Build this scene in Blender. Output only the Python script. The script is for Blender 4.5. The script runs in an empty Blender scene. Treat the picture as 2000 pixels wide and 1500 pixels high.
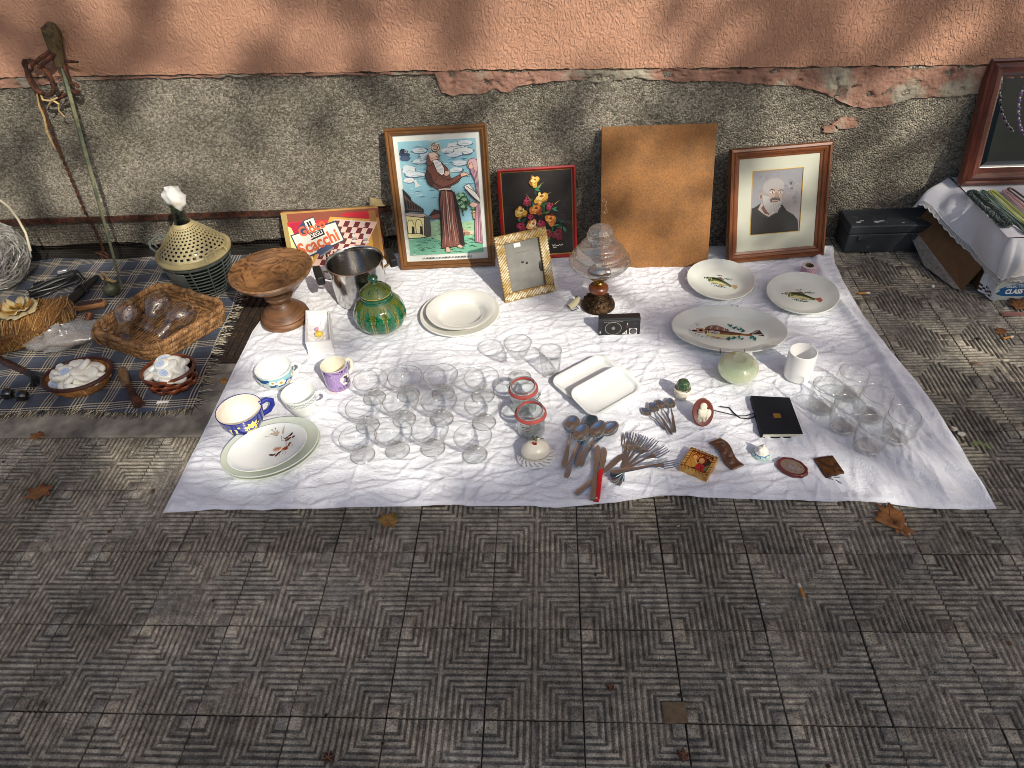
import bpy, math, random
import numpy as np
from mathutils import Vector, Matrix, Euler
random.seed(7)
SC = bpy.context.scene
COL = SC.collection
pi = math.pi
R = math.radians

# ---------------------------------------------------------------- camera
CAM_LOC = Vector((0.15806, -0.61919, 1.45219))
CAM_ROT = (Matrix.Rotation(R(4.98936), 3, 'Z') @ Matrix.Rotation(R(48.47862), 3, 'X')
           @ Matrix.Rotation(R(-4.0342), 3, 'Z'))
F_PX = 1391.94
cam = bpy.data.cameras.new('camera')
cam.sensor_width = 36.0
cam.lens = F_PX / 2000 * 36.0
cam.clip_start = 0.02
cam.clip_end = 400
camo = bpy.data.objects.new('camera', cam)
COL.objects.link(camo)
camo.matrix_world = Matrix.Translation(CAM_LOC) @ CAM_ROT.to_4x4()
SC.camera = camo

# ---------------------------------------------------------------- light
SUN_AZ = (0.55, -0.83)
SUN_EL = R(37)
SUN_STRENGTH = 3.5
SKY_STRENGTH = 0.108
EXPOSURE = 0.3
_n = math.hypot(*SUN_AZ)
SUN = Vector((SUN_AZ[0] / _n * math.cos(SUN_EL), SUN_AZ[1] / _n * math.cos(SUN_EL), math.sin(SUN_EL)))
world = bpy.data.worlds.new('World')
SC.world = world
world.use_nodes = True
wn = world.node_tree
bg = wn.nodes['Background']
sky = wn.nodes.new('ShaderNodeTexSky')
sky.sky_type = 'NISHITA'
sky.sun_disc = False
sky.sun_elevation = SUN_EL
sky.sun_rotation = math.atan2(SUN_AZ[0], SUN_AZ[1])
sky.air_density = 1.0
sky.dust_density = 3.5
sky.ozone_density = 0.6
wn.links.new(sky.outputs[0], bg.inputs['Color'])
bg.inputs['Strength'].default_value = SKY_STRENGTH
sl = bpy.data.lights.new('sun', 'SUN')
sl.energy = SUN_STRENGTH
sl.angle = R(0.53)
sl.color = (1.0, 0.94, 0.82)
so = bpy.data.objects.new('sun', sl)
so.rotation_euler = SUN.to_track_quat('Z', 'Y').to_euler()
so.location = SUN * 20
COL.objects.link(so)
SC.view_settings.view_transform = 'Standard'
SC.view_settings.look = 'None'
SC.view_settings.exposure = EXPOSURE
SC.view_settings.gamma = 1
SC.view_settings.use_curve_mapping = False
SC.render.engine = 'CYCLES'
cy = SC.cycles
cy.max_bounces = 10
cy.transparent_max_bounces = 160
cy.transmission_bounces = 10
cy.glossy_bounces = 5
cy.diffuse_bounces = 4
cy.caustics_reflective = False
cy.caustics_refractive = False
cy.use_denoising = True
cy.filter_width = 0.9
cy.sample_clamp_indirect = 6.0

# ---------------------------------------------------------------- helpers
def ray(u, v):
    return CAM_ROT @ Vector(((u - 1000) / F_PX, -(v - 750) / F_PX, -1.0))
def G(u, v, z=0.0):
    "point at height z seen at photo pixel (u, v)"
    d = ray(u, v)
    return CAM_LOC + d * ((z - CAM_LOC.z) / d.z)
def WY(u, v, y):
    d = ray(u, v)
    return CAM_LOC + d * ((y - CAM_LOC.y) / d.y)

def lin(c):
    if isinstance(c, str):
        c = [int(c[i:i + 2], 16) / 255 for i in (0, 2, 4)]
    return tuple((x / 12.92 if x <= .04045 else ((x + .055) / 1.055) ** 2.4) for x in c[:3])

def vn(x, y, f, seed=0):
    "value noise 0..1 on numpy arrays"
    t = np.random.default_rng(seed).random((128, 128))
    X = np.asarray(x, float) * f + 1000.3; Y = np.asarray(y, float) * f + 1000.7
    xi = np.floor(X).astype(int); yi = np.floor(Y).astype(int)
    a = X - xi; b = Y - yi
    a = a * a * (3 - 2 * a); b = b * b * (3 - 2 * b)
    g = lambda i, j: t[(xi + i) % 128, (yi + j) % 128]
    return (g(0, 0) * (1 - a) + g(1, 0) * a) * (1 - b) + (g(0, 1) * (1 - a) + g(1, 1) * a) * b

def fbm(x, y, f, seed=0, o=4):
    s = 0; w = 0
    for k in range(o):
        s = s + vn(x, y, f * 2 ** k, seed + k) * .5 ** k; w += .5 ** k
    return s / w

class MB:
    def __init__(s):
        s.v = []; s.f = []; s.c = []; s.m = 0
    def add(s, vs, fs, col=None):
        b = len(s.v)
        s.v += [tuple(p) for p in vs]
        s.f += [tuple(i + b for i in f) for f in fs]
        s.c += [col] * len(fs)
        return s
    def mark(s):
        s.m = len(s.v); return s
    def xf(s, M, start=None):
        st = s.m if start is None else start
        for i in range(st, len(s.v)):
            s.v[i] = tuple(M @ Vector(s.v[i]))
        return s
    def box(s, c, d, rz=0, col=None, M=None):
        x, y, z = (q / 2 for q in d)
        vs = [Vector(p) for p in ((-x, -y, -z), (x, -y, -z), (x, y, -z), (-x, y, -z), (-x, -y, z), (x, -y, z), (x, y, z), (-x, y, z))]
        m = M if M is not None else Matrix.Rotation(rz, 3, 'Z')
        return s.add([Vector(c) + m @ p for p in vs], [(0, 3, 2, 1), (4, 5, 6, 7), (0, 1, 5, 4), (1, 2, 6, 5), (2, 3, 7, 6), (3, 0, 4, 7)], col)
    def hexa(s, lo, hi, col=None):
        "solid between two quads of 4 points"
        return s.add(list(lo) + list(hi), [(0, 3, 2, 1), (4, 5, 6, 7), (0, 1, 5, 4), (1, 2, 6, 5), (2, 3, 7, 6), (3, 0, 4, 7)], col)
    def tube(s, pts, r, n=8, closed=False, col=None, flat=1.0, up=None):
        pts = [Vector(p) for p in pts]; N = len(pts)
        rs = r if hasattr(r, '__len__') else [r] * N
        T = []
        for i in range(N):
            a = pts[(i - 1) % N] if (closed or i > 0) else pts[0]
            b = pts[(i + 1) % N] if (closed or i < N - 1) else pts[-1]
            t = (b - a)
            T.append(t.normalized() if t.length > 1e-9 else Vector((0, 0, 1)))
        u = Vector(up) if up is not None else (Vector((0, 0, 1)) if abs(T[0].z) < .9 else Vector((1, 0, 0)))
        vs = []
        for i in range(N):
            if up is not None: u = Vector(up)
            u = (u - T[i] * u.dot(T[i])).normalized()
            w = T[i].cross(u)
            for k in range(n):
                a = 2 * pi * k / n
                vs.append(pts[i] + (w * math.cos(a) + u * math.sin(a) * flat) * rs[i])
        fs = []
        for i in range(N if closed else N - 1):
            j = (i + 1) % N
            for k in range(n):
                l = (k + 1) % n
                fs.append((i * n + k, i * n + l, j * n + l, j * n + k))
        if not closed:
            fs.append(tuple(range(n - 1, -1, -1))); fs.append(tuple((N - 1) * n + k for k in range(n)))
        return s.add(vs, fs, col)
    def lathe(s, prof, n=32, col=None, colf=None, rmod=None, keep=None, sx=1, sy=1):
        vs = []; fs = []; cs = []; N = len(prof)
        for (r, z) in prof:
            for k in range(n):
                a = 2 * pi * k / n
                q = r * (rmod(a, z) if rmod else 1)
                vs.append((q * math.cos(a) * sx, q * math.sin(a) * sy, z))
        for i in range(N - 1):
            for k in range(n):
                l = (k + 1) % n
                if keep and not keep(i, k): continue
                fs.append((i * n + k, i * n + l, (i + 1) * n + l, (i + 1) * n + k))
                cs.append(colf(2 * pi * (k + .5) / n, (prof[i][1] + prof[i + 1][1]) / 2, i) if colf else col)
        b = len(s.c)
        s.add(vs, fs); s.c[b:] = cs
        return s
    def ell(s, c, r, n=16, col=None, M=None, pw=1.0):
        rx, ry, rz = r if hasattr(r, '__len__') else (r, r, r)
        vs = []; m = n // 2
        sg = lambda q: math.copysign(abs(q) ** pw, q)
        for i in range(m + 1):
            t = -pi / 2 + pi * i / m
            ct = sg(math.cos(t)); st = sg(math.sin(t))
            for k in range(n):
                a = 2 * pi * k / n
                p = Vector((rx * ct * math.cos(a), ry * ct * math.sin(a), rz * st))
                vs.append(Vector(c) + (M @ p if M is not None else p))
        fs = [(i * n + k, i * n + (k + 1) % n, (i + 1) * n + (k + 1) % n, (i + 1) * n + k) for i in range(m) for k in range(n)]
        return s.add(vs, fs, col)
    def prism(s, poly, z0, z1, col=None, inset=0):
        n = len(poly); cx = sum(p[0] for p in poly) / n; cyy = sum(p[1] for p in poly) / n
        top = poly
        if inset:
            top = [(p[0] + (cx - p[0]) * inset, p[1] + (cyy - p[1]) * inset) for p in poly]
        vs = [(x, y, z0) for x, y in poly] + [(x, y, z1) for x, y in top]
        fs = [tuple(range(n - 1, -1, -1)), tuple(range(n, 2 * n))] + [(i, (i + 1) % n, n + (i + 1) % n, n + i) for i in range(n)]
        return s.add(vs, fs, col)
    def grid(s, P, col=None, keep=None, wrap=False):
        "P[i][j] points"
        ni = len(P); nj = len(P[0])
        vs = [p for row in P for p in row]
        fs = [(i * nj + j, i * nj + (j + 1) % nj, (i + 1) * nj + (j + 1) % nj, (i + 1) * nj + j)
              for i in range(ni - 1) for j in range(nj if wrap else nj - 1) if keep is None or keep(i, j)]
        return s.add(vs, fs, col)
    def strip(s, pts, w, th, up=(0, 0, 1), col=None):
        "bar of rectangular, slightly crowned section swept along pts; w half widths"
        pts = [Vector(p) for p in pts]; N = len(pts); U = Vector(up); vs = []
        for i in range(N):
            t = (pts[min(i + 1, N - 1)] - pts[max(i - 1, 0)]).normalized()
            sd = t.cross(U).normalized(); u = sd.cross(t).normalized()
            for (a, b) in ((-1, -.5), (-.85, .35), (-.4, .5), (.4, .5), (.85, .35), (1, -.5)):
                vs.append(pts[i] + sd * a * w[i] + u * b * th)
        n = 6
        fs = [(i * n + k, i * n + (k + 1) % n, (i + 1) * n + (k + 1) % n, (i + 1) * n + k) for i in range(N - 1) for k in range(n)]
        fs += [tuple(range(n - 1, -1, -1)), tuple((N - 1) * n + k for k in range(n))]
        return s.add(vs, fs, col)
    def mesh(s, name, smooth=40):
        me = bpy.data.meshes.new(name)
        me.from_pydata(s.v, [], s.f)
        if any(c is not None for c in s.c):
            at = me.color_attributes.new('Col', 'FLOAT_COLOR', 'CORNER')
            arr = np.ones((len(me.loops), 4), np.float32)
            k = 0
            for f, c in zip(s.f, s.c):
                if c is not None: arr[k:k + len(f), :3] = lin(c)
                k += len(f)
            at.data.foreach_set('color', arr.ravel())
        me.validate(); me.update()
        if smooth is not None:
            me.shade_smooth()
            if smooth < 180: me.set_sharp_from_angle(angle=R(smooth))
        return me
    def build(s, name, m, parent=None, smooth=40, loc=None, rot=None):
        o = bpy.data.objects.new(name, s.mesh(name, smooth))
        COL.objects.link(o)
        if m is not None: o.data.materials.append(m)
        if parent is not None: o.parent = parent
        if loc is not None: o.location = loc
        if rot is not None: o.rotation_euler = rot
        return o

def fixn(o):
    "make normals of a closed mesh point out"
    import bmesh
    b = bmesh.new(); b.from_mesh(o.data)
    bmesh.ops.recalc_face_normals(b, faces=b.faces)
    b.to_mesh(o.data); b.free()
    return o
def solid(o, t, off=-1):
    m = o.modifiers.new('thickness', 'SOLIDIFY'); m.thickness = t; m.offset = off; return o
def bevel(o, w, seg=2):
    m = o.modifiers.new('edges', 'BEVEL'); m.width = w; m.segments = seg; m.limit_method = 'ANGLE'; m.angle_limit = R(40); return o
def subd(o, n=1):
    m = o.modifiers.new('round', 'SUBSURF'); m.levels = n; m.render_levels = n; return o
def tag(o, label, cat, group=None, kind=None):
    o['label'] = label; o['category'] = cat
    if group: o['group'] = group
    if kind: o['kind'] = kind
    return o
def thing(name, label, cat, loc=(0, 0, 0), rz=0, group=None, rot=None):
    o = bpy.data.objects.new(name, None); COL.objects.link(o)
    o.empty_display_size = .02
    o.location = loc; o.rotation_euler = rot if rot else (0, 0, rz)
    return tag(o, label, cat, group)
def dup(root, loc, rz=None, label=None, rot=None):
    c = root.copy(); COL.objects.link(c); c.location = loc
    if rz is not None: c.rotation_euler = (0, 0, rz)
    if rot is not None: c.rotation_euler = rot
    if label: c['label'] = label
    for ch in list(root.children):
        d = ch.copy(); COL.objects.link(d); d.parent = c
        for g in list(ch.children):
            e = g.copy(); COL.objects.link(e); e.parent = d
    return c
def structure(o):
    o['kind'] = 'structure'; return o

# flat printed / painted artwork: coloured shapes, each layer a hair above the last
class Art:
    def __init__(s, fn, step=4e-5):
        s.fn = fn; s.b = MB(); s.k = 1; s.step = step
    def poly(s, pts, col, keep=False):
        s.b.add([s.fn(x, y, s.k * s.step) for x, y in pts], [tuple(range(len(pts)))], col)
        if not keep: s.k += 1
        return s
    def rect(s, x0, y0, x1, y1, col, keep=False):
        return s.poly([(x0, y0), (x1, y0), (x1, y1), (x0, y1)], col, keep)
    def ell(s, x, y, rx, ry, col, rot=0, n=18, keep=False, jag=0):
        c, d = math.cos(rot), math.sin(rot); P = []
        for i in range(n):
            a = 2 * pi * i / n; q = 1 + (random.uniform(-jag, jag) if jag else 0)
            p, r = rx * q * math.cos(a), ry * q * math.sin(a)
            P.append((x + p * c - r * d, y + p * d + r * c))
        return s.poly(P, col, keep)
    def line(s, pts, w, col, keep=False):
        n = len(pts); L = []; Rr = []
        for i in range(n):
            a = pts[max(i - 1, 0)]; b = pts[min(i + 1, n - 1)]
            dx, dy = b[0] - a[0], b[1] - a[1]; l = math.hypot(dx, dy) or 1
            ww = (w if not hasattr(w, '__len__') else w[i]) / 2
            L.append((pts[i][0] - dy / l * ww, pts[i][1] + dx / l * ww)); Rr.append((pts[i][0] + dy / l * ww, pts[i][1] - dx / l * ww))
        fs = [(i, i + 1, n + i + 1, n + i) for i in range(n - 1)]
        s.b.add([s.fn(x, y, s.k * s.step) for x, y in L + Rr], fs, col)
        if not keep: s.k += 1
        return s
    def text(s, body, x, y, size, col, rot=0, sx=1.0, bold=0, align='LEFT', fit=None):
        cu = bpy.data.curves.new('lettering', 'FONT'); cu.body = body; cu.size = size; cu.offset = bold
        cu.align_x = align; cu.resolution_u = 3
        o = bpy.data.objects.new('lettering', cu); COL.objects.link(o)
        dg = bpy.context.evaluated_depsgraph_get(); me = o.evaluated_get(dg).to_mesh()
        c, d = math.cos(rot), math.sin(rot)
        if fit: sx = fit / max(v.co.x for v in me.vertices)
        vs = [s.fn(x + v.co.x * sx * c - v.co.y * d, y + v.co.x * sx * d + v.co.y * c, s.k * s.step) for v in me.vertices]
        s.b.add(vs, [tuple(p.vertices) for p in me.polygons], col)
        bpy.data.objects.remove(o); bpy.data.curves.remove(cu)
        s.k += 1
        return s
    def build(s, name, m, parent):
        return s.b.build(name, m, parent, smooth=None)

# ---------------------------------------------------------------- materials
def nd(nt, t, **kw):
    n = nt.nodes.new(t)
    for k, v in kw.items(): setattr(n, k, v)
    return n
def mat(name, col=(.5, .5, .5), rough=.5, metal=0, var=0, vs=30, col2=None, c2s=8, c2lo=.45, c2hi=.6, bump=0, bs=300, bdist=.001,
        coat=0, spec=.5, attr=False, sss=0, space='Object', stretch=None, rvar=0, tint=(1, 1, 1), alpha=None, sheen=0, detail=4):
    m = bpy.data.materials.new(name); m.use_nodes = True; nt = m.node_tree
    p = nt.nodes['Principled BSDF']; L = nt.links.new
    p.inputs['Roughness'].default_value = rough; p.inputs['Metallic'].default_value = metal
    p.inputs['Coat Weight'].default_value = coat; p.inputs['Coat Roughness'].default_value = .05
    p.inputs['Specular IOR Level'].default_value = spec
    if sheen: p.inputs['Sheen Weight'].default_value = sheen
    if sss:
        p.inputs['Subsurface Weight'].default_value = sss; p.inputs['Subsurface Radius'].default_value = (.01, .01, .008)
        p.inputs['Subsurface Scale'].default_value = 1
    if space == 'Object': tc = nd(nt, 'ShaderNodeTexCoord').outputs['Object']
    else: tc = nd(nt, 'ShaderNodeNewGeometry').outputs['Position']
    if stretch:
        mp = nd(nt, 'ShaderNodeMapping'); mp.inputs['Scale'].default_value = stretch; L(tc, mp.inputs[0]); tc = mp.outputs[0]
    if attr:
        a = nd(nt, 'ShaderNodeAttribute', attribute_name='Col'); c = a.outputs['Color']
    else:
        a = nd(nt, 'ShaderNodeRGB'); a.outputs[0].default_value = (*lin(col), 1) if isinstance(col, str) else (*col, 1); c = a.outputs[0]
    def noise(sc, d=detail):
        n = nd(nt, 'ShaderNodeTexNoise'); n.inputs['Scale'].default_value = sc; n.inputs['Detail'].default_value = d; L(tc, n.inputs['Vector']); return n.outputs['Fac']
    if col2 is not None:
        mr = nd(nt, 'ShaderNodeMapRange'); mr.inputs[1].default_value = c2lo; mr.inputs[2].default_value = c2hi; L(noise(c2s), mr.inputs[0])
        mx = nd(nt, 'ShaderNodeMix', data_type='RGBA'); L(mr.outputs[0], mx.inputs['Factor']); L(c, mx.inputs['A'])
        mx.inputs['B'].default_value = (*lin(col2), 1) if isinstance(col2, str) else (*col2, 1); c = mx.outputs['Result']
    if var:
        mr = nd(nt, 'ShaderNodeMapRange'); mr.inputs[1].default_value = .3; mr.inputs[2].default_value = .7
        mr.inputs[3].default_value = 1 - var; mr.inputs[4].default_value = 1 + var; L(noise(vs), mr.inputs[0])
        mx = nd(nt, 'ShaderNodeMix', data_type='RGBA', blend_type='MULTIPLY'); mx.inputs['Factor'].default_value = 1
        L(c, mx.inputs['A']); L(mr.outputs[0], mx.inputs['B']); c = mx.outputs['Result']
    L(c, p.inputs['Base Color'])
    if rvar:
        mr = nd(nt, 'ShaderNodeMapRange'); mr.inputs[1].default_value = .3; mr.inputs[2].default_value = .7
        mr.inputs[3].default_value = max(0, rough - rvar); mr.inputs[4].default_value = rough + rvar; L(noise(vs), mr.inputs[0]); L(mr.outputs[0], p.inputs['Roughness'])
    if bump:
        b = nd(nt, 'ShaderNodeBump'); b.inputs['Strength'].default_value = bump; b.inputs['Distance'].default_value = bdist
        L(noise(bs, 3), b.inputs['Height']); L(b.outputs[0], p.inputs['Normal'])
    return m
def wood(name, c1, c2, stretch=(8, 60, 60), rough=.45, coat=.1, dist=3, bump=.2, space='Object'):
    m = mat(name, c1, rough, coat=coat); nt = m.node_tree; L = nt.links.new; p = nt.nodes['Principled BSDF']
    tc = nd(nt, 'ShaderNodeTexCoord').outputs['Object']; mp = nd(nt, 'ShaderNodeMapping'); mp.inputs['Scale'].default_value = stretch; L(tc, mp.inputs[0])
    n = nd(nt, 'ShaderNodeTexNoise'); n.inputs['Scale'].default_value = 1; n.inputs['Detail'].default_value = 6; n.inputs['Distortion'].default_value = dist; L(mp.outputs[0], n.inputs['Vector'])
    r = nd(nt, 'ShaderNodeValToRGB'); e = r.color_ramp.elements
    e[0].position = .32; e[0].color = (*lin(c2), 1); e[1].position = .62; e[1].color = (*lin(c1), 1); L(n.outputs['Fac'], r.inputs[0]); L(r.outputs[0], p.inputs['Base Color'])
    b = nd(nt, 'ShaderNodeBump'); b.inputs['Strength'].default_value = bump; b.inputs['Distance'].default_value = .001; L(n.outputs['Fac'], b.inputs['Height']); L(b.outputs[0], p.inputs['Normal'])
    return m
def thin_glass(name, tint=(.985, .99, .985), refl=.05, edge=.75, rough=.02, power=3.5, haze=0):
    m = bpy.data.materials.new(name); m.use_nodes = True; nt = m.node_tree; L = nt.links.new
    nt.nodes.remove(nt.nodes['Principled BSDF']); out = nt.nodes['Material Output']
    lw = nd(nt, 'ShaderNodeLayerWeight'); lw.inputs['Blend'].default_value = .5
    pw = nd(nt, 'ShaderNodeMath', operation='POWER'); L(lw.outputs['Facing'], pw.inputs[0]); pw.inputs[1].default_value = power
    mr = nd(nt, 'ShaderNodeMapRange'); L(pw.outputs[0], mr.inputs[0]); mr.inputs[3].default_value = refl; mr.inputs[4].default_value = edge
    t = nd(nt, 'ShaderNodeBsdfTransparent'); t.inputs[0].default_value = (*tint, 1)
    g = nd(nt, 'ShaderNodeBsdfGlossy'); g.inputs['Roughness'].default_value = rough
    mx = nd(nt, 'ShaderNodeMixShader'); L(mr.outputs[0], mx.inputs[0]); L(t.outputs[0], mx.inputs[1]); L(g.outputs[0], mx.inputs[2])
    res = mx.outputs[0]
    if haze:
        d = nd(nt, 'ShaderNodeBsdfDiffuse'); d.inputs[0].default_value = (.75, .75, .74, 1)
        m2 = nd(nt, 'ShaderNodeMixShader'); m2.inputs[0].default_value = haze; L(res, m2.inputs[1]); L(d.outputs[0], m2.inputs[2]); res = m2.outputs[0]
    L(res, out.inputs[0])
    return m

PRINT = mat('printed_ink', attr=True, rough=.55)
GLAZE_PRINT = mat('glazed_paint', attr=True, rough=.18, coat=.5)
WHITE_CHINA = mat('white_china', (.78, .8, .77), .12, coat=.6, var=.03, vs=15)
CREAM_CHINA = mat('cream_china', (.75, .74, .68), .15, coat=.6, var=.03, vs=15)
GREY_CHINA = mat('grey_white_china', (.66, .68, .62), .16, coat=.5, var=.03, vs=15)
GREEN_CHINA = mat('celadon_china', (.58, .625, .53), .16, coat=.5, var=.05, vs=15)
STEEL = mat('stainless_steel', (.62, .61, .59), .2, 1, var=.12, vs=25, rvar=.1)
GLASS = thin_glass('clear_glass', (.994, .998, .996), .035, .8, power=2.8, rough=.06)
RIM = thin_glass('glass_rim', (.95, .975, .965), .22, .9, power=1.6, rough=.12, haze=.06)
def rimring(t, r, z, w, name='rim', sy=1):
    b = MB(); b.tube([(r * math.cos(2 * pi * k / 56), r * sy * math.sin(2 * pi * k / 56), z) for k in range(56)], w, 8, closed=True)
    return b.build(name, RIM, t, 180)
DARK_IRON = mat('rusty_iron', '3a241b', .8, .2, var=.4, vs=80, col2='5b3220', c2s=40, bump=.6, bs=300)
BLACK_PLASTIC = mat('black_plastic', (.012, .012, .013), .35, var=.2)
BRASS = mat('brass', '9a7b3f', .3, 1, var=.2, vs=40)
GOLD = mat('gilt', 'c6a24c', .35, .9, var=.15, vs=60)
FRAME_GLASS = thin_glass('picture_glass', (.97, .975, .97), .045, .7, power=4)

# ================================================================ SETTING
# ---- pavement
gm = mat('far_pavement', (.15, .145, .13), .9, var=.3, vs=2, bump=.5, bs=60, space='World')
structure(MB().add([(-25, -30, -.03), (25, -30, -.03), (25, 30, -.03), (-25, 30, -.03)], [(0, 1, 2, 3)]).build('ground', gm, smooth=None))
grout = mat('dirty_joint', (.03, .027, .023), .95, var=.4, vs=60, space='World')
pave = structure(MB().add([(-3.2, -1.4, -.012), (3.4, -1.4, -.012), (3.4, 1.99, -.012), (-3.2, 1.99, -.012)], [(0, 1, 2, 3)]).build('pavement', grout, smooth=None))

def tile_material():
    m = mat('cement_tile', (.2, .19, .165), .85, space='World', spec=.25); nt = m.node_tree; L = nt.links.new; p = nt.nodes['Principled BSDF']
    geo = nd(nt, 'ShaderNodeNewGeometry').outputs['Position']
    oi = nd(nt, 'ShaderNodeObjectInfo').outputs['Random']
    def noise(s, d=5):
        n = nd(nt, 'ShaderNodeTexNoise'); n.inputs['Scale'].default_value = s; n.inputs['Detail'].default_value = d; L(geo, n.inputs['Vector']); return n.outputs['Fac']
    def rng(f, a, b, c, d):
        r = nd(nt, 'ShaderNodeMapRange'); r.inputs[1].default_value = a; r.inputs[2].default_value = b; r.inputs[3].default_value = c; r.inputs[4].default_value = d; L(f, r.inputs[0]); return r.outputs[0]
    def mul(a, b):
        r = nd(nt, 'ShaderNodeMath', operation='MULTIPLY'); L(a, r.inputs[0]); L(b, r.inputs[1]); return r.outputs[0]
    v = mul(rng(oi, 0, 1, .84, 1.14), rng(noise(3), .3, .7, .72, 1.25))
    v = mul(v, rng(noise(45), .35, .65, .66, 1.28))
    v = mul(v, rng(noise(300, 3), .34, .66, .55, 1.4))
    vo = nd(nt, 'ShaderNodeTexVoronoi'); vo.inputs['Scale'].default_value = 130; L(geo, vo.inputs['Vector'])
    pores = mul(rng(vo.outputs['Distance'], .12, .22, .35, 1), rng(oi, 0, 1, 1, 1))
    # pores only in some cells
    sel = nd(nt, 'ShaderNodeSeparateColor'); L(vo.outputs['Color'], sel.inputs[0])
    gate = rng(sel.outputs[0], .55, .6, 0, 1)
    mx0 = nd(nt, 'ShaderNodeMix', data_type='FLOAT'); mx0.inputs['B'].default_value = 1; L(gate, mx0.inputs['Factor']); L(pores, mx0.inputs['A'])
    v = mul(v, mx0.outputs['Result'])
    # colour darkens with depth, most on the groove floors
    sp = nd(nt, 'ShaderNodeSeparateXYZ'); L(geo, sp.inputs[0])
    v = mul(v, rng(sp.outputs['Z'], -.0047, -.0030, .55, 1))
    v2o = nd(nt, 'ShaderNodeTexVoronoi'); v2o.inputs['Scale'].default_value = 6.5; v2o.inputs['Randomness'].default_value = 1
    wob = nd(nt, 'ShaderNodeMix', data_type='VECTOR'); wob.inputs['Factor'].default_value = .03; L(geo, wob.inputs['A'])
    nn_ = nd(nt, 'ShaderNodeTexNoise'); nn_.inputs['Scale'].default_value = 60; L(geo, nn_.inputs['Vector']); L(nn_.outputs['Color'], wob.inputs['B']); L(wob.outputs['Result'], v2o.inputs['Vector'])
    v = mul(v, rng(v2o.outputs['Distance'], .045, .085, .45, 1))
    v = mul(v, rng(noise(1.3, 3), .35, .65, .80, 1.15))
    cA = nd(nt, 'ShaderNodeMix', data_type='RGBA'); L(rng(noise(7), .4, .62, 0, 1), cA.inputs['Factor'])
    cA.inputs['A'].default_value = (.315, .278, .218, 1); cA.inputs['B'].default_value = (.26, .238, .195, 1)
    mx = nd(nt, 'ShaderNodeMix', data_type='RGBA', blend_type='MULTIPLY'); mx.inputs['Factor'].default_value = 1
    L(cA.outputs['Result'], mx.inputs['A']); L(v, mx.inputs['B']); L(mx.outputs['Result'], p.inputs['Base Color'])
    b = nd(nt, 'ShaderNodeBump'); b.inputs['Strength'].default_value = .7; b.inputs['Distance'].default_value = .0015
    ad = nd(nt, 'ShaderNodeMath', operation='ADD'); L(noise(260, 3), ad.inputs[0]); L(mx0.outputs['Result'], ad.inputs[1]); L(ad.outputs[0], b.inputs['Height']); L(b.outputs[0], p.inputs['Normal'])
    return m
TILE_M = tile_material()
def tile_mesh(seed):
    rn = random.Random(seed); b = MB(); h = .0990
    b.hexa([(-h, -h, -.014), (h, -h, -.014), (h, h, -.014), (-h, h, -.014)], [(-h, -h, -.0046), (h, -h, -.0046), (h, h, -.0046), (-h, h, -.0046)])
    bw = .0024
    for sx in (-1, 1):
        for sy in (-1, 1):
            T = lambda x, y, z: (sx * (h - x), sy * (h - y), z)
            flip = sx * sy < 0
            def addp(vs, fs):
                b.add([T(*p) for p in vs], [f if flip else f[::-1] for f in fs])
            z = rn.uniform(-.0014, -.0002); a = .0258; k = .0012
            addp([(.0004, .0004, -.0046), (a, .0004, -.0046), (a, a, -.0046), (.0004, a, -.0046), (.0012, .0012, z), (a - k, .0012, z), (a - k, a - k, z), (.0012, a - k, z)],
                 [(4, 5, 6, 7), (0, 1, 5, 4), (1, 2, 6, 5), (2, 3, 7, 6), (3, 0, 4, 7)])
            for i in range(6):
                a = .0305 + i * .0127 + rn.uniform(-.0004, .0004); w = .0092 + rn.uniform(-.0008, .0005)
                if i == 5: a = .0940
                last = i == 5
                c = h if last else a + w; e = .0003; bo = 0 if last else bw
                z = rn.uniform(-.0012, .0003); z2 = rn.uniform(-.0012, .0003)
                if rn.random() < .07: z -= .0018
                if rn.random() < .07: z2 -= .0018
                lo = [(e, a, -.0046), (a, a, -.0046), (a, e, -.0046), (c, e, -.0046), (c, c, -.0046), (e, c, -.0046)]
                hi = [(e + .0009, a + bw, z), (a + bw, a + bw, (z + z2) / 2), (a + bw, e + .0009, z2), (c - bo, e + .0009, z2), (c - bo, c - bo, (z + z2) / 2), (e + .0009, c - bo, z)]
                addp(lo + hi, [(6, 7, 10, 11), (7, 8, 9, 10)] + [(k, (k + 1) % 6, 6 + (k + 1) % 6, 6 + k) for k in range(6)])
    me = b.mesh('tile', 76); me.materials.append(TILE_M)
    return me
TMS = [tile_mesh(k) for k in range(14)]
rt = random.Random(3)
def in_cloth(x, y): return -.72 < x < .98 and .72 < y < 1.64
n_t = 0
tiles = []
for j in range(-3, 10):
    for i in range(-14, 16):
        x, y = i * .2 + .1, j * .2 + .1
        if in_cloth(x, y): continue
        if x < -.86 and y > .8: continue
        # half-width of ground seen at this depth, with a margin for a side step
        d = y + .62
        if y < 0: lim = 1.45
        else: lim = 1.0 + .62 * d
        if abs(x - .05) > lim * .98: continue
        if y > .9 and x > 2.25: continue
        o = bpy.data.objects.new('tile', rt.choice(TMS)); COL.objects.link(o); o.parent = pave
        o.location = (x + rt.uniform(-.0008, .0008), y + rt.uniform(-.0008, .0008), rt.uniform(-.0012, .0008))
        o.rotation_euler = (rt.uniform(-.008, .008), rt.uniform(-.008, .008), rt.choice((0, pi / 2, pi, 3 * pi / 2)) + rt.uniform(-.004, .004))
        n_t += 1
print('tiles', n_t)

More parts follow.
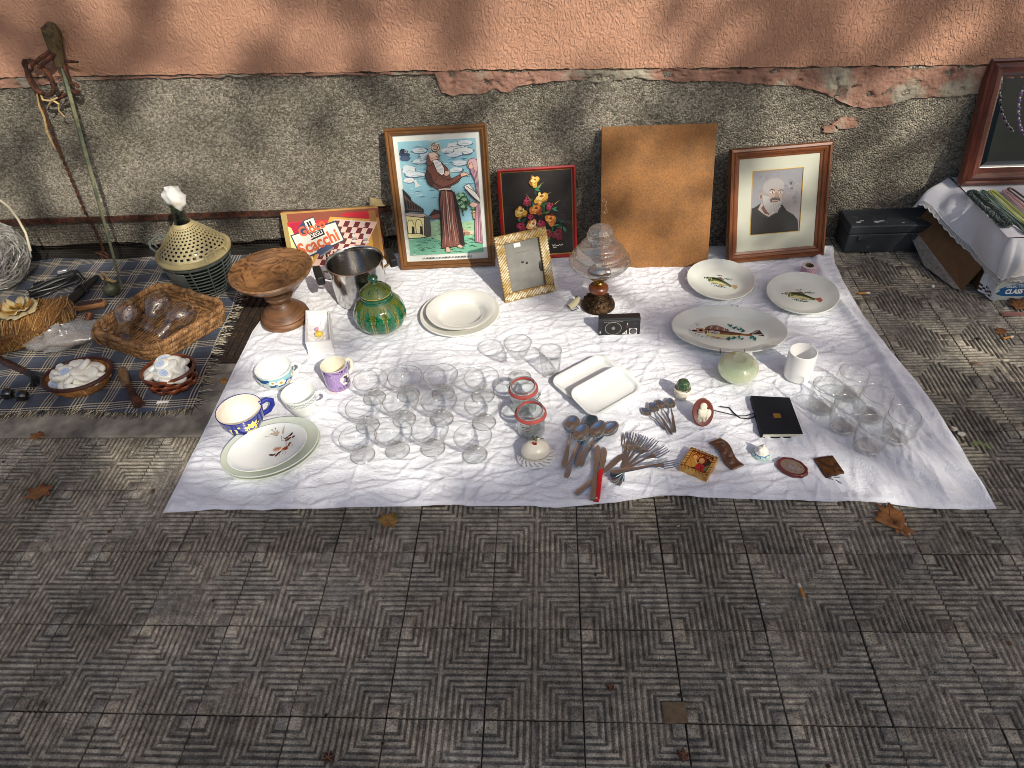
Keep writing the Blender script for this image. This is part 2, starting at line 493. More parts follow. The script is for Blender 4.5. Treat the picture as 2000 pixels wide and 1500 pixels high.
# ---- concrete strip and ribbed grate over the light well, left
conc = mat('worn_concrete', (.25, .225, .18), .9, var=.3, vs=25, col2=(.12, .11, .095), c2s=9, bump=.7, bs=220, space='World')
kerb = bpy.data.objects.new('concrete_strip', None); COL.objects.link(kerb); kerb['kind'] = 'structure'
for (x0, x1, y0, y1) in ((-3.0, -1.62, .803, 1.0), (-1.615, -.868, .803, 1.0), (-3.0, -1.9, 1.004, 1.085), (-1.895, -.868, 1.004, 1.085), (-3.0, -.868, 1.089, 1.135)):
    bevel(MB().box(((x0 + x1) / 2, (y0 + y1) / 2, -.011 + rt.uniform(-.001, .001)), (x1 - x0, y1 - y0, .022)).build('slab', conc, kerb, None), .003)
gr_m = mat('brown_iron_grate', '2b211a', .7, .3, var=.35, vs=90, bump=.5, bs=200, col2='3d2c20', c2s=30)
grate = thing('floor_grate', 'dark brown ribbed iron grate between the plaid blanket and the white cloth', 'grate', (0, 0, 0))
for k in range(22):
    x = -1.43 + k * .0262
    b = MB()
    P = []
    for q in range(61):
        y = 1.17 + q * .0076
        P.append((x, y, -.008 + (.0022 if q % 2 else 0)))
    b.strip(P, [.0095] * 61, .008)
    b.build('slat', gr_m, grate, None)
bevel(MB().box((-1.15, 1.153, -.007), (.62, .022, .016)).build('end_bar', gr_m, grate, None), .002)
bevel(MB().box((-1.15, 1.635, -.007), (.62, .022, .016)).build('end_bar', gr_m, grate, None), .002)

# ---- building wall
wall = thing('building_wall', 'salmon plastered building wall with a grey pebble-dash base and crumbling edge', 'wall', (0, 0, 0))
wall['kind'] = 'thing'
WYY = 1.85
def rough_m(name, c1, c2, c3, vscale, bumpd, rough=.95):
    m = mat(name, c1, rough, spec=.2); nt = m.node_tree; L = nt.links.new; p = nt.nodes['Principled BSDF']
    geo = nd(nt, 'ShaderNodeNewGeometry').outputs['Position']
    vo = nd(nt, 'ShaderNodeTexVoronoi'); vo.inputs['Scale'].default_value = vscale; L(geo, vo.inputs['Vector'])
    ns = nd(nt, 'ShaderNodeTexNoise'); ns.inputs['Scale'].default_value = vscale * .9; ns.inputs['Detail'].default_value = 3; L(geo, ns.inputs['Vector'])
    n2 = nd(nt, 'ShaderNodeTexNoise'); n2.inputs['Scale'].default_value = 3.5; n2.inputs['Detail'].default_value = 6; L(geo, n2.inputs['Vector'])
    sep = nd(nt, 'ShaderNodeSeparateColor'); L(vo.outputs['Color'], sep.inputs[0])
    r = nd(nt, 'ShaderNodeValToRGB'); e = r.color_ramp.elements
    e[0].position = .0; e[0].color = (*c2, 1); e[1].position = .95; e[1].color = (*c3, 1); k = e.new(.5); k.color = (*c1, 1)
    L(sep.outputs[0], r.inputs[0])
    mr = nd(nt, 'ShaderNodeMapRange'); mr.inputs[1].default_value = .3; mr.inputs[2].default_value = .7; mr.inputs[3].default_value = .58; mr.inputs[4].default_value = 1.3; L(n2.outputs['Fac'], mr.inputs[0])
    mx = nd(nt, 'ShaderNodeMix', data_type='RGBA', blend_type='MULTIPLY'); mx.inputs['Factor'].default_value = 1; L(r.outputs[0], mx.inputs['A']); L(mr.outputs[0], mx.inputs['B'])
    L(mx.outputs['Result'], p.inputs['Base Color'])
    ad = nd(nt, 'ShaderNodeMath', operation='SUBTRACT'); L(ns.outputs['Fac'], ad.inputs[0]); L(vo.outputs['Distance'], ad.inputs[1])
    b = nd(nt, 'ShaderNodeBump'); b.inputs['Strength'].default_value = 1; b.inputs['Distance'].default_value = bumpd; L(ad.outputs[0], b.inputs['Height']); L(b.outputs[0], p.inputs['Normal'])
    return m
DASH = rough_m('pebble_dash', (.265, .238, .188), (.135, .12, .092), (.45, .41, .33), 190, .006)
def stucco_m():
    m = mat('salmon_stucco', (.51, .28, .185), .9, spec=.2, var=.12, vs=4, space='World'); nt = m.node_tree; L = nt.links.new; p = nt.nodes['Principled BSDF']
    geo = nd(nt, 'ShaderNodeNewGeometry').outputs['Position']
    mp = nd(nt, 'ShaderNodeMapping'); mp.inputs['Scale'].default_value = (1.25, 1, .8); L(geo, mp.inputs[0])
    n = nd(nt, 'ShaderNodeTexNoise'); n.inputs['Scale'].default_value = 75; n.inputs['Detail'].default_value = 2.5; n.inputs['Distortion'].default_value = 1.2; L(mp.outputs[0], n.inputs['Vector'])
    r = nd(nt, 'ShaderNodeValToRGB'); r.color_ramp.elements[0].position = .38; r.color_ramp.elements[1].position = .6; L(n.outputs['Fac'], r.inputs[0])
    b = nd(nt, 'ShaderNodeBump'); b.inputs['Strength'].default_value = .7; b.inputs['Distance'].default_value = .0045; L(r.outputs[0], b.inputs['Height']); L(b.outputs[0], p.inputs['Normal'])
    return m
STUCCO = stucco_m()
OLDPL = mat('old_pink_render', (.33, .185, .135), .95, var=.25, vs=14, col2=(.3, .27, .21), c2s=7, c2lo=.52, c2hi=.62, bump=1, bs=90, bdist=.006, space='World', spec=.2)
def relief(name, x0, x1, step, zlo, zhi, nz, y, disp, m, thick):
    xs = np.arange(x0, x1 + step / 2, step); n = len(xs)
    lo = np.array([zlo(x) for x in xs]); hi = np.array([zhi(x) for x in xs])
    t = np.linspace(0, 1, nz)[:, None]
    Z = lo + (hi - lo) * t; X = np.broadcast_to(xs, Z.shape)
    Y = y - disp(X, Z)
    rows = [np.stack([X[0], np.full(n, y + thick), Z[0]], 1)] + [np.stack([X[i], Y[i], Z[i]], 1) for i in range(nz)] + [np.stack([X[-1], np.full(n, y + thick), Z[-1]], 1)]
    b = MB().grid([r.tolist() for r in rows])
    return b.build(name, m, wall, 60)
def lerp_pts(P):
    X = [p[0] for p in P]; Y = [p[1] for p in P]
    return lambda x: float(np.interp(x, X, Y))
def jag(x, a, f, s): return float((fbm(np.array([x]), np.array([s * 3.1]), f, s, 4)[0] - .5) * 2 * a)
top_line = lerp_pts([(-3, .735), (-1.4, .702), (0, .667), (1.5, .622), (3, .58)])
low_top = lambda x: .9
base_line = lambda x: (.05 + jag(x, .018, 9, 4) if x < -.45 else -.02)
relief('rough_base', -3.2, 3.4, .008, base_line, lambda x: .72, 92, WYY,
       lambda X, Z: .006 * fbm(X, Z, 60, 1, 2) + .012 * fbm(X, Z, 5, 2, 3), DASH, .14)
relief('upper_plaster', -3.2, 3.4, .008, lambda x: top_line(x) + jag(x, .005, 40, 9) + .006 * max(0, jag(x, 1, 12, 33) - .25), lambda x: 2.6, 120, WYY - .016,
       lambda X, Z: .006 * fbm(X, Z, 6, 5, 3), STUCCO, .05)
patch_lo = lerp_pts([(-3, .70), (-1.9, .675), (-1.7, .672), (-1.5, .685), (-1.42, .69), (-.9, .68), (-.24, .662), (-.225, .60), (-.19, .588), (-.16, .595), (-.1, .587), (-.05, .603), (0, .588), (.03, .61), (.1, .616), (.17, .622),
                     (.25, .625), (.3, .612), (.37, .618), (.42, .627), (.5, .612), (.58, .605), (.65, .607), (.72, .602), (.8, .59), (.87, .583), (.97, .575), (1.05, .55), (1.12, .515), (1.19, .493), (1.27, .5), (1.34, .52), (1.45, .524), (1.55, .53), (1.8, .53), (3, .5)])
relief('crumbled_render', -3.2, 3.4, .006, lambda x: patch_lo(x) + jag(x, .006, 30, 12), lambda x: top_line(x) - .007 + jag(x, .013, 16, 10), 26, WYY - .011,
       lambda X, Z: .008 * fbm(X, Z, 22, 6, 3) + .007 * fbm(X, Z, 70, 16, 2) - .014 * np.clip(fbm(X, Z, 34, 26, 2) - .66, 0, .2) / .2, OLDPL, .05)
# hollow of the light well behind the base, its shade coloured in near-black
hol = mat('dark_soil', (.02, .018, .015), 1)
b = MB(); b.box((-1.7, 1.985, .1), (2.6, .02, .3)).box((-1.7, 1.9, -.01), (2.6, .2, .008))
b.build('hollow', hol, wall, None)
# shards of render still clinging lower down
for (u, v, w, h) in ((1650, 240, .10, .05), (1622, 252, .06, .03)):
    c = WY(u, v, WYY - .012); b = MB()
    P = []
    for k in range(14):
        a = 2 * pi * k / 14; q = random.uniform(.7, 1.1)
        P.append((c.x + w / 2 * q * math.cos(a), c.z + h / 2 * q * math.sin(a)))
    b.add([(x, WYY - .018, z) for x, z in P] + [(x, WYY + .01, z) for x, z in P], [tuple(range(14))] + [(i, (i + 1) % 14, 14 + (i + 1) % 14, 14 + i) for i in range(14)])
    b.build('render_shard', OLDPL, wall, None)
# ---- cellar grille: rusty flat bar and wire mesh
gr = thing('vent_grille', 'rusty flat bar with wire mesh over the cellar opening, left of the chess box', 'grille', (0, 0, 0))
b = MB(); x0, x1 = -2.6, -.47
z_bar = lerp_pts([(-2.6, .163), (-1.1, .168), (-.5, .176)])
b.hexa([(x0, 1.822, z_bar(x0) - .011), (x1, 1.822, z_bar(x1) - .011), (x1, 1.83, z_bar(x1) - .011), (x0, 1.83, z_bar(x0) - .011)],
       [(x0, 1.822, z_bar(x0) + .011), (x1, 1.822, z_bar(x1) + .011), (x1, 1.83, z_bar(x1) + .011), (x0, 1.83, z_bar(x0) + .011)])
b.build('flat_bar', DARK_IRON, gr, None)
b = MB()
wig = lambda x, z: 1.826 - .006 * float(vn(np.array([x]), np.array([z]), 9, 3)[0])
for k in range(int((x1 - x0) / .0115)):
    x = x0 + k * .0115
    b.tube([(x + .002 * math.sin(k * 1.7 + z * 30), wig(x, z), z) for z in (-.01, .03, .07, .11, .16)], .0007, 4)
for k in range(15):
    z = .005 + k * .0115
    b.tube([(x0 + q * .11, wig(x0 + q * .11, z) - .001, z + .0015 * math.sin(q * 2.1 + k)) for q in range(int((x1 - x0) / .11) + 1)], .0007, 4)
wm = mat('wire', (.06, .05, .04), .6, .6)
o = b.build('wire_mesh', wm, gr); o['kind'] = 'stuff'
for (u, v) in ((122, 428), (272, 424)):
    c = WY(u, v, 1.822)
    MB().tube([c, c + Vector((0, -.004, 0))], .006, 10).build('rivet', DARK_IRON, gr)

# ---- plane tree behind the photographer whose crown dapples the light
LIT = []   # patches that stay sunny: (x, y, rx, ry, weight)
def shade_ground(x, y):
    "wanted leaf cover (optical depth) over ground point"
    if y < .38: d = 6.0
    elif y < .6: d = 6.0 - (y - .38) / .22 * 4.6
    elif y < .9: d = 1.4 - (y - .6) / .3 * 1.05
    else: d = .35
    if x > .5 and y > .5: d = max(d, min(2.2, .5 + (x - .5) * 3.2))
    if x < -.95: d = max(d, 1.3 if y > .9 else 2.4)
    if x > 1.25 and y > 1.25: d = max(d, 3.0)
    if y > 1.5 and x > -.9: d = max(d, .7)
    for (a, b_, rx, ry, w) in LITG:
        q = ((x - a) / rx) ** 2 + ((y - b_) / ry) ** 2
        if q < 1: d *= (1 - w * (1 - q) ** .5)
    return d
LITG = [(-.2, .78, .4, .2, .85), (1.45, 1.17, .16, .14, .95), (1.62, .95, .12, .08, .8), (.62, .98, .14, .12, .85), (.75, 1.2, .2, .15, .5), (.5, 1.6, .2, .15, .7), (-1.1, 1.4, .25, .25, .6), (-1.5, 1.6, .25, .15, .6), (.95, .8, .15, .12, .5), (-.22, .78, .36, .2, .9), (1.0, 1.55, .14, .12, .4)]
LITW = [(-1.0, .6, .35, .3, .5), (-.72, .80, .16, .12, 1), (.12, .80, .14, .2, 1), (.30, .95, .16, .14, 1), (.42, .83, .12, .2, .9), (1.4, .62, .16, .10, 1), (1.33, .45, .10, .14, .8), (.62, .52, .08, .08, .9), (-.2, .5, .35, .22, .6), (-1.35, .42, .22, .16, .75), (-.75, .25, .3, .15, .6), (.3, .45, .14, .15, .5), (1.0, .75, .25, .06, .5), (-1.2, .8, .3, .1, .3)]
def shade_wall(x, z):
    d = 1.15 if z > .6 else 1.0
    if x > .75 and z > .6: d = 2.4
    if z > 1.1: d = 2.5
    for (a, b_, rx, ry, w) in LITW:
        q = ((x - a) / rx) ** 2 + ((z - b_) / ry) ** 2
        if q < 1: d *= (1 - w * (1 - q) ** .4)
    return d
def canopy():
    rc = random.Random(11); pts = []
    LA = .0165 * .62      # mean area one leaf hides from the sun
    def samp(n_area, pick, dens, dmax, fac):
        n = int(n_area * dmax / LA)
        for _ in range(n):
            q, w = pick()
            if rc.random() * dmax < w:
                pts.append(q)
    s_h = SUN.z; s_y = abs(SUN.y)
    samp(5.6 * 5.4 * s_h, lambda: (lambda x, y: (Vector((x, y, 0)), shade_ground(x, y) if y > -1.6 else 1.6))(rc.uniform(-2.8, 2.8), rc.uniform(-3.6, 1.8)), 0, 6.0, 1)
    samp(5.6 * 2.6 * s_y, lambda: (lambda x, z: (Vector((x, 1.85, z)), shade_wall(x, z)))(rc.uniform(-2.8, 2.8), rc.uniform(0, 2.6)), 0, 2.5, 1)
    return pts, rc
cp, rc = canopy()
tree = thing('plane_tree', 'leafy plane tree behind the photographer shading the pavement', 'tree', (5.4, -8.6, 0))
tv = []; tf = []
star = [(0, -.5), (.16, -.22), (.5, -.2), (.3, .02), (.44, .3), (.16, .24), (0, .55), (-.16, .24), (-.44, .3), (-.3, .02), (-.5, -.2), (-.16, -.22)]
ctr = []
for q in cp:
    t = rc.uniform(8.5, 15.5)
    p = q + SUN * t
    ctr.append(p)
    s = rc.uniform(.14, .24)
    E = Euler((rc.gauss(0, .5), rc.gauss(0, .5), rc.uniform(0, 6.28))).to_matrix()
    b0 = len(tv)
    p = p - tree.location
    for (a, c) in star: tv.append(p + E @ Vector((a * s, c * s, 0)))
    tf.append(tuple(range(b0, b0 + 12)))
print('leaves', len(tf))
me = bpy.data.meshes.new('crown'); me.from_pydata([tuple(v) for v in tv], [], tf); me.update()
o = bpy.data.objects.new('crown', me); COL.objects.link(o); o.parent = tree; o['kind'] = 'stuff'
me.materials.append(mat('plane_leaf', (.07, .11, .025), .6, col2=(.16, .11, .03), c2s=1.5, var=.3, vs=8))
bark = mat('plane_bark', (.2, .18, .13), .9, col2=(.34, .31, .22), c2s=5, var=.3, vs=20, bump=.6, bs=40)
b = MB(); b.tube([(0, 0, -.03), (.03, .05, 1.5), (0, .1, 3.4), (.05, .3, 5.4)], [.30, .25, .22, .18], 14); b.build('trunk', bark, tree)
for k in range(9):
    tgt = ctr[(k * 3911) % len(ctr)] - tree.location
    st = Vector((.03, .2, 4.2 + .12 * k)); mid = (st + tgt) / 2 + Vector((0, 0, .4))
    MB().tube([st, (st + mid) / 2, mid, tgt], [.09, .065, .04, .012], 7).build('limb', bark, tree)

# ---- house front across the street (seen only in the mirror and in reflections)
hs = thing('apartment_building', 'ochre house front with dark shuttered windows across the street', 'building', (0, -17, 0))
ochre = mat('ochre_render', (.30, .23, .15), .9, var=.15, vs=.6)
MB().box((0, -4, 3.6), (44, 8, 7.3)).build('wall', ochre, hs, None)
shut = mat('dark_shutter', (.03, .04, .035), .6)
for x in range(-18, 19, 4):
    for z in (1.9, 5.0): MB().box((x, .02, z), (1.3, .12, 2.0)).build('window', shut, hs, None)

# ================================================================ WHITE CLOTH
CZ = .0075
def cloth_mesh():
    nx, ny = 560, 350
    s = np.linspace(0, 1, nx)[None, :]; t = np.linspace(0, 1, ny)[:, None]
    def ip(v, P): return np.interp(v, [p[0] for p in P], [p[1] for p in P])
    xL = ip(t, [(0, -.886), (.32, -.888), (.66, -.895), (.85, -.865), (1, -.80)])
    gR = [G(u, v) for u, v in ((1945, 996), (1868, 862), (1828, 800), (1790, 748), (1740, 690), (1690, 625), (1650, 558), (1632, 520), (1629, 487))]
    tr = [(p.y - .52) / (1.76 - .52) for p in gR]
    xR = np.interp(t, tr, [p.x for p in gR])
    X = xL + (xR - xL) * s
    gF = [G(u, v) for u, v in ((316, 1003), (420, 998), (480, 1000), (600, 997), (690, 992), (760, 991), (850, 991), (960, 990), (1090, 993), (1200, 984), (1290, 970), (1400, 974), (1500, 978), (1620, 982), (1720, 985), (1800, 994), (1880, 997), (1945, 996))]
    yF = np.interp(X, [p.x for p in gF], [p.y for p in gF])
    yB = np.interp(X, [-.8, -.45, 0, .7, 1.2], [1.70, 1.80, 1.80, 1.79, 1.77])
    Y = yF + (yB - yF) * t
    rg = np.random.default_rng(5)
    H = np.zeros_like(X)
    step = 5e-3
    def crease(x, y, a, L, w, h):
        c, d = math.cos(a), math.sin(a)
        m = (abs(X - x) < L + 3 * w) & (abs(Y - y) < L + 3 * w)
        if not m.any(): return
        dx = X[m] - x; dy = Y[m] - y
        p = dx * c + dy * d; q = -dx * d + dy * c + .15 * p * p / max(L, .05) + .003 * np.sin(p * 60 + x * 40)
        e = np.clip(1 - (p / L) ** 2, 0, 1)
        asym = np.where(q > 0, np.exp(-(q / w) ** 2), np.exp(-(q / (w * 2.2)) ** 2))
        H[m] += h * e * asym
    for k in range(2100):
        x = rg.uniform(-.9, 1.22); y = rg.uniform(.5, 1.8)
        a = rg.normal(0, .35) if rg.random() < .6 else rg.uniform(0, pi)
        if x > .75 and y < .95: a = rg.normal(1.9, .35)
        L = rg.uniform(.03, .15) if rg.random() < .85 else rg.uniform(.15, .32)
        crease(x, y, a, L, rg.uniform(.0026, .0056), rg.uniform(.0014, .0050))
    for (x, y, a, L) in ((-.3, .62, .05, .5), (.35, .66, -.04, .45), (.3, 1.2, pi / 2, .5), (-.35, 1.1, pi / 2 + .03, .55), (.72, 1.0, pi / 2 - .04, .5), (0, 1.0, .02, .7), (.1, 1.38, -.03, .6), (-.6, .8, 1.2, .3), (.05, .56, .5, .2), (-.2, .58, .9, .12), (.55, .6, .15, .3)):
        crease(x, y, a, L, .0055, .005)
    H += .0025 * fbm(X * 1.0, Y * 2.2, 14, 3, 3) + .0012 * fbm(X, Y * 1.8, 45, 8, 2)
    H = np.tanh(H / .0085) * .0085
    # loose folds in the front right corner and along the right-hand edge
    w = np.clip((X - .80) / .25, 0, 1) * np.clip((.80 - Y) / .2, 0, 1)
    H += w * (.007 * (1 + np.sin((X * .9 + Y * .35) * 62 + 2 * fbm(X, Y, 6, 21, 2) * 4))) * np.clip((Y - yF) / .05, .15, 1)
    dR = xR - X
    wid = .055 + .012 * np.sin(Y * 9)
    fold = np.exp(-((dR - wid) / .016) ** 2) * np.clip((Y - .72) / .15, 0, 1)
    H += .016 * fold + .006 * np.clip(1 - dR / wid, 0, 1) * (dR < wid) * np.clip((Y - .72) / .15, 0, 1) * (.6 + .6 * fbm(X, Y, 12, 6, 2))
    de = np.minimum(np.minimum(X - xL, dR), np.minimum(Y - yF, yB - Y))
    wav = fbm(X, Y, 10, 31, 3)
    Z = .0022 + H * np.clip(de / .012, .25, 1) + .006 * np.clip(1 - (Y - yF) / .035, 0, 1) * np.clip((wav - .42) * 4, 0, 1)
    XX = X + .004 * (fbm(X, Y, 9, 41, 2) - .5)
    P = np.stack([XX, Y, Z], 2)
    return MB().grid(P.tolist())
lm = mat('white_cotton', (.79, .80, .845), .9, var=.03, vs=6, sheen=.15, spec=.2, space='World')
nt = lm.node_tree; L = nt.links.new
geo = nd(nt, 'ShaderNodeNewGeometry').outputs['Position']
def _n(scale, st, d, dist):
    mp = nd(nt, 'ShaderNodeMapping'); mp.inputs['Scale'].default_value = st; L(geo, mp.inputs[0])
    n = nd(nt, 'ShaderNodeTexNoise'); n.inputs['Scale'].default_value = scale; n.inputs['Detail'].default_value = d; n.inputs['Distortion'].default_value = dist; L(mp.outputs[0], n.inputs['Vector'])
    mt = nd(nt, 'ShaderNodeMath', operation='SUBTRACT'); L(n.outputs['Fac'], mt.inputs[0]); mt.inputs[1].default_value = .5
    ab = nd(nt, 'ShaderNodeMath', operation='ABSOLUTE'); L(mt.outputs[0], ab.inputs[0]); return ab.outputs[0]
ad = nd(nt, 'ShaderNodeMath', operation='ADD'); L(_n(34, (1, 2.2, 1), 4, 1.2), ad.inputs[0]); L(_n(95, (1.6, 1, 1), 3, .8), ad.inputs[1])
bp = nd(nt, 'ShaderNodeBump'); bp.inputs['Strength'].default_value = .65; bp.inputs['Distance'].default_value = .006; bp.invert = True; L(ad.outputs[0], bp.inputs['Height'])
L(bp.outputs[0], nt.nodes['Principled BSDF'].inputs['Normal'])
cl = cloth_mesh().build('ground_cloth', lm, smooth=180)
tag(cl, 'large creased white cotton sheet spread on the pavement under the goods', 'cloth')

# ================================================================ PICTURES LEANING ON THE WALL
def leaning(name, label, cat, x, y, ang, lean, z=CZ):
    return thing(name, label, cat, (x, y, z), rot=(-R(lean), 0, R(ang)))
def rails(t, W, H, fw, prof, mh, mv, name='rail'):
    "four mitred rails; prof = (share of width from the outer edge, y towards the viewer negative)"
    O = [(0, 0), (W, 0), (W, H), (0, H)]; I = [(fw, fw), (W - fw, fw), (W - fw, H - fw), (fw, H - fw)]
    for k in range(4):
        a, b_, c, d = O[k], O[(k + 1) % 4], I[(k + 1) % 4], I[k]
        rows = [[(a[0], .004, a[1]), (b_[0], .004, b_[1])]]
        for (q, y) in prof:
            rows.append([(a[0] + (d[0] - a[0]) * q, y, a[1] + (d[1] - a[1]) * q), (b_[0] + (c[0] - b_[0]) * q, y, b_[1] + (c[1] - b_[1]) * q)])
        rows.append([(d[0], .004, d[1]), (c[0], .004, c[1])])
        MB().grid(rows).build(name, mh if k % 2 == 0 else mv, t, 30)
def flat_map(ox, oz, sx, sz, y):
    return lambda x, z, h: (ox + x * sx, y - h, oz + z * sz)
def pane(t, x0, z0, x1, z1, y, name='glass_pane', m=None):
    return MB().add([(x0, y, z0), (x1, y, z0), (x1, y, z1), (x0, y, z1)], [(0, 1, 2, 3)]).build(name, m or FRAME_GLASS, t, None)
OAK_H = wood('oak_frame', '7d5429', '593615', (7, 120, 120)); OAK_V = wood('oak_frame_upright', '7d5429', '593615', (120, 120, 7))
WAL_H = wood('walnut_frame', '7a4524', '50290f', (7, 110, 110)); WAL_V = wood('walnut_frame_upright', '7a4524', '50290f', (110, 110, 7))

# --- large devotional print
t = leaning('framed_print', 'tall oak-framed colour print of a bearded monk in a brown habit under a blue sky', 'framed print', -.431, 1.673, 2.6, 15.2)
W, H = .357, .505
rails(t, W, H, .026, [(0, -.016), (.18, -.02), (.45, -.014), (.6, -.017), (.85, -.012), (1, -.006)], OAK_H, OAK_V)
MB().box((W / 2, .003, H / 2), (W - .01, .004, H - .01)).build('backing', mat('brown_backing', '6b4a2e', .8), t, None)
iw, ih = W - .052, H - .052
a = Art(flat_map(.026, .026, iw, ih, -.001))
asp = ih / iw
a.rect(0, 0, 1, 1, 'eef0ea')
a.rect(.05, .055, .95, .955, '9ed2e0')
rr = random.Random(2)
X0, X1 = .05, .95
for k in range(26):   # sky washes
    y = rr.uniform(.56, .95); x = rr.uniform(.06, .8); w = rr.uniform(.08, .22)
    a.line([(max(X0, x), y), (min(X1, x + w / 2), y + rr.uniform(-.006, .012)), (min(X1, x + w), y)], [.002, rr.uniform(.006, .018), .002], rr.choice(['b5d9e3', '74aec6', 'd4e8ec', '9ccbd9', '6a9fbd']))
for (x, y, w, h) in ((.72, .90, .12, .025), (.80, .86, .13, .028), (.70, .84, .10, .022), (.62, .87, .09, .02), (.82, .92, .1, .02), (.36, .84, .08, .03), (.30, .88, .10, .02), (.75, .77, .10, .02), (.70, .72, .09, .018), (.15, .74, .09, .035), (.22, .7, .14, .02), (.30, .80, .12, .018), (.14, .66, .08, .02)):
    a.ell(x, y, w * .95, h * 1.12, '56748c', n=16, jag=.12); a.ell(x - .004, y + .004, w * .88, h * .98, rr.choice(['e6eff2', 'dbe8ee', 'f1f4f2']), n=16, jag=.14)
    a.line([(x - w * .4, y - h * .3), (x, y - h * .05), (x + w * .5, y - h * .35)], .003, '8fa9bb')
a.ell(.115, .86, .055, .035, '3c4a63', jag=.2); a.ell(.12, .83, .06, .02, '556783', jag=.2); a.ell(.10, .885, .03, .02, '2c3448', jag=.2)
for k in range(18):
    an = 2 * pi * k / 18; a.line([(.48 + .05 * math.cos(an), .90 + .035 * math.sin(an)), (.48 + .078 * math.cos(an), .90 + .054 * math.sin(an))], [.008, .002], 'f4e8b8', keep=True)
a.k += 1
a.ell(.48, .90, .052, .036, '2a2724'); a.ell(.48, .90, .043, .029, 'efe3cd'); a.ell(.478, .902, .034, .024, 'd9a98a'); a.poly([(.452, .885), (.50, .875), (.515, .905), (.50, .912), (.495, .892)], '8a5b46')
a.poly([(.19, .66), (.215, .665), (.235, .63), (.27, .615), (.23, .61), (.20, .60), (.20, .63)], 'f4f4ee')
for k in range(70):
    x = rr.uniform(.06, .8); y = rr.uniform(.5, .95); w = rr.uniform(.03, .1)
    a.line([(x, y), (x + w / 2, y + rr.uniform(0, .012)), (min(X1, x + w), y + rr.uniform(-.004, .006))], [.001, rr.uniform(.003, .006), .001], rr.choice(['3f6f8c', '5a8aa4', 'eef4f4', 'f4f6f2', '2f5570']), keep=k % 4 > 0)
# ground
a.poly([(X0, .055), (X1, .055), (X1, .33), (.75, .31), (.6, .33), (.42, .34), (.3, .31), (X0, .25)], '9fc49a')
a.poly([(X0, .055), (X1, .055), (X1, .17), (.7, .20), (.5, .16), (.25, .205), (X0, .20)], '74b394')
for k in range(120):
    x = rr.uniform(.06, .86); y = rr.uniform(.06, .22); w = rr.uniform(.02, .09)
    a.line([(x, y), (x + w / 2, y + rr.uniform(.0, .012)), (x + w, y - rr.uniform(0, .006))], [.001, rr.uniform(.003, .008), .001], rr.choice(['1e3a30', '2f5a45', 'b7d9bd', '4b8068', '16261f', '8fc6a4']), keep=k % 4 > 0)
for k in range(26):
    x = rr.uniform(.36, .9); y = rr.uniform(.22, .32); w = rr.uniform(.02, .08)
    a.line([(x, y), (min(X1, x + w), y + rr.uniform(-.006, .006))], .003, rr.choice(['3d6b4c', 'cfe3c4', '5c8f6a', '26402f']), keep=k % 3 > 0)
def po(pts, col, keep=False):
    a.poly(pts, col)
    if not keep: a.line(list(pts) + [pts[0]], .0045, '1d1716')
# house on the left
po([(X0, .40), (.05, .60), (.13, .53), (.14, .50), (.27, .43), (.27, .405), (.10, .42)], '232426')
po([(.05, .41), (.27, .395), (.33, .365), (.30, .36), (.05, .385)], 'b8a597')
po([(.05, .44), (.05, .56), (.12, .51), (.25, .44), (.25, .41), (.10, .425)], '5c4a44')
for k in range(6): po([(.06 + k * .03, .445 - k * .002), (.075 + k * .03, .443 - k * .002), (.075 + k * .03, .50 - k * .010), (.06 + k * .03, .515 - k * .010)], '1a191c', keep=True)
a.k += 1
po([(.05, .22), (.27, .205), (.28, .36), (.05, .385)], 'e8dc9c')
po([(.24, .20), (.33, .21), (.335, .365), (.27, .375)], '54504a')
for x in (.10, .20):
    po([(x - .045, .235), (x + .03, .228), (x + .035, .31), (x + .02, .345), (x - .02, .352), (x - .045, .32)], 'f4e9a8'); po([(x, .235), (x + .03, .23), (x + .03, .29), (x + .01, .30)], '2f2a24')
    a.line([(x - .045, .235), (x - .045, .32), (x - .02, .352), (x + .02, .345), (x + .035, .31)], .006, '4a4034')
for k in range(7): a.line([(.06 + .03 * k, .41 + .015 * (6 - k) * .4), (.06 + .03 * k, .455 + .02 * (6 - k) * .6)], .006, '1d1a19', keep=True)
a.k += 1
po([(.05, .20), (.2, .20), (.27, .21), (.2, .235), (.05, .24)], 'e9e0a0')
# far cottages, tree
po([(.34, .36), (.42, .42), (.47, .40), (.47, .355), (.35, .345)], '7c4b46'); po([(.33, .375), (.40, .425), (.47, .41), (.46, .395)], '3a2625')
po([(.86, .33), (.95, .33), (.95, .42), (.90, .43), (.85, .37)], 'c9a77a'); po([(.84, .38), (.90, .44), (.95, .43), (.95, .40)], 'e6d08c')
for (x, y, r_) in ((.74, .52, .05), (.77, .48, .055), (.73, .46, .05), (.70, .50, .04), (.76, .43, .045), (.87, .42, .03)):
    a.ell(x, y, r_, r_ / asp, '3f6b4a', jag=.3, n=22); a.ell(x - .012, y + .008, r_ * .6, r_ * .5 / asp, '9cc79a', jag=.35, n=18); a.ell(x + .012, y - .01, r_ * .5, r_ * .35 / asp, '23402e', jag=.35, n=16)
a.line([(.74, .36), (.73, .43)], .012, '2e2a20')
for (x, y, c_) in ((.74, .235, 'c9a98c'), (.80, .225, 'd9c0a6'), (.76, .22, 'a17b60'), (.70, .25, 'b98f74')): a.ell(x, y, .045, .016, c_, jag=.25); a.line([(x - .03, y - .02), (x - .02, y + .01)], .005, '3f2f26')
_fn = a.fn
a.fn = lambda x, y, h: _fn(.56 + (x - .56) * 1.13, .07 + (y - .07) * 1.06, h)
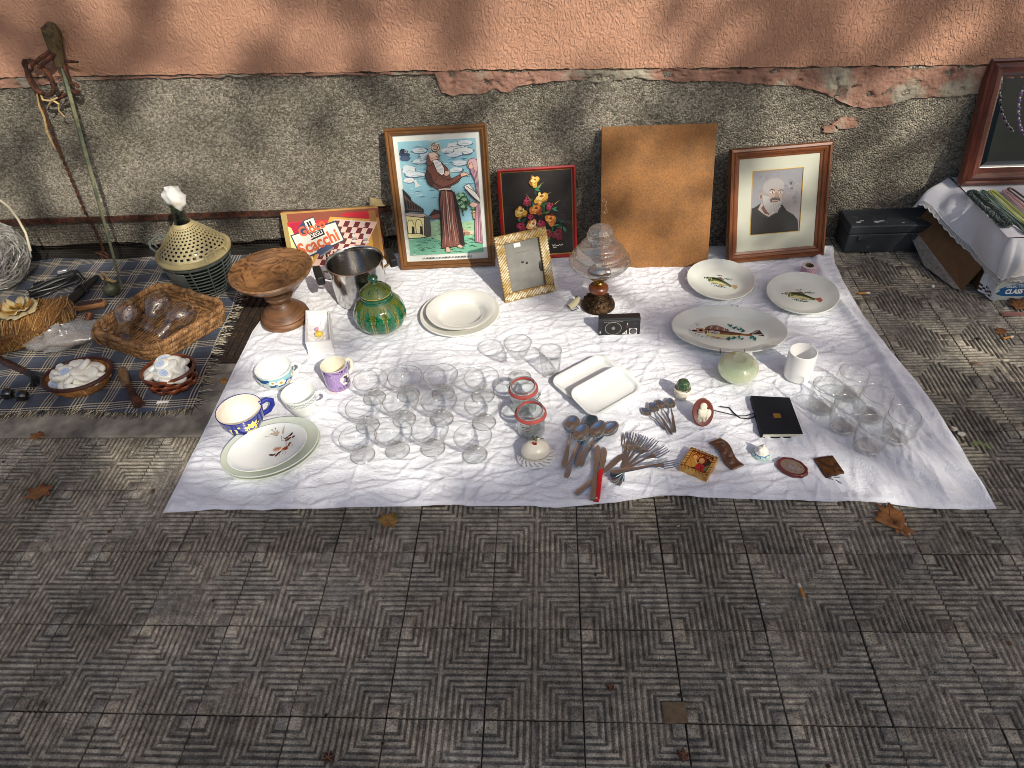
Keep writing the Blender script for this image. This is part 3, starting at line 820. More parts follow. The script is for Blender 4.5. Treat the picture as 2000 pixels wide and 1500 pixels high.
# monk
robe = '865346'
po([(.455, .10), (.71, .12), (.70, .25), (.675, .42), (.65, .52), (.60, .555), (.50, .55), (.475, .48), (.47, .30)], '2c1a18')
po([(.46, .105), (.66, .115), (.655, .25), (.64, .42), (.625, .53), (.51, .545), (.485, .47), (.48, .30)], robe)
for (x0_, x1_) in ((.50, .51), (.535, .55), (.575, .585), (.60, .625), (.63, .66), (.485, .475)):
    a.line([(x0_ + .02, .54), (x0_, .33), (x1_, .11)], [.002, .009, .004], '2e1a17', keep=True)
a.k += 1
for (x0_, x1_) in ((.52, .525), (.56, .57), (.61, .64)):
    a.line([(x0_, .50), (x0_ - .01, .3), (x1_ - .02, .13)], [.002, .01, .003], 'c29a8c', keep=True)
a.k += 1
po([(.37, .67), (.39, .725), (.44, .75), (.54, .75), (.60, .70), (.63, .60), (.60, .55), (.50, .545), (.44, .57), (.41, .60)], '754739')
po([(.385, .70), (.36, .65), (.38, .60), (.42, .57), (.44, .60), (.42, .66)], '4a2c2b')
po([(.44, .60), (.52, .555), (.62, .575), (.70, .60), (.735, .635), (.72, .655), (.66, .635), (.60, .62), (.55, .63), (.50, .66)], '7d4d40')
a.line([(.45, .60), (.53, .565), (.64, .59), (.73, .632)], .007, '3b2221'); a.line([(.50, .64), (.56, .61), (.64, .62)], .005, '5a3735')
po([(.72, .66), (.735, .635), (.79, .645), (.82, .635), (.80, .66), (.76, .672)], 'ddb39b')
po([(.55, .655), (.58, .645), (.615, .66), (.62, .70), (.60, .68), (.575, .69)], 'ddb39b')
po([(.385, .735), (.40, .80), (.44, .82), (.50, .815), (.53, .79), (.50, .77), (.47, .76), (.43, .73)], '7a4d46')
a.ell(.47, .785, .045, .034, 'e0b9a2'); a.ell(.455, .805, .04, .016, 'e8c8b4')
po([(.45, .765), (.50, .77), (.535, .75), (.56, .71), (.56, .665), (.53, .655), (.49, .68), (.47, .72)], 'f2efe8')
for k in range(6): a.line([(.475 + .012 * k, .755), (.49 + .011 * k, .70), (.505 + .008 * k, .67)], .003, '9b9a9a', keep=True)
a.k += 1
a.line([(.43, .775), (.455, .78)], .006, 'b99a88'); a.line([(.485, .79), (.505, .788)], .005, '3a2a24'); po([(.505, .785), (.525, .772), (.505, .77)], 'd3a48c')
a.line([(.485, .55), (.55, .555), (.61, .55)], .009, 'd8cbb8'); a.line([(.56, .55), (.57, .4), (.575, .24)], .006, 'd8cbb8')
po([(.50, .11), (.53, .115), (.555, .085), (.545, .07), (.50, .075)], 'd9ae98'); po([(.63, .125), (.66, .13), (.69, .11), (.67, .098), (.63, .105)], 'd9ae98')
a.fn = _fn
# woman at the right edge
po([(.86, .145), (.95, .13), (.95, .80), (.90, .80), (.86, .75), (.87, .70), (.92, .62), (.93, .5), (.89, .40), (.87, .28)], 'b7808f')
for k in range(8): a.line([(.90 + .006 * k, .72), (.93 + .002 * k, .5), (.875 + .01 * k, .15)], .004, ['5f3a49', 'e6c4cc', '7d4d5e'][k % 3], keep=True)
a.k += 1
a.ell(.875, .76, .04, .03, 'e0b79e'); po([(.83, .76), (.86, .80), (.92, .81), (.95, .79), (.95, .70), (.91, .72), (.89, .775)], 'd3a9ab'); a.line([(.84, .735), (.86, .765)], .007, '3a2a24')
po([(.78, .60), (.84, .615), (.95, .50), (.95, .465), (.86, .51), (.79, .57)], 'e9e5dc'); a.line([(.79, .575), (.87, .51), (.95, .46)], .012, '43302a'); a.line([(.80, .60), (.9, .55)], .006, '8a6d5a')
po([(.82, .45), (.86, .475), (.93, .455), (.90, .43), (.85, .43)], 'dcb49e')
for k in range(34): a.rect(.2 + k * .018, .022, .2 + k * .018 + rr.uniform(.006, .013), .036, '55504c', keep=True)
a.build('print', PRINT, t)
pane(t, .022, .022, W - .022, H - .022, -.0045)

# --- flower painting in a red frame
t = leaning('flower_painting', 'red-framed painting of yellow and orange roses on a black ground', 'painting', -.048, 1.716, 4.0, 17)
W, H = .283, .335
red = mat('red_lacquer', '9c1a1c', .3, coat=.4, var=.1)
rails(t, W, H, .011, [(0, -.012), (.5, -.014), (1, -.008)], red, red)
MB().box((W / 2, .002, H / 2), (W - .006, .004, H - .006)).build('backing', mat('black_backing', '17110f', .8), t, None)
iw, ih = W - .022, H - .022
a = Art(flat_map(.011, .011, iw, ih, -.001)); asp = ih / iw
a.rect(0, 0, 1, 1, 'b48a3c'); a.rect(.014, .012, .986, .988, '1c1412')
for k in range(30): a.ell(rr.uniform(.1, .9), rr.uniform(.1, .9), rr.uniform(.03, .09), rr.uniform(.02, .06), rr.choice(['221817', '1a1211', '261b1c']), jag=.3)
def leafp(x, y, l, w, an, c):
    c1, s1 = math.cos(an), math.sin(an) / asp
    a.poly([(x, y), (x + .5 * l * c1 - w * math.sin(an), y + .5 * l * s1 + w * math.cos(an) / asp), (x + l * c1, y + l * s1), (x + .5 * l * c1 + w * math.sin(an), y + .5 * l * s1 - w * math.cos(an) / asp)], c)
for (x, y) in ((.47, .78), (.44, .68), (.40, .62), (.60, .55), (.58, .50), (.35, .50), (.70, .55), (.62, .42), (.70, .40), (.33, .38), (.52, .33), (.76, .42), (.80, .36), (.85, .34), (.60, .26), (.70, .28), (.66, .20), (.25, .42), (.55, .6), (.46, .55)):
    for k in range(4): leafp(x, y, rr.uniform(.06, .12), rr.uniform(.012, .022), rr.uniform(0, 6.28), rr.choice(['1f5b34', '2f7a46', '14402a', '3f8f66', '5a6e2c', '224a3c']))
for (x, y, x2, y2) in ((.40, .66, .34, .74), (.62, .70, .70, .74), (.52, .80, .60, .86), (.74, .60, .82, .64), (.36, .60, .30, .62)): a.line([(x, y), ((x + x2) / 2, (y + y2) / 2 + .01), (x2, y2)], [.008, .006, .001], 'b3a052')
def rose(x, y, r, cs):
    dk, md, lt = cs
    for k in range(7):
        an = rr.uniform(0, 6.28); a.ell(x + r * .45 * math.cos(an), y + r * .4 * math.sin(an) / asp, r * .62, r * .5 / asp, dk if k < 3 else md, rot=an, n=12, jag=.12)
    for k in range(4):
        an = .6 + k * 1.3; a.ell(x + r * .3 * math.cos(an), y + r * .3 * math.sin(an) / asp + r * .1, r * .42, r * .28 / asp, lt, rot=an, n=10, jag=.12)
    a.ell(x + r * .1, y + r * .32 / asp, r * .28, r * .2 / asp, dk, n=10, jag=.2); a.line([(x - r * .4, y - r * .1), (x, y - r * .35), (x + r * .4, y)], [.002, r * .14, .002], dk)
YL = ('9a5f1c', 'd9a63a', 'f1d583'); OR = ('8a3413', 'cf7128', 'eaa552'); MG = ('4f0d1e', '8c1d38', 'b9405f'); PE = ('a55a26', 'e0a05a', 'f5d9a0')
for (x, y, r, c_) in ((.36, .66, .065, MG), (.68, .58, .06, MG), (.40, .46, .055, MG), (.53, .38, .07, MG), (.25, .36, .07, MG), (.77, .25, .085, ('3a0a14', '5f1422', '7c2434')), (.62, .26, .07, ('3a0a14', '6a1524', '8c2a3a')), (.47, .88, .075, YL), (.55, .68, .10, YL), (.26, .53, .085, YL), (.47, .55, .085, OR), (.67, .42, .085, OR), (.42, .37, .085, PE), (.34, .27, .06, OR)): rose(x, y, r, c_)
a.line([(.70, .115), (.73, .13), (.72, .10), (.75, .12), (.77, .11), (.79, .125), (.81, .115), (.84, .13)], .007, 'd9d3c6'); a.line([(.69, .13), (.70, .085), (.715, .13)], .006, 'd9d3c6'); a.line([(.70, .09), (.75, .095)], .004, 'd9d3c6')
a.build('canvas', PRINT, t)
pane(t, .011, .011, W - .011, H - .011, -.0035)

# --- plain brown hardboard
t = leaning('hardboard_panel', 'plain brown hardboard panel leaning between the flower painting and the portrait', 'board', .317, 1.641, -.2, 20)
hb = mat('hardboard', '8f5f2c', .65, col2='7d5428', c2s=14, c2lo=.4, c2hi=.65, var=.28, vs=220, bump=.2, bs=500)
bevel(MB().box((.1955, .006, .2465), (.391, .008, .493)).build('panel', hb, t, None), .001)
a = Art(flat_map(0, 0, 1, 1, .0018))
for pts in ([(.004, .245), (.012, .25), (.010, .24), (.02, .243), (.017, .228), (.021, .215), (.012, .205), (.018, .198)], [(.004, .207), (.016, .2), (.026, .206), (.022, .212)]): a.line(pts, .0016, 'd8b98c')
a.build('torn_paper', PRINT, t)

# --- framed portrait
t = leaning('framed_portrait', 'walnut-framed portrait of an old white-bearded man in a black habit with cream mount', 'framed portrait', .776, 1.659, 6.9, 20.5)
W, H = .361, .399
rails(t, W, H, .037, [(0, -.012), (.1, -.02), (.3, -.022), (.42, -.015), (.5, -.017), (.72, -.012), (.78, -.007), (1, -.004)], WAL_H, WAL_V)
MB().box((W / 2, .003, H / 2), (W - .01, .004, H - .01)).build('backing', mat('portrait_backing', '5a4030', .8), t, None)
x0, x1, z0, z1 = .086, .268, .095, .318
mt_ = mat('cream_mount', 'c9c9b8', .8)
f = .03
b = MB()
for (p, q, r_, s_) in ((f, f, W - f, z0), (f, z1, W - f, H - f), (f, z0, x0, z1), (x1, z0, W - f, z1)): b.add([(p, -.0016, q), (r_, -.0016, q), (r_, -.0016, s_), (p, -.0016, s_)], [(0, 1, 2, 3)])
b.build('mount', mt_, t, None)
b = MB()
for (p, q, r_, s_) in ((x0 - .001, z0 - .001, x1 + .001, z0 + .0012), (x0 - .001, z1 - .0012, x1 + .001, z1 + .001), (x0 - .001, z0 + .0012, x0 + .0012, z1 - .0012), (x1 - .0012, z0 + .0012, x1 + .001, z1 - .0012)): b.box(((p + r_) / 2, -.0019, (q + s_) / 2), (r_ - p, .001, s_ - q))
b.build('gilt_slip', GOLD, t, None)
a = Art(flat_map(x0, z0, x1 - x0, z1 - z0, 0), 2.2e-5); asp = (z1 - z0) / (x1 - x0)
a.rect(0, 0, 1, 1, '8b8a90')
a.poly([(.5, 0), (1, 0), (1, .75), (.75, .8), (.6, .5)], '9b9496')
for k in range(46): a.ell(rr.uniform(.05, .95), rr.uniform(.4, .95), rr.uniform(.02, .07), rr.uniform(.01, .04), rr.choice(['8e8d94', '88878e', '908e95', '8a878d', '85848b']), jag=.3, keep=k % 3 > 0)
a.poly([(0, 0), (.98, 0), (.95, .18), (.86, .27), (.72, .34), (.62, .45), (.3, .3), (.20, .5), (.08, .44), (0, .42)], '1b191c')
a.poly([(.14, .40), (.2, .5), (.3, .44), (.5, .44), (.6, .42), (.5, .33), (.36, .265), (.24, .33)], 'b1a29a')
a.poly([(.2, .42), (.27, .48), (.34, .40), (.37, .30), (.27, .33)], '6b463b')
a.poly([(.13, .40), (.24, .325), (.36, .262), (.5, .33), (.62, .43), (.64, .40), (.5, .30), (.36, .235), (.2, .3), (.12, .37)], '2a2728')
a.ell(.42, .66, .225, .215, '958e8c', n=28); a.ell(.43, .74, .21, .125, 'a19b9a', n=28)
a.ell(.185, .60, .035, .055, 'a68e84'); a.ell(.188, .598, .018, .035, '6f5850')
a.poly([(.22, .62), (.23, .52), (.27, .42), (.34, .34), (.42, .30), (.50, .32), (.57, .40), (.60, .50), (.61, .62), (.52, .62), (.42, .58), (.3, .6)], 'aca7a6')
a.poly([(.34, .66), (.42, .72), (.56, .70), (.62, .64), (.60, .54), (.52, .50), (.42, .49), (.36, .54)], 'ad958b')
a.line([(.34, .685), (.40, .70), (.46, .675)], [.006, .022, .008], '3f3a3a'); a.line([(.52, .67), (.58, .68), (.63, .665)], [.006, .018, .006], '4a4444')
a.ell(.41, .65, .04, .014, 'e2dcd6'); a.ell(.412, .65, .016, .014, '1f1a1a'); a.ell(.575, .64, .035, .012, 'ddd6d0'); a.ell(.572, .64, .014, .012, '1f1a1a')
a.line([(.37, .632), (.41, .626), (.45, .632)], .005, '7d675f'); a.poly([(.475, .65), (.52, .65), (.545, .575), (.50, .56), (.455, .568)], '9c8076'); a.line([(.45, .572), (.5, .555), (.545, .57)], .01, '57423c')
a.poly([(.37, .54), (.42, .57), (.5, .55), (.57, .55), (.58, .50), (.53, .525), (.48, .52), (.42, .53), (.39, .48)], '4d4242'); a.line([(.41, .505), (.48, .50), (.54, .51)], .014, '7c4a44')
for k in range(16): a.line([(.40 + k * .012, .48), (.395 + k * .011, .40), (.41 + k * .008, .32)], .004, ['d9d6d4', '8f8a8a', 'c7c3c2'][k % 3], keep=True)
a.k += 1
a.line([(.36, .27), (.36, .2), (.37, .05)], .006, '0e0d0f'); a.line([(.62, .43), (.66, .38), (.66, .32)], .01, '0d0c0e')
a.build('portrait', PRINT, t)
pane(t, .036, .036, W - .036, H - .036, -.0042, m=thin_glass('portrait_glass', (.96, .965, .96), .07, .8, power=3))

# --- small gilt frame with mirror-grey back
t = leaning('photo_frame', 'empty small gold rope-twist photo frame standing on the cloth before the flower painting', 'photo frame', -.027, 1.439, 20.9, 22)
W, H = .187, .23; fw = .03
gold2 = mat('striped_gilding', 'c9ad6e', .35, .15, col2='f2e8cc', c2s=24, c2lo=.42, c2hi=.6, var=.2, vs=60)
dgold = mat('dark_gilding', '8a6a34', .5, .3, var=.3, vs=60)
b = MB()
for (p, q, r_, s_) in ((0, 0, W, fw), (0, H - fw, W, H), (0, fw, fw, H - fw), (W - fw, fw, W, H - fw)): b.box(((p + r_) / 2, -.004, (q + s_) / 2), (r_ - p, .014, s_ - q))
b.build('frame', dgold, t, None)
b = MB()
def clip_diag(x0, z0, x1, z1, step):
    for k in range(-60, 90):
        c_ = k * step
        # line z = .95*(x) + c, clipped to the rectangle
        P = []
        for n_ in range(25):
            x = x0 + (x1 - x0) * n_ / 24; z = .95 * x + c_
            if z0 <= z <= z1: P.append((x, -.0115, z))
        if len(P) > 1: b.tube([P[0], P[len(P) // 2], P[-1]] if len(P) > 2 else P, .0046, 6, flat=.7)
clip_diag(.001, .001, W - .001, fw - .001, .0105); clip_diag(.001, H - fw + .001, W - .001, H - .001, .0105); clip_diag(.001, fw, fw - .001, H - fw, .0105); clip_diag(W - fw + .001, fw, W - .001, H - fw, .0105)
b.build('rope_moulding', gold2, t, 60)
MB().box((W / 2, .002, H / 2), (W - .02, .003, H - .02)).build('grey_insert', mat('grey_card', '6f6e69', .45, var=.2, vs=25, spec=.6), t, None)
b = MB(); b.box((.078, -.0005, .187), (.024, .002, .014)); b.build('sticker', mat('white_sticker', 'd8d8d4', .5), t, None)
b = MB()
for (x, z) in ((.088, .125), (.103, .119)): b.ell((x, -.001, z), (.0045, .002, .0045), 10)
b.ell((.152, -.001, .098), (.008, .001, .02), 12); b.build('fastener', BLACK_PLASTIC, t)
strut = MB(); strut.box((W / 2, .045, .085), (.05, .003, .175), M=Matrix.Rotation(R(30), 3, 'X')); strut.build('strut', dgold, t, None)

# --- chess box
t = leaning('chess_box', 'worn board game box lettered Il Gioco degli Scacchi leaning behind the steel pot', 'game box', -.871, 1.703, 5.0, 19)
W, H, D = .366, .207, .032
kraft = mat('worn_carton', 'a58a5c', .75, var=.2, vs=30, col2='7a3a30', c2s=6)
bevel(MB().box((W / 2, D / 2, H / 2), (W, D, H)).build('box', kraft, t, None), .002)
a = Art(flat_map(0, 0, W, H, -.0003), 2e-5)
a.rect(0, 0, 1, 1, 'b8894a'); a.rect(.0, .80, 1, .97, '8d4a36'); a.rect(.0, 0, .06, .97, 'a8905a'); a.rect(.05, 0, .95, .82, 'c9303a')
a.poly([(.05, 0), (.05, .75), (.10, .70), (.30, 0)], 'e8dc96'); a.poly([(.07, .80), (.11, .55), (.30, .82)], 'b51f3c')
# chessboard in perspective
def bd(i, j):   # i 0..8 across, j 0..8 down
    w = 1 + .05 * j
    return (.545 + i * .052 - j * .036 * 1.0 + .003 * i * 0, .80 - j * .098 - i * .012)
a.poly([(.50, .87), (.98, .76), (.94, .02), (.22, .02)], 'd9a24a')
a.poly([(.66, .92), (.9, .92), (.9, .80), (.60, .87)], 'cc2233'); a.rect(.90, .10, .97, .93, 'a8763c')
a.poly([bd(-.2, -.2), bd(8.2, -.2), bd(8.2, 8.2), bd(-.2, 8.2)], 'efc7b4')
for i in range(8):
    for j in range(8):
        if (i + j) % 2 == 0: a.poly([bd(i, j), bd(i + 1, j), bd(i + 1, j + 1), bd(i, j + 1)], '6d2a30', keep=True)
a.k += 1
def pawn(x, y, s_, c_, dk):
    for (dy, r_, h_) in ((0, .030, .022), (.03, .025, .02), (.06, .017, .03), (.11, .013, .05), (.17, .018, .012), (.21, .017, .03)): a.ell(x, y + dy * s_ * 1.5, r_ * s_, h_ * s_, c_ if dy != .03 else dk, n=14)
for dx in (0, .115): pawn(.715 + dx, .40 - dx * .3, 1.15, 'd9d0c8', 'a89f98')
for (x, y) in ((.40, .02), (.48, .05)): pawn(x, y, .9, '17131a', '2c2630')
# banner
a.poly([(.060, .585), (.138, .105), (.616, .425), (.552, .80)], '2f4148'); a.poly([(.074, .572), (.148, .145), (.60, .435), (.545, .765)], 'e2ddd0')
a.poly([(.15, .70), (.22, .83), (.26, .60), (.20, .55)], '33466a')
a.poly([(.218, .835), (.333, .895), (.36, .68), (.25, .58)], '2f3f48'); a.poly([(.226, .825), (.328, .875), (.352, .69), (.252, .60)], 'e2ddd0')
a.poly([(.30, .27), (.443, .40), (.489, .32), (.327, .175)], '4a5877'); a.poly([(.327, .175), (.489, .32), (.489, .29), (.329, .15)], '8f8f8c')
a.poly([(.255, .585), (.404, .672), (.42, .560), (.271, .468)], '14141c')
kk = a.k; T_ = Art(flat_map(0, 0, 1, 1, -.0003), 2e-5); T_.b = a.b; T_.k = kk
X_ = lambda x: x * W
Z_ = lambda z: z * H
T_.text('Il', X_(.262), Z_(.70), .030, '1c1c24', R(17), bold=.0012, fit=.018)
T_.text('Gioco', X_(.168), Z_(.535), .050, 'd9683a', R(19), bold=.0016, fit=.108)
T_.text('DEGLI', X_(.268), Z_(.495), .022, 'eceade', R(20), bold=.0006, fit=.052)
T_.text('Scacchi', X_(.140), Z_(.195), .064, 'd9683a', R(18.8), bold=.0020, fit=.166)
a.build('cover_print', PRINT, t)
a = Art(lambda x, z, h: (W + .0003 + h, D * x, H * z), 2e-5)
a.rect(.02, .02, .98, .98, '9c5242'); a.rect(.2, .2, .8, .7, 'b02430'); a.rect(.3, .3, .7, .4, 'e0d4c0'); a.build('side_print', PRINT, t)
b = MB(); b.grid([[(W - .03 + .02 * i + .004 * j, -.002 + .012 * j * (i - .5), H + .012 * j - .004 * i * j) for i in range(4)] for j in range(4)]); solid(b.build('torn_flap', mat('torn_card', 'a8966c', .8), t), .002)

# ================================================================ PEDESTAL BOWL, POT, JAR
olive = wood('olive_wood', '9a6f45', '50331b', (9, 9, 38), rough=.4, coat=.2, dist=5)
olive_d = wood('turned_olive_wood', '7d5636', '4c301b', (8, 8, 60), rough=.45, coat=.15, dist=2)
c = G(541, 530, .19)
t = thing('pedestal_bowl', 'turned olive-wood fruit bowl on a pedestal foot at the back left of the cloth', 'bowl', (c.x - .012, c.y - .02, CZ), R(30))
MB().lathe([(.0, .004), (.080, .0), (.086, .006), (.084, .016), (.078, .022), (.080, .028), (.070, .040), (.055, .052), (.038, .066), (.030, .078), (.029, .083), (.040, .088), (.047, .096), (.049, .104), (.046, .108), (.049, .113), (.046, .122), (.036, .13), (.03, .136), (.0, .137)], 48).build('pedestal', olive_d, t, 30)
MB().lathe([(.0, .1375), (.035, .138), (.075, .148), (.108, .166), (.131, .188), (.139, .201), (.136, .206), (.128, .203), (.11, .186), (.085, .169), (.05, .159), (0, .155)], 64, rmod=lambda a, z: 1 + .014 * math.sin(3 * a + 1) * (z > .18)).build('bowl', olive, t, 50)

c = G(692, 511, .155)
t = thing('steel_pot', 'lidless stainless steel pot with two black handles behind the green jar', 'pot', (c.x, c.y, CZ), R(24))
pot_st = mat('brushed_steel', (.6, .59, .57), .16, 1, var=.06, vs=10, rvar=.06)
MB().lathe([(.0, .0), (.082, .0), (.089, .004), (.0915, .012), (.096, .13), (.0965, .146), (.1005, .150), (.1005, .153), (.097, .154), (.094, .150), (.093, .13), (.088, .012), (.083, .006), (0, .005)], 64).build('body', pot_st, t, 40)
for s_ in (-1, 1):
    b = MB(); b.tube([(s_ * .094, -.03, .115), (s_ * .112, -.028, .122), (s_ * .116, 0, .124), (s_ * .112, .028, .122), (s_ * .094, .03, .115)], .007, 6, flat=.5); b.build('bracket', BRASS if s_ > 0 else STEEL, t)
    b = MB(); b.box((s_ * .128, 0, .128), (.028, .085, .034)); bevel(b.build('handle', BLACK_PLASTIC, t, None), .006)

c = G(748, 637, .0)
t = thing('lidded_jar', 'glossy green and gold ribbed ceramic jar with a knobbed lid', 'jar', (c.x, c.y, CZ), R(4))
NL = 13
def jr(a, z):
    q = math.cos((a * NL) % (2 * pi))
    env = max(0, min(1, (z - .004) / .02)) * max(0, min(1, (.112 - z) / .03))
    return 1 + .035 * env * (abs(math.cos(a * NL / 2)) - .5)
def tear(a, z):
    d = abs(((a * NL / (2 * pi) + .5) % 1) - .5)
    if z < .006 or z > .104: return 9
    u = (z - .006) / .098
    w = .41 * (min(1, u / .10)) ** .5 * (1 if u < .42 else max(0, 1 - ((u - .42) / .58) ** 2.0)) + .001
    return d / w
def jcol(a, z, i):
    q = tear(a, z)
    sh = .5 + .5 * math.sin(a * 47 + z * 300)
    if q < .91: return ('08603a', '0a7044', '064d2d')[int(sh * 2.99)]
    if q < 1.03: return '8f8236'
    if z > .112: return '0f4f30'
    return ('545f22', '606b2a', '48591f')[int(sh * 2.99)]
prof = []
raw = [(.0, .0), (.056, .0), (.066, .004), (.078, .016), (.086, .034), (.088, .052), (.084, .072), (.074, .092), (.062, .106), (.054, .114), (.050, .118), (.053, .122), (.053, .127), (.048, .130), (.0, .131)]
for k in range(len(raw) - 1):
    for q in range(6): prof.append((raw[k][0] + (raw[k + 1][0] - raw[k][0]) * q / 6, raw[k][1] + (raw[k + 1][1] - raw[k][1]) * q / 6))
prof.append(raw[-1])
jm = mat('green_gold_glaze', attr=True, rough=.1, coat=1, var=.25, vs=55)
MB().lathe(prof, 208, colf=jcol, rmod=jr).build('body', jm, t, 60)
raw = [(.047, .131), (.052, .133), (.053, .138), (.045, .147), (.033, .158), (.020, .166), (.011, .170), (.008, .174), (.012, .177), (.017, .184), (.017, .190), (.012, .197), (.004, .2), (0, .2005)]
prof = []
for k in range(len(raw) - 1):
    for q in range(4): prof.append((raw[k][0] + (raw[k + 1][0] - raw[k][0]) * q / 4, raw[k][1] + (raw[k + 1][1] - raw[k][1]) * q / 4))
prof.append(raw[-1])
def lcol(a, z, i):
    if z < .137: return 'b59a3f'
    if z > .171: return '0a5733'
    d = abs(((a * 8 / (2 * pi)) % 1) - .5)
    if .150 < z < .160 and d < .06: return '23401f'
    return ('505c22', '5c6828', '47581f')[int((.5 + .5 * math.sin(a * 31 + z * 200)) * 2.99)]
MB().lathe(prof, 96, colf=lcol).build('lid', jm, t, 60)

# ================================================================ LAMP, RADIO
c = G(1168, 598, CZ)
t = thing('table_lamp', 'brass and wood table lamp with a tiered clear glass shade', 'lamp', (c.x, c.y, CZ))
bron = mat('cast_bronze', '4a3520', .45, .8, var=.4, vs=120, col2='241a10', c2s=90, bump=1, bs=180, bdist=.003)
b = MB(); b.lathe([(0, 0), (.054, 0), (.058, .004), (.057, .012), (.054, .016), (.051, .018), (.046, .030), (.034, .040), (.02, .046), (.014, .052), (.0, .053)], 48)
for k in range(16):
    a_ = 2 * pi * k / 16
    b.ell((.047 * math.cos(a_), .047 * math.sin(a_), .026), (.006, .006, .005), 8)
    b.ell((.036 * math.cos(a_ + .2), .036 * math.sin(a_ + .2), .038), (.004, .004, .004), 8)
b.build('base', bron, t)
MB().lathe([(.012, .052), (.020, .056), (.031, .064), (.035, .073), (.033, .082), (.025, .089), (.014, .092), (.0, .093)], 40).build('wood_knob', wood('reddish_wood', '7a3f1d', '4a2210', (10, 10, 40), rough=.25, coat=.6), t)
MB().lathe([(.013, .092), (.019, .095), (.017, .101), (.013, .104), (.013, .114), (.020, .118), (.026, .121), (.036, .123), (.039, .128), (.039, .141), (.036, .143), (.0, .143)], 40).build('collar', mat('old_brass', '8a6a34', .25, 1, var=.15), t)
MB().lathe([(.0, .143), (.030, .144), (.034, .15), (.026, .158), (.014, .163), (.014, .178), (.0, .179)], 24).build('bulb_holder', mat('nickel', (.7, .68, .62), .15, 1), t)
ribs = lambda a, z: 1 + (.025 * math.cos(a * 14) if z > .255 else 0)
sh = [(.033, .144), (.055, .148), (.080, .158), (.095, .172), (.100, .184), (.098, .194), (.092, .202), (.083, .206), (.0815, .209), (.084, .214), (.080, .222), (.071, .228), (.064, .230), (.0625, .233), (.0655, .238), (.062, .246), (.052, .253), (.042, .256), (.0405, .259), (.043, .268), (.0425, .282), (.038, .295), (.029, .305), (.015, .312), (0, .313)]
q = []
for k in range(len(sh) - 1):
    for n_ in range(3): q.append((sh[k][0] + (sh[k + 1][0] - sh[k][0]) * n_ / 3, sh[k][1] + (sh[k + 1][1] - sh[k][1]) * n_ / 3))
q.append(sh[-1])
lg = thin_glass('lamp_glass', (.93, .88, .82), .14, .95, power=1.7, rough=.05, haze=.08)
MB().lathe(q, 84, rmod=ribs).build('shade', lg, t, 180)
for (r_, z_) in ((.1000, .184), (.0822, .2085), (.0632, .2318), (.0412, .2578)): rimring(t, r_, z_, .0011, 'tier_edge')
b = MB(); b.tube([(-.05, .005, .012), (-.075, .02, .03), (-.085, .0, .012), (-.068, -.02, .006), (-.09, -.03, .004), (-.105, -.01, .012), (-.085, .02, .012)], .0017, 6); b.build('flex', BLACK_PLASTIC, t)
b = MB(); b.strip([(-.066, .02, .022), (-.085, -.005, .016), (-.1, -.012, .009)], [.008, .011, .009], .012); b.build('switch', mat('ivory_plastic', 'd8cfa8', .4), t)

t = leaning('radio', 'small black transistor radio with round speaker and silver dial beside the lamp', 'radio', .291, 1.238, 1.4, 4)
W, H, D = .134, .066, .03
bevel(MB().box((W / 2, D / 2, H / 2), (W, D, H)).build('case', mat('black_case', (.014, .014, .016), .4, var=.2), t, None), .003)
a = Art(flat_map(0, 0, W, W, -.0004), 3e-5)
a.rect(.02, .425, .98, .44, '4a4c50'); a.rect(.09, .03, .66, .41, '101113'); a.rect(.70, .02, .71, .44, '34363a'); 
for k in range(26): a.rect(.12 + k * .018, .385, .127 + k * .018, .40, 'a8a89c' if k % 3 else 'e0ded0', keep=True)
a.k += 1
a.ell(.35, .205, .20, .18, '8a8880', n=40); a.ell(.35, .205, .188, .168, '15150f', n=40); 
for k in range(6): a.ell(.35, .205, .16 - k * .022, .143 - k * .02, ('1e1e16', '12120e')[k % 2], n=30)
a.ell(.345, .225, .045, .045, '3a3a38'); a.ell(.348, .235, .018, .016, 'b0b0ac')
a.poly([(.56, .03), (.68, .03), (.68, .15)], 'c9c8c2'); a.ell(.645, .07, .018, .018, '15161a')
a.rect(.735, .03, .925, .19, 'd2d0cc'); a.ell(.83, .11, .085, .078, '17181c', n=26); a.ell(.83, .11, .06, .055, '6d6d74', n=20); a.line([(.79, .10), (.83, .13), (.87, .10)], .012, '2a2a30')
for (x, y, c_) in ((.685, .33, 'd0ccc0'), (.685, .30, 'a8a49a'), (.675, .25, '8a3030'), (.685, .22, '6b2323'), (.035, .09, 'd8d8d4'), (.035, .12, 'd8d8d4')): a.rect(x - .012, y - .012, x + .012, y + .012, c_)
a.ell(.87, .33, .016, .016, '55565a')
a.build('front_panel', PRINT, t)
MB().tube([(.35 * W, -.0005, .225 * W), (.35 * W, -.004, .226 * W)], .006, 14).build('speaker_dome', mat('grey_metal', (.3, .3, .3), .3, .8), t)
MB().tube([(.83 * W, -.0005, .11 * W), (.83 * W, -.0035, .11 * W)], .0085, 18).build('tuning_knob', mat('grey_knob', (.12, .12, .13), .3, .5), t)
MB().tube([(W - .004, .01, H - .004), (W + .003, .012, H)], .0015, 6).build('aerial_tip', STEEL, t)

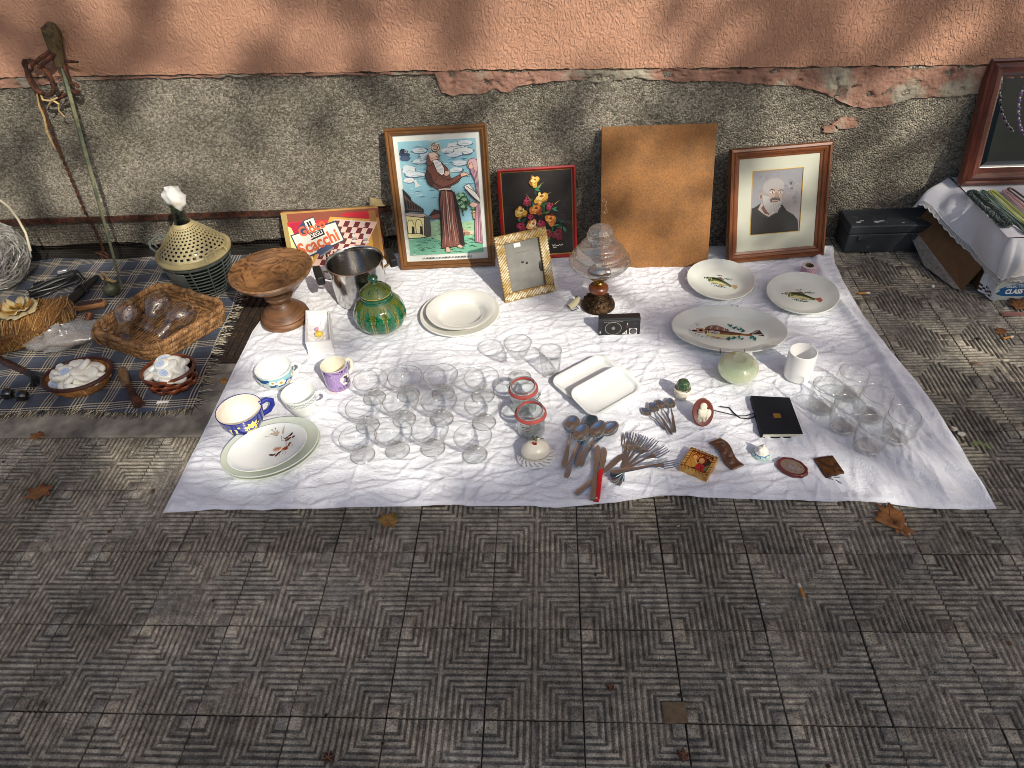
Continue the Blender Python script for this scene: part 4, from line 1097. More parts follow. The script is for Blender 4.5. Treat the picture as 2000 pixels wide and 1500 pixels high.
# ================================================================ PLATES
def plate_prof(r, h, well, foot, th=.004):
    return [(0, .003), (foot - .006, .003), (foot - .004, 0), (foot, 0), (foot + .004, .004), (well, h * .35), (r * .97, h - .004), (r, h - .001), (r, h + .001), (r * .985, h + .002), (well + .012, h * .62), (well, h * .42), (well - .012, .0075), (0, .0068)]
def plate(name, label, m, loc, r, h, well, sx=1, sy=1, rz=0, group=None, tilt=(0, 0), foot=None):
    t = thing(name, label, 'plate', loc, rot=(tilt[0], tilt[1], rz), group=group)
    b = MB().lathe(plate_prof(r, h, well, foot or well * .8), 72, sx=sx, sy=sy)
    b.build('dish', m, t, 35)
    return t
# dinner plate with deep plate on it
c = G(899, 616, .015)
plate('dinner_plate', 'round cream dinner plate lying under the deep plate', CREAM_CHINA, (c.x, c.y, CZ), .137, .022, .092)
c = G(900, 607, .045)
t = thing('soup_plate', 'deep cream soup plate with an embossed rim resting on the dinner plate', 'plate', (c.x, c.y, CZ + .0085))
MB().lathe([(0, .003), (.062, .003), (.066, 0), (.07, .002), (.083, .022), (.108, .033), (.116, .036), (.117, .0385), (.112, .039), (.085, .030), (.078, .025), (.066, .010), (.05, .0075), (0, .007)], 72,
           rmod=lambda a, z: 1 + (.006 * math.cos(6 * a) if z > .032 else 0)).build('dish', CREAM_CHINA, t, 40)
# oval plates
c = G(531, 879, .018)
plate('oval_platter', 'bottom pale green oval serving plate of the stack at the front left corner', GREEN_CHINA, (c.x + .004, c.y - .003, CZ), .137, .020, .094, 1, .80, R(30))
plate('oval_platter', 'second pale green oval plate, directly under the flower-sprig plate', GREEN_CHINA, (c.x, c.y, CZ + .0075), .137, .020, .094, 1, .80, R(29))
tp = thing('oval_plate', 'white oval plate with a brown flower sprig, topmost of the stack at the front left', 'plate', (G(523, 874, .035).x, G(523, 874, .035).y, CZ + .018), R(29))
MB().lathe([(0, .003), (.07, .003), (.074, 0), (.078, .002), (.10, .009), (.108, .0125), (.109, .0145), (.107, .015), (.098, .0115), (.085, .0075), (0, .0068)], 72, sx=1.02, sy=.80).build('dish', WHITE_CHINA, tp, 35)
a = Art(lambda x, y, h: (x, y, .0072 + h + max(0, ((x / 1.02) ** 2 + (y / .8) ** 2) ** .5 - .083) * .33), 4e-5)
rr = random.Random(4)
def sprig(pts, w, c_): a.line(pts, w, c_)
sprig([(.045, .03), (.052, .005), (.048, -.015), (.03, -.03), (.01, -.04)], .0016, '5b4a3e'); sprig([(.045, .03), (.04, .012), (.052, .0)], .0012, '6d5a48'); sprig([(.05, .005), (.065, .012), (.07, .02)], .001, '6d5a48')
for (dx, dy) in ((-.026, .022), (-.018, .028), (-.008, .031), (.002, .031), (-.03, .013)):
    a.line([(.034, .035), (.034 + dx * .6, .035 + dy * .7), (.034 + dx, .035 + dy)], .0009, '6b5c4e', keep=True); a.ell(.034 + dx, .035 + dy, .0018, .0018, '4a3a30', keep=True)
a.k += 1
for an in (.9, 1.3, 1.8, 2.3): a.ell(.034 + .011 * math.cos(an), .038 + .011 * math.sin(an), .011, .0035, 'cfbfa8', rot=an, jag=.1); a.line([(.034, .035), (.034 + .02 * math.cos(an), .038 + .02 * math.sin(an))], .0006, '8d7a66')
a.poly([(.05, .03), (.058, .05), (.063, .062), (.056, .055), (.048, .04)], 'b9ac96')
for (x, y, an) in ((.056, .014, .4), (.066, .018, .2), (.062, .008, .1), (.072, .022, .9), (.055, .004, -.3), (.074, .008, .5)): a.ell(x, y, .006, .0032, rr.choice(['5a3226', '6d3b2a', '3f2620']), rot=an, jag=.1)
a.ell(.022, -.018, .013, .009, 'd9c2ad', jag=.08); a.ell(.022, -.018, .010, .006, 'c99e84', jag=.1); a.line([(.014, -.018), (.02, -.014), (.028, -.017), (.024, -.021)], .0025, '8d4a34'); a.line([(.01, -.016), (.016, -.01), (.026, -.01), (.034, -.017)], .0009, '5b4a3e')
for (x, y, an) in ((.008, -.035, .2), (.016, -.040, .7), (.024, -.034, .3), (.002, -.032, 2.6), (.05, -.022, .3), (.058, -.014, .7)): a.ell(x, y, .007, .003, rr.choice(['4a2a20', '9c5638', '6d3b2a']), rot=an, jag=.12)
a.ell(.042, -.028, .009, .006, 'b0603c', jag=.15); a.ell(.044, -.027, .005, .004, '7c3c26', jag=.15)
for (x, y) in ((.03, -.045), (.036, -.05), (.02, -.048), (.06, -.03)): a.line([(x, y), (x + .004, y + .006), (x + .003, y + .012)], .0008, '7d6a5a')
a.build('sprig_print', GLAZE_PRINT, tp)

# fish plates
def fish_scene(big):
    if big:
        a.poly([(-.098, .004), (-.08, .014), (-.055, .018), (-.02, .016), (.03, .006), (.075, .002), (.082, .008), (.105, .012), (.118, .006), (.10, .002), (.088, -.004), (.06, -.008), (.0, -.018), (-.04, -.019), (-.07, -.012)], '7d4a36')
        a.poly([(-.06, -.013), (-.03, -.019), (.02, -.015), (.07, -.005), (.03, -.006), (-.02, -.006), (-.05, -.004)], 'd3d08f')
        a.poly([(-.062, .018), (-.045, .031), (-.02, .034), (.01, .020), (.02, .010), (-.02, .016)], '8d6a5c')
        for k in range(7): a.line([(-.055 + k * .011, .016 - k * .001), (-.047 + k * .01, .031 - abs(k - 2) * .0025)], .0016, 'e0cfc0' if k % 2 else '4a241c', keep=True)
        a.k += 1
        a.ell(-.077, .006, .020, .0115, 'a07a64'); a.ell(-.074, .006, .0125, .0085, 'd2b49a'); a.ell(-.073, .0065, .0085, .006, '7a4a38'); a.ell(-.073, .0065, .0045, .0035, '1c1412')
        a.ell(-.093, .003, .008, .0045, '3c221a'); a.line([(-.055, .012), (-.05, .0), (-.056, -.01)], .003, 'd8cf9c')
        a.poly([(-.048, .006), (-.03, .010), (-.012, .004), (-.016, -.006), (-.034, -.011), (-.046, -.004)], 'c9c2bb')
        for k in range(5): a.line([(-.044, .0), (-.016 - abs(k - 2) * .003, .006 - k * .0035)], .0012, '6d6a68', keep=True)
        a.k += 1
        a.poly([(-.05, -.017), (-.03, -.018), (.01, -.026), (-.01, -.028), (-.03, -.026)], '8d5a48'); a.line([(-.045, -.019), (-.02, -.024), (.012, -.026)], .002, 'd6c0b0')
        a.line([(-.06, .012), (.0, .007), (.06, .001)], [.002, .006, .003], '4a2018')
        a.poly([(.08, .003), (.10, .02), (.112, .022), (.125, -.004), (.10, .0)], '3c2a26'); a.line([(.088, .006), (.106, .018)], .002, 'cfc2b6'); a.line([(.092, .002), (.118, .004)], .002, 'cfc2b6')
        g = ['1f6b66', '2d7d74', '164c50']
        for (x, y) in ((.02, .034), (.034, .026), (.05, .022), (.06, .014), (.03, -.018), (.05, -.018), (.085, -.012), (.095, -.018), (.01, -.024)):
            for k in range(3): a.ell(x + rr.uniform(-.005, .005), y + rr.uniform(-.004, .004), .0065, .003, rr.choice(g), rot=rr.uniform(0, 3), jag=.25, n=9)
            a.line([(x, y), (x + rr.uniform(-.012, .012), y + rr.uniform(-.010, .01))], .0008, '3b5a58')
        for (x, y) in ((-.085, .026), (-.08, .031), (-.088, .035), (-.105, .0), (-.11, .006), (-.09, -.012), (-.08, -.016), (-.07, -.022), (-.055, -.024), (-.04, -.028)): a.ell(x, y, .0025, .0015, '3f6a68', keep=True)
    else:
        a.poly([(-.052, .010), (-.042, .019), (-.015, .017), (.01, .006), (.03, -.009), (.046, -.012), (.052, -.020), (.040, -.026), (.026, -.018), (.0, -.012), (-.022, -.010), (-.038, -.004)], '5a6440')
        a.poly([(-.038, -.003), (-.02, -.009), (.0, -.011), (.026, -.016), (.0, -.002), (-.02, .003)], 'c6c088'); a.line([(-.04, .014), (-.01, .010), (.012, .0), (.03, -.012)], [.002, .007, .006, .002], '1f2a1c')
        a.ell(-.043, .012, .008, .006, '8d8a66'); a.ell(-.045, .013, .0025, .002, '15120f'); a.line([(-.034, .017), (-.030, .008), (-.034, .0)], .002, 'b8b48c'); a.ell(-.054, .011, .003, .003, '2a221c')
        a.poly([(-.015, .017), (.0, .020), (.012, .008), (.0, .010)], '6d5a48'); a.poly([(-.006, -.012), (.008, -.013), (.012, -.018), (-.004, -.018)], 'a98a5c'); a.poly([(.032, -.012), (.05, -.008), (.054, -.02), (.044, -.030)], a_tail)
        for (x0_, y0_) in ((.012, .016), (.02, .012), (-.03, -.014), (-.02, -.020), (-.01, -.023), (.0, -.024), (-.012, .026)):
            a.line([(x0_, y0_), (x0_ + .008, y0_ + rr.uniform(-.002, .003)), (x0_ + .018, y0_ + rr.uniform(-.003, .004))], .0009, '30453e')
            for k in range(3): a.ell(x0_ + .006 * k, y0_ + rr.uniform(-.002, .002), .003, .0014, rr.choice(['24443c', '3d5a48', '1b2f2c']), rot=rr.uniform(0, 3), n=8, keep=True)
# long platter
c = G(1422, 648, .02)
t = plate('fish_platter', 'long oval platter painted with a brown fish and blue-green weed', GREY_CHINA, (c.x, c.y, CZ + .002), .181, .026, .130, 1, .66, R(-7.5), tilt=(R(1.5), 0))
a = Art(lambda x, y, h: (x * 1.0 - .012, y * 1.15 - .004, .0072 + h), 4e-5); a_tail = ''
fish_scene(True); a.build('fish_painting', GLAZE_PRINT, t)
wire_m = mat('hanger_wire', '8a744a', .3, 1)
b = MB()
for (x, y) in ((.015, .117), (.034, .1155), (-.03, -.1165), (.04, -.1155)):
    s_ = 1 if y > 0 else -1
    b.tube([(x, y - s_ * .02, -.001 + .004), (x, y + s_ * .004, .020), (x, y + s_ * .003, .031), (x, y - s_ * .006, .0325)], .0011, 6)
b.build('hanger', wire_m, t)
c = G(1406, 551, .02)
t = plate('fish_plate', 'round plate painted with a green fish, nearer the hardboard panel', GREY_CHINA, (c.x, c.y, CZ + .004), .116, .024, .080, 1, 1, R(-10), tilt=(R(4), R(1)))
a = Art(lambda x, y, h: (x * 1.05 + .004, y * 1.3 + .005, .0072 + h), 4e-5); a_tail = 'b39a66'; fish_scene(False); a.build('fish_painting', GLAZE_PRINT, t)
b = MB()
for an in (2.9, 3.25, .2): b.tube([(.10 * math.cos(an), .10 * math.sin(an), .006), (.119 * math.cos(an), .119 * math.sin(an), .018), (.119 * math.cos(an), .119 * math.sin(an), .027), (.112 * math.cos(an), .112 * math.sin(an), .0275)], .0012, 6)
b.build('hanger', mat('ivory_hanger', 'cfc7a8', .4), t)
c = G(1566, 578, .02)
t = plate('fish_plate', 'round plate painted with a green red-tailed fish at the right edge of the cloth', GREY_CHINA, (c.x, c.y, CZ + .004), .117, .024, .082, 1, 1, R(-4), tilt=(R(3), R(-2)))
a = Art(lambda x, y, h: (x * 1.15 + .002, y * 1.25 + .002, .0072 + h), 4e-5); a_tail = 'a05a44'; fish_scene(False); a.build('fish_painting', GLAZE_PRINT, t)

# white trays
def rrect(w, h, r, n=8):
    P = []
    for (cx, cyy, a0) in ((w / 2 - r, h / 2 - r, 0), (-w / 2 + r, h / 2 - r, pi / 2), (-w / 2 + r, -h / 2 + r, pi), (w / 2 - r, -h / 2 + r, 1.5 * pi)):
        for k in range(n + 1):
            a_ = a0 + k * pi / 2 / n; P.append((cx + r * math.cos(a_), cyy + r * math.sin(a_)))
    return P
def tray(label, u, v, z, rz, tilt):
    c = G(u, v, z)
    t = thing('serving_dish', label, 'dish', (c.x, c.y, CZ + z - .012), rot=(tilt[0], tilt[1], rz), group='white rectangular serving dishes')
    L_ = .206; W_ = .122
    rows = []
    for (ins, z_) in ((.045, .002), (.022, 0), (.018, .003), (.005, .0165), (0, .018), (.0006, .0196), (.002, .0198), (.0095, .0186), (.0120, .0160), (.0145, .0105), (.0185, .0078), (.045, .0065)):
        rows.append([(x, y, z_) for x, y in rrect(L_ - 2 * ins, W_ - 2 * ins, max(.008, .036 - ins * .6))])
    b = MB().grid(rows, wrap=True); n = len(rows[0]); b.f.append(tuple(range(n))); b.c.append(None); b.f.append(tuple(range((len(rows) - 1) * n, len(rows) * n))); b.c.append(None)
    fixn(b.build('dish', WHITE_CHINA, t, 35))
tray('white rectangular serving dish lying underneath the other one', 1147, 741, .012, R(38), (0, 0))
tray('white rectangular serving dish resting on the edge of the one behind it', 1183, 768, .024, R(38), (R(9), 0))

# ================================================================ CUPS AND MUGS
def cup(name, label, u, v, z, prof, hdir, hpts, hr, body_m, colf=None, hcol=None, hm=None, n=96):
    c = G(u, v, z + CZ)
    t = thing(name, label, 'mug' if 'mug' in name else 'cup', (c.x, c.y, CZ))
    o = MB().lathe(prof, n, colf=colf).build('body', body_m, t, 40)
    cd, sd = math.cos(hdir), math.sin(hdir)
    MB().tube([(r * cd, r * sd, z_) for r, z_ in hpts], hr, 10, flat=1.35, col=hcol).build('handle', hm or body_m, t, 60)
    return t
def dense(raw, q=5):
    P = []
    for k in range(len(raw) - 1):
        for i in range(q): P.append((raw[k][0] + (raw[k + 1][0] - raw[k][0]) * i / q, raw[k][1] + (raw[k + 1][1] - raw[k][1]) * i / q))
    return P + [raw[-1]]
CUPM = mat('painted_cup_glaze', attr=True, rough=.14, coat=.7, var=.06, vs=60)
def on_cup(prof, off=.0004):
    zs = [p[1] for p in prof]; rs = [p[0] for p in prof]
    k = max(range(len(zs)), key=lambda i: zs[i])
    return lambda an, z, h: ((np.interp(z, zs[:k + 1], rs[:k + 1]) + off + h) * math.cos(an), (np.interp(z, zs[:k + 1], rs[:k + 1]) + off + h) * math.sin(an), z)
# dark blue cup with suns
raw = [(0, .002), (.030, .002), (.034, 0), (.037, .003), (.050, .018), (.060, .040), (.0645, .066), (.066, .078), (.0655, .080), (.063, .079), (.058, .045), (.046, .018), (.03, .008), (0, .007)]
pk = dense(raw)
def c_blue(a_, z, i): return 'efe6d8' if i >= 44 else ('27308a', '2f3a9a', '212a78')[int((.5 + .5 * math.sin(a_ * 23 + z * 260)) * 2.99)]
t = cup('cup', 'wide dark blue cup with yellow suns and stars at the left edge of the cloth', 466, 799, .079, pk, R(38), [(.058, .066), (.080, .070), (.094, .060), (.092, .042), (.078, .028), (.054, .024)], .0058, CUPM, c_blue, '2a3490')
a = Art(on_cup(raw), 8e-5)
def sunp(an, z, r, n_, c_):
    P = []
    for k in range(2 * n_):
        q = r * (1 if k % 2 else .66); th = pi * k / n_; P.append((an + q * math.cos(th) / .062, z + q * math.sin(th)))
    a.poly([(an, z)] + P + [P[0]], c_); a.ell(an, z, r * .5 / .062, r * .5, 'e3cf5f', n=14)
sunp(R(-42), .046, .026, 11, 'eadb78'); sunp(R(150), .05, .02, 10, 'eadb78'); sunp(R(-160), .05, .018, 10, 'eadb78')
for (d, z, s_) in ((-92, .048, .011), (-128, .052, .006)): a.poly([(R(d) - s_ / .06, z - s_ * .9), (R(d) + s_ / .065, z - s_ * .7), (R(d) + s_ / .06, z + s_ * .8), (R(d) - s_ / .062, z + s_)], 'e9d98a')
for (d, z, s_) in ((-75, .064, .004), (-112, .026, .003), (-60, .022, .003), (-140, .03, .003)): a.ell(R(d), z, s_ / .06, s_, 'e9d98a', n=10)
a.build('night_sky_print', GLAZE_PRINT, t)
# flower bowl-cup
raw = [(0, .002), (.030, .002), (.033, 0), (.036, .004), (.047, .022), (.054, .042), (.0565, .064), (.0565, .070), (.054, .070), (.050, .04), (.04, .018), (0, .008)]
t = cup('cup', 'wide white cup with a band of yellow flowers on blue', 533, 717, .07, dense(raw), R(22), [(.053, .060), (.066, .066), (.076, .056), (.075, .042), (.062, .030), (.048, .028)], .005, WHITE_CHINA)
a = Art(on_cup(raw), 8e-5)
def band(a0, a1, z0, z1, c_):
    n_ = 64
    for k in range(n_):
        p, q = a0 + (a1 - a0) * k / n_, a0 + (a1 - a0) * (k + 1) / n_
        for j in range(3): a.poly([(p, z0 + (z1 - z0) * j / 3), (q, z0 + (z1 - z0) * j / 3), (q, z0 + (z1 - z0) * (j + 1) / 3), (p, z0 + (z1 - z0) * (j + 1) / 3)], c_, keep=True)
    a.k += 1
band(0, 2 * pi, .026, .064, '9fd0d6')
rr = random.Random(9)
for k in range(26):
    an = 2 * pi * k / 26; a.ell(an, rr.uniform(.030, .060), rr.uniform(.007, .012) / .05, rr.uniform(.004, .007), rr.choice(['1d5fa0', '2a72b4', '174a86']), rot=0, jag=.3, n=9)
for k in range(15):
    an = 2 * pi * k / 15 + .3; z = (.048, .038, .053)[k % 3]; s_ = (.012, .008, .009)[k % 3]
    for q in range(6):
        th = q * pi / 3; a.ell(an + s_ * .7 * math.cos(th) / .052, z + s_ * .62 * math.sin(th), s_ * .5 / .052, s_ * .42, 'f2f0e6', n=8, keep=True)
    a.k += 1; a.ell(an, z, s_ * .42 / .052, s_ * .38, ('d9b222', 'e3bf38', 'c79e1a')[k % 3], n=10)
a.build('flower_band', GLAZE_PRINT, t)
# white cup with green line
raw = [(0, .002), (.026, .002), (.028, 0), (.031, .003), (.037, .016), (.045, .045), (.0495, .068), (.051, .076), (.0505, .0775), (.048, .0765), (.042, .045), (.034, .018), (0, .008)]
t = cup('cup', 'white cup with a green zigzag line below the rim, behind the oval plates', 582, 767, .077, dense(raw), R(14), [(.046, .062), (.062, .068), (.073, .058), (.072, .042), (.060, .030), (.041, .026)], .0052, WHITE_CHINA)
a = Art(on_cup(raw), 5e-5)
for z in (.070, .056): a.line([(2 * pi * k / 60, z) for k in range(61)], .0011, '3f6f62')
n_ = 22
for k in range(n_):
    p, q = 2 * pi * k / n_, 2 * pi * (k + 1) / n_
    for s_ in (0, 1):
        Y_ = (.0575, .069) if (k + s_) % 2 else (.069, .0575)
        a.b.add([a.fn(p, Y_[0], a.k * a.step), a.fn(q, Y_[1], a.k * a.step), a.fn(q, Y_[1] + .0012, a.k * a.step), a.fn(p, Y_[0] + .0012, a.k * a.step)], [(0, 1, 2, 3)], '3f6f62')
    if k % 2: pass
a.build('line_band', GLAZE_PRINT, t)
# lilac mug
raw = [(0, .003), (.030, .003), (.033, 0), (.036, .002), (.0375, .01), (.040, .075), (.0405, .084), (.040, .086), (.037, .085), (.036, .06), (.034, .012), (0, .008)]
pk = dense(raw)
def c_lil(a_, z, i): return 'e9e3cf' if (i >= 33 or z < .004) else ('9f86b8', 'a58cbd', '9a80b2')[int((.5 + .5 * math.sin(a_ * 17 + z * 200)) * 2.99)]
t = cup('mug', 'lilac mug with dark foliage print and cream inside', 651, 712, .085, pk, R(52), [(.038, .070), (.052, .074), (.062, .062), (.061, .036), (.050, .022), (.036, .02)], .0048, CUPM, c_lil, 'e9e3cf')
a = Art(on_cup(raw), 5e-5); rr = random.Random(12)
for k in range(130):
    an = rr.uniform(-pi, pi); a.ell(an, .081 - abs(rr.gauss(0, .005)), rr.uniform(.001, .0025) / .04, rr.uniform(.001, .002), rr.choice(['241a30', '3a2a48', '1a1420']), n=7, jag=.3, keep=k % 8 > 0)
a.ell(R(-32), .046, .017 / .039, .019, 'e6e0d6', jag=.2, n=20)
for k in range(60):
    an = R(-50) + rr.gauss(0, .28); a.line([(an, .008 + rr.uniform(0, .01)), (an + rr.uniform(-.1, .1), .018 + rr.uniform(0, .014))], .0012, rr.choice(['2a2038', '1a1420', '5a4670']), keep=k % 6 > 0)
for (d, z, s_) in ((-26, .05, .006), (-22, .040, .007), (-30, .034, .005), (-18, .028, .006), (-35, .056, .004)): a.ell(R(d), z, s_ / .04, s_ * .7, '1a1518', jag=.35, n=12)
for k in range(30): a.ell(2 * pi * k / 30, .0075, .002 / .038, .002, 'c9607a', n=6, keep=True)
a.build('foliage_print', GLAZE_PRINT, t)
# plain white beaker
c = G(1569, 688, .098)
t = thing('beaker', 'plain white ceramic beaker without handle at the right of the cloth', 'mug', (c.x, c.y, CZ))
MB().lathe([(0, .003), (.032, .003), (.035, 0), (.0385, .002), (.0405, .01), (.0405, .078), (.0405, .092), (.040, .095), (.037, .0955), (.036, .09), (.036, .012), (.033, .008), (0, .008)], 64).build('body', mat('plain_white_glaze', (.8, .79, .77), .18, coat=.4), t, 40)

# ================================================================ GLASSWARE
def glass_from_base(u, v): return G(u, v, CZ + .001)
coupe_in = [(.0, .031), (.012, .0315), (.024, .036), (.035, .045), (.043, .056), (.0475, .068), (.0492, .0745)]
coupe = [(.0, .0278), (.015, .0282), (.027, .033), (.0385, .0435), (.0465, .056), (.0505, .068), (.0522, .0745), (.0515, .0765), (.0502, .0765)] + [(r_, z_ + .001) for r_, z_ in coupe_in[::-1]]
stem = [(0, .0022), (.014, .0020), (.026, .0004), (.0325, .0), (.0345, .0016), (.0325, .0040), (.022, .0075), (.013, .0115), (.0092, .016), (.0096, .021), (.0135, .0255), (.0140, .0275), (0, .0275)]
STEM_GLASS = thin_glass('pressed_glass', (.992, .996, .994), .05, .85, power=2.4, rough=.07)
row = {'front': [(709, 890), (777, 881), (846, 876), (928, 889)], 'middle': [(719, 832), (790, 820), (863, 819), (946, 826)], 'back': [(732, 778), (798, 772), (866, 769), (944, 774)]}
words = ['first', 'second', 'third', 'fourth']
proto = None
for rw, P in row.items():
    for k, (u, v) in enumerate(P):
        c = glass_from_base(u, v); lab = f'clear footed dessert glass, {words[k]} from the left in the {rw} row of twelve'
        if proto is None:
            proto = thing('dessert_glass', lab, 'dessert glass', c, group='twelve footed dessert glasses in three rows')
            MB().lathe(dense(coupe, 2), 56).build('bowl', GLASS, proto, 180); rimring(proto, .0511, .0760, .0011); MB().lathe(dense(stem, 2), 48).build('stem', STEM_GLASS, proto, 180); rimring(proto, .0336, .0018, .0011, 'foot_edge')
        else: dup(proto, c, random.uniform(0, 6), lab)
# cocktail glass
c = G(1015, 738, CZ)
t = thing('cocktail_glass', 'tall stemmed cocktail glass standing behind the two clip jars', 'glass', c)
MB().lathe([(0, .002), (.02, .0025), (.034, .0), (.0355, .0015), (.034, .003), (.015, .006), (.006, .010), (.0048, .03), (.0048, .065), (.007, .072), (.016, .08), (.028, .100), (.037, .122), (.0415, .138), (.0405, .1385), (.036, .124), (.027, .103), (.015, .0835), (0, .079)], 48).build('glass', GLASS, t, 180); rimring(t, .0410, .1382, .0010); rimring(t, .0348, .0015, .0011, 'foot_edge')
# tumbler beside it
c = G(1075.6, 730, CZ)
t = thing('tumbler', 'small faceted glass tumbler next to the cocktail glass', 'glass', c)
fac = lambda a_, z: 1 + (.02 * abs(math.cos(a_ * 5)) if z < .05 else 0)
MB().lathe([(0, .001), (.022, 0), (.025, .002), (.028, .02), (.0325, .06), (.0345, .092), (.0335, .0925), (.031, .06), (.0265, .022), (.022, .012), (0, .011)], 60, rmod=fac).build('glass', GLASS, t, 180); rimring(t, .0340, .0922, .0010)
# six rocks glasses
rock = [(0, .002), (.022, .0015), (.028, 0), (.0325, .003), (.035, .010), (.0395, .03), (.0425, .05), (.0425, .07), (.0405, .090), (.0395, .0915), (.0385, .090), (.0405, .07), (.0405, .05), (.0375, .032), (.033, .019), (.028, .0155), (0, .0145)]
TK = [((1603, 799), 'leftmost rocks glass of the six at the right edge'), ((1653, 773), 'rearmost rocks glass of the six, nearest the beaker'), ((1644, 837), 'rocks glass in the middle of the left column of the six'),
      ((1697, 815), 'rocks glass in the middle of the six, behind the front pair'), ((1747, 857), 'rightmost rocks glass of the six, by the folded edge'), ((1692, 877), 'frontmost rocks glass of the six, nearest the viewer')]
proto = None
for (p, lab) in TK:
    c = G(*p, CZ)
    if proto is None:
        proto = thing('rocks_glass', 'clear ' + lab, 'glass', c, group='six thick-based rocks glasses')
        MB().lathe(dense(rock, 2), 64, rmod=lambda a_, z: 1 + (.022 * (abs(math.cos(a_ * 4)) - .5) if .004 < z < .034 else 0)).build('bowl', GLASS, proto, 180)
        rimring(proto, .0395, .0908, .0011)
        b = MB().lathe([(0, .002), (.0265, .002), (.030, .004), (.0318, .0095), (.029, .0135), (0, .013)], 24, rmod=lambda a_, z: 1 + .03 * abs(math.cos(a_ * 4)))
        hg = thin_glass('heavy_glass', (.96, .965, .962), .08, .9, power=2.2)
        b.build('thick_base', hg, proto, 30)
    else: dup(proto, c, random.uniform(0, 6), 'clear ' + lab)
# clip jars
rub = mat('red_rubber', '9c4640', .45, sss=.1, var=.1)
wire_s = mat('bright_wire', (.55, .55, .56), .25, 1)
jar_g = thin_glass('jar_glass', (.93, .95, .94), .07, .9, power=2.6)
def clipjar(label, u, v, rz, redder):
    c = G(u, v, CZ)
    t = thing('clip_jar', label, 'jar', c, rz, group='two lidless preserving jars with red rubber rings')
    MB().lathe([(0, .004), (.028, .003), (.034, 0), (.038, .004), (.0395, .012), (.0395, .055), (.0385, .062), (.0365, .067), (.0375, .070), (.0415, .072), (.0415, .077), (.037, .079), (.0365, .090), (.0345, .0905), (.034, .078), (.033, .068), (.0355, .06), (.0365, .012), (.03, .008), (0, .008)], 48).build('jar_body', jar_g, t, 180)
    MB().lathe([(.0385, .0795), (.0420, .0783), (.0436, .075), (.0440, .0700), (.0434, .0700), (.0430, .0745), (.0415, .077), (.0385, .078)], 48, rmod=lambda a_, z: 1 + .02 * math.sin(2 * a_ + 1)).build('rubber_ring', rub, t)
    rimring(t, .0357, .0902, .0011, 'mouth_edge')
    MB().lathe([(.0338, .080), (.0338, .0885), (.0325, .0885), (.0325, .080)], 40).build('inner_ring', rub, t)
    b = MB(); ring = [(.0425 * math.cos(2 * pi * k / 32), .0425 * math.sin(2 * pi * k / 32), .0695) for k in range(32)]
    b.tube(ring, .001, 6, closed=True)
    for (an, s_) in ((-pi / 2, 1), (pi / 2, -1)):
        cd, sd = math.cos(an), math.sin(an)
        p = lambda r, w, z: (r * cd - w * sd, r * sd + w * cd, z)
        b.tube([p(.043, -.014, .069), p(.048, -.014, .060), p(.049, -.014, .074), p(.052, -.012, .066), p(.052, .012, .066), p(.049, .014, .074), p(.048, .014, .060), p(.043, .014, .069)], .0011, 6)
        if s_ > 0:
            b.tube([p(.044, -.010, .067), p(.0475, -.012, .05), p(.046, 0, .046), p(.0475, .012, .05), p(.044, .010, .067)], .0011, 6); b.tube([p(.046, 0, .052), p(.0425, 0, .03), p(.041, 0, .008)], .001, 6)
            b.tube([p(.047, -.010, .062), p(.052, -.004, .056), p(.047, .004, .058), p(.052, .010, .060)], .0011, 6)
    b.build('wire_clip', wire_s, t)
clipjar('preserving jar with a pink-red ring, the farther of the two clip jars', 1024, 795, R(55), 0)
clipjar('preserving jar with an orange-red ring, the nearer of the two clip jars', 1038, 843, R(-15), 1)

# ================================================================ SMALL CERAMICS
c = G(1047, 893, CZ)
t = thing('egg_box', 'cream egg-shaped ceramic box with a red flower and bow on white lace', 'box', (c.x, c.y, CZ), R(12))
cream_g = mat('cream_bisque', (.74, .69, .57), .3, coat=.2)
MB().lathe(dense([(0, .004), (.022, .004), (.034, .012), (.040, .022), (.0405, .024)], 3), 40, sx=1.0, sy=.82).build('lower_half', cream_g, t)
MB().lathe(dense([(.0405, .0255), (.040, .032), (.035, .043), (.024, .052), (.010, .056), (0, .0565)], 3), 40, sx=1.0, sy=.82).build('lid', cream_g, t)
MB().lathe([(.036, .020), (.0385, .0248), (.036, .0256), (.03, .0256)], 40, sx=1, sy=.82).build('gap', BLACK_PLASTIC, t)
b = MB(); n_ = 72; rows = []
for i in range(7):
    r_ = .032 + i * .0036
    rows.append([(r_ * math.cos(2 * pi * k / n_), r_ * .84 * math.sin(2 * pi * k / n_), .010 - .0012 * i + .0018 * math.sin(2 * pi * k / n_ * 14 + i) * (i / 6) + .001) for k in range(n_)])
b.grid(rows, wrap=True, keep=lambda i, k: (i * 3 + k) % 4 != 1 or i in (0, 5)); o = solid(b.build('lace_frill', mat('white_lace', (.8, .79, .77), .9), t), .0008)
a = Art(lambda x, y, h: (x, y, .0567 - (x * x + (y / .82) ** 2) * 15.5 + .0006 + h), 8e-5)
pet = [('9c8a6a', -.008, .016, .011, .006, 2.3), ('b8a682', .003, .012, .012, .007, 1.2), ('a2392c', -.004, -.002, .008, .007, .4), ('7c1c1a', -.003, -.006, .005, .004, .2), ('c2a98a', .011, .010, .008, .006, .3), ('8a7455', -.012, .010, .006, .008, .1)]
for (c_, x, y, rx, ry, ro) in pet: a.ell(x, y, rx, ry, c_, rot=ro, jag=.15, n=14)
a.line([(-.012, .012), (-.012, .002), (-.004, -.006)], .002, '3a2622'); a.line([(.0, .018), (.0, .006)], .001, '3a2622')
a.build('flower_painting', GLAZE_PRINT, t)
b = MB(); rr = random.Random(3)
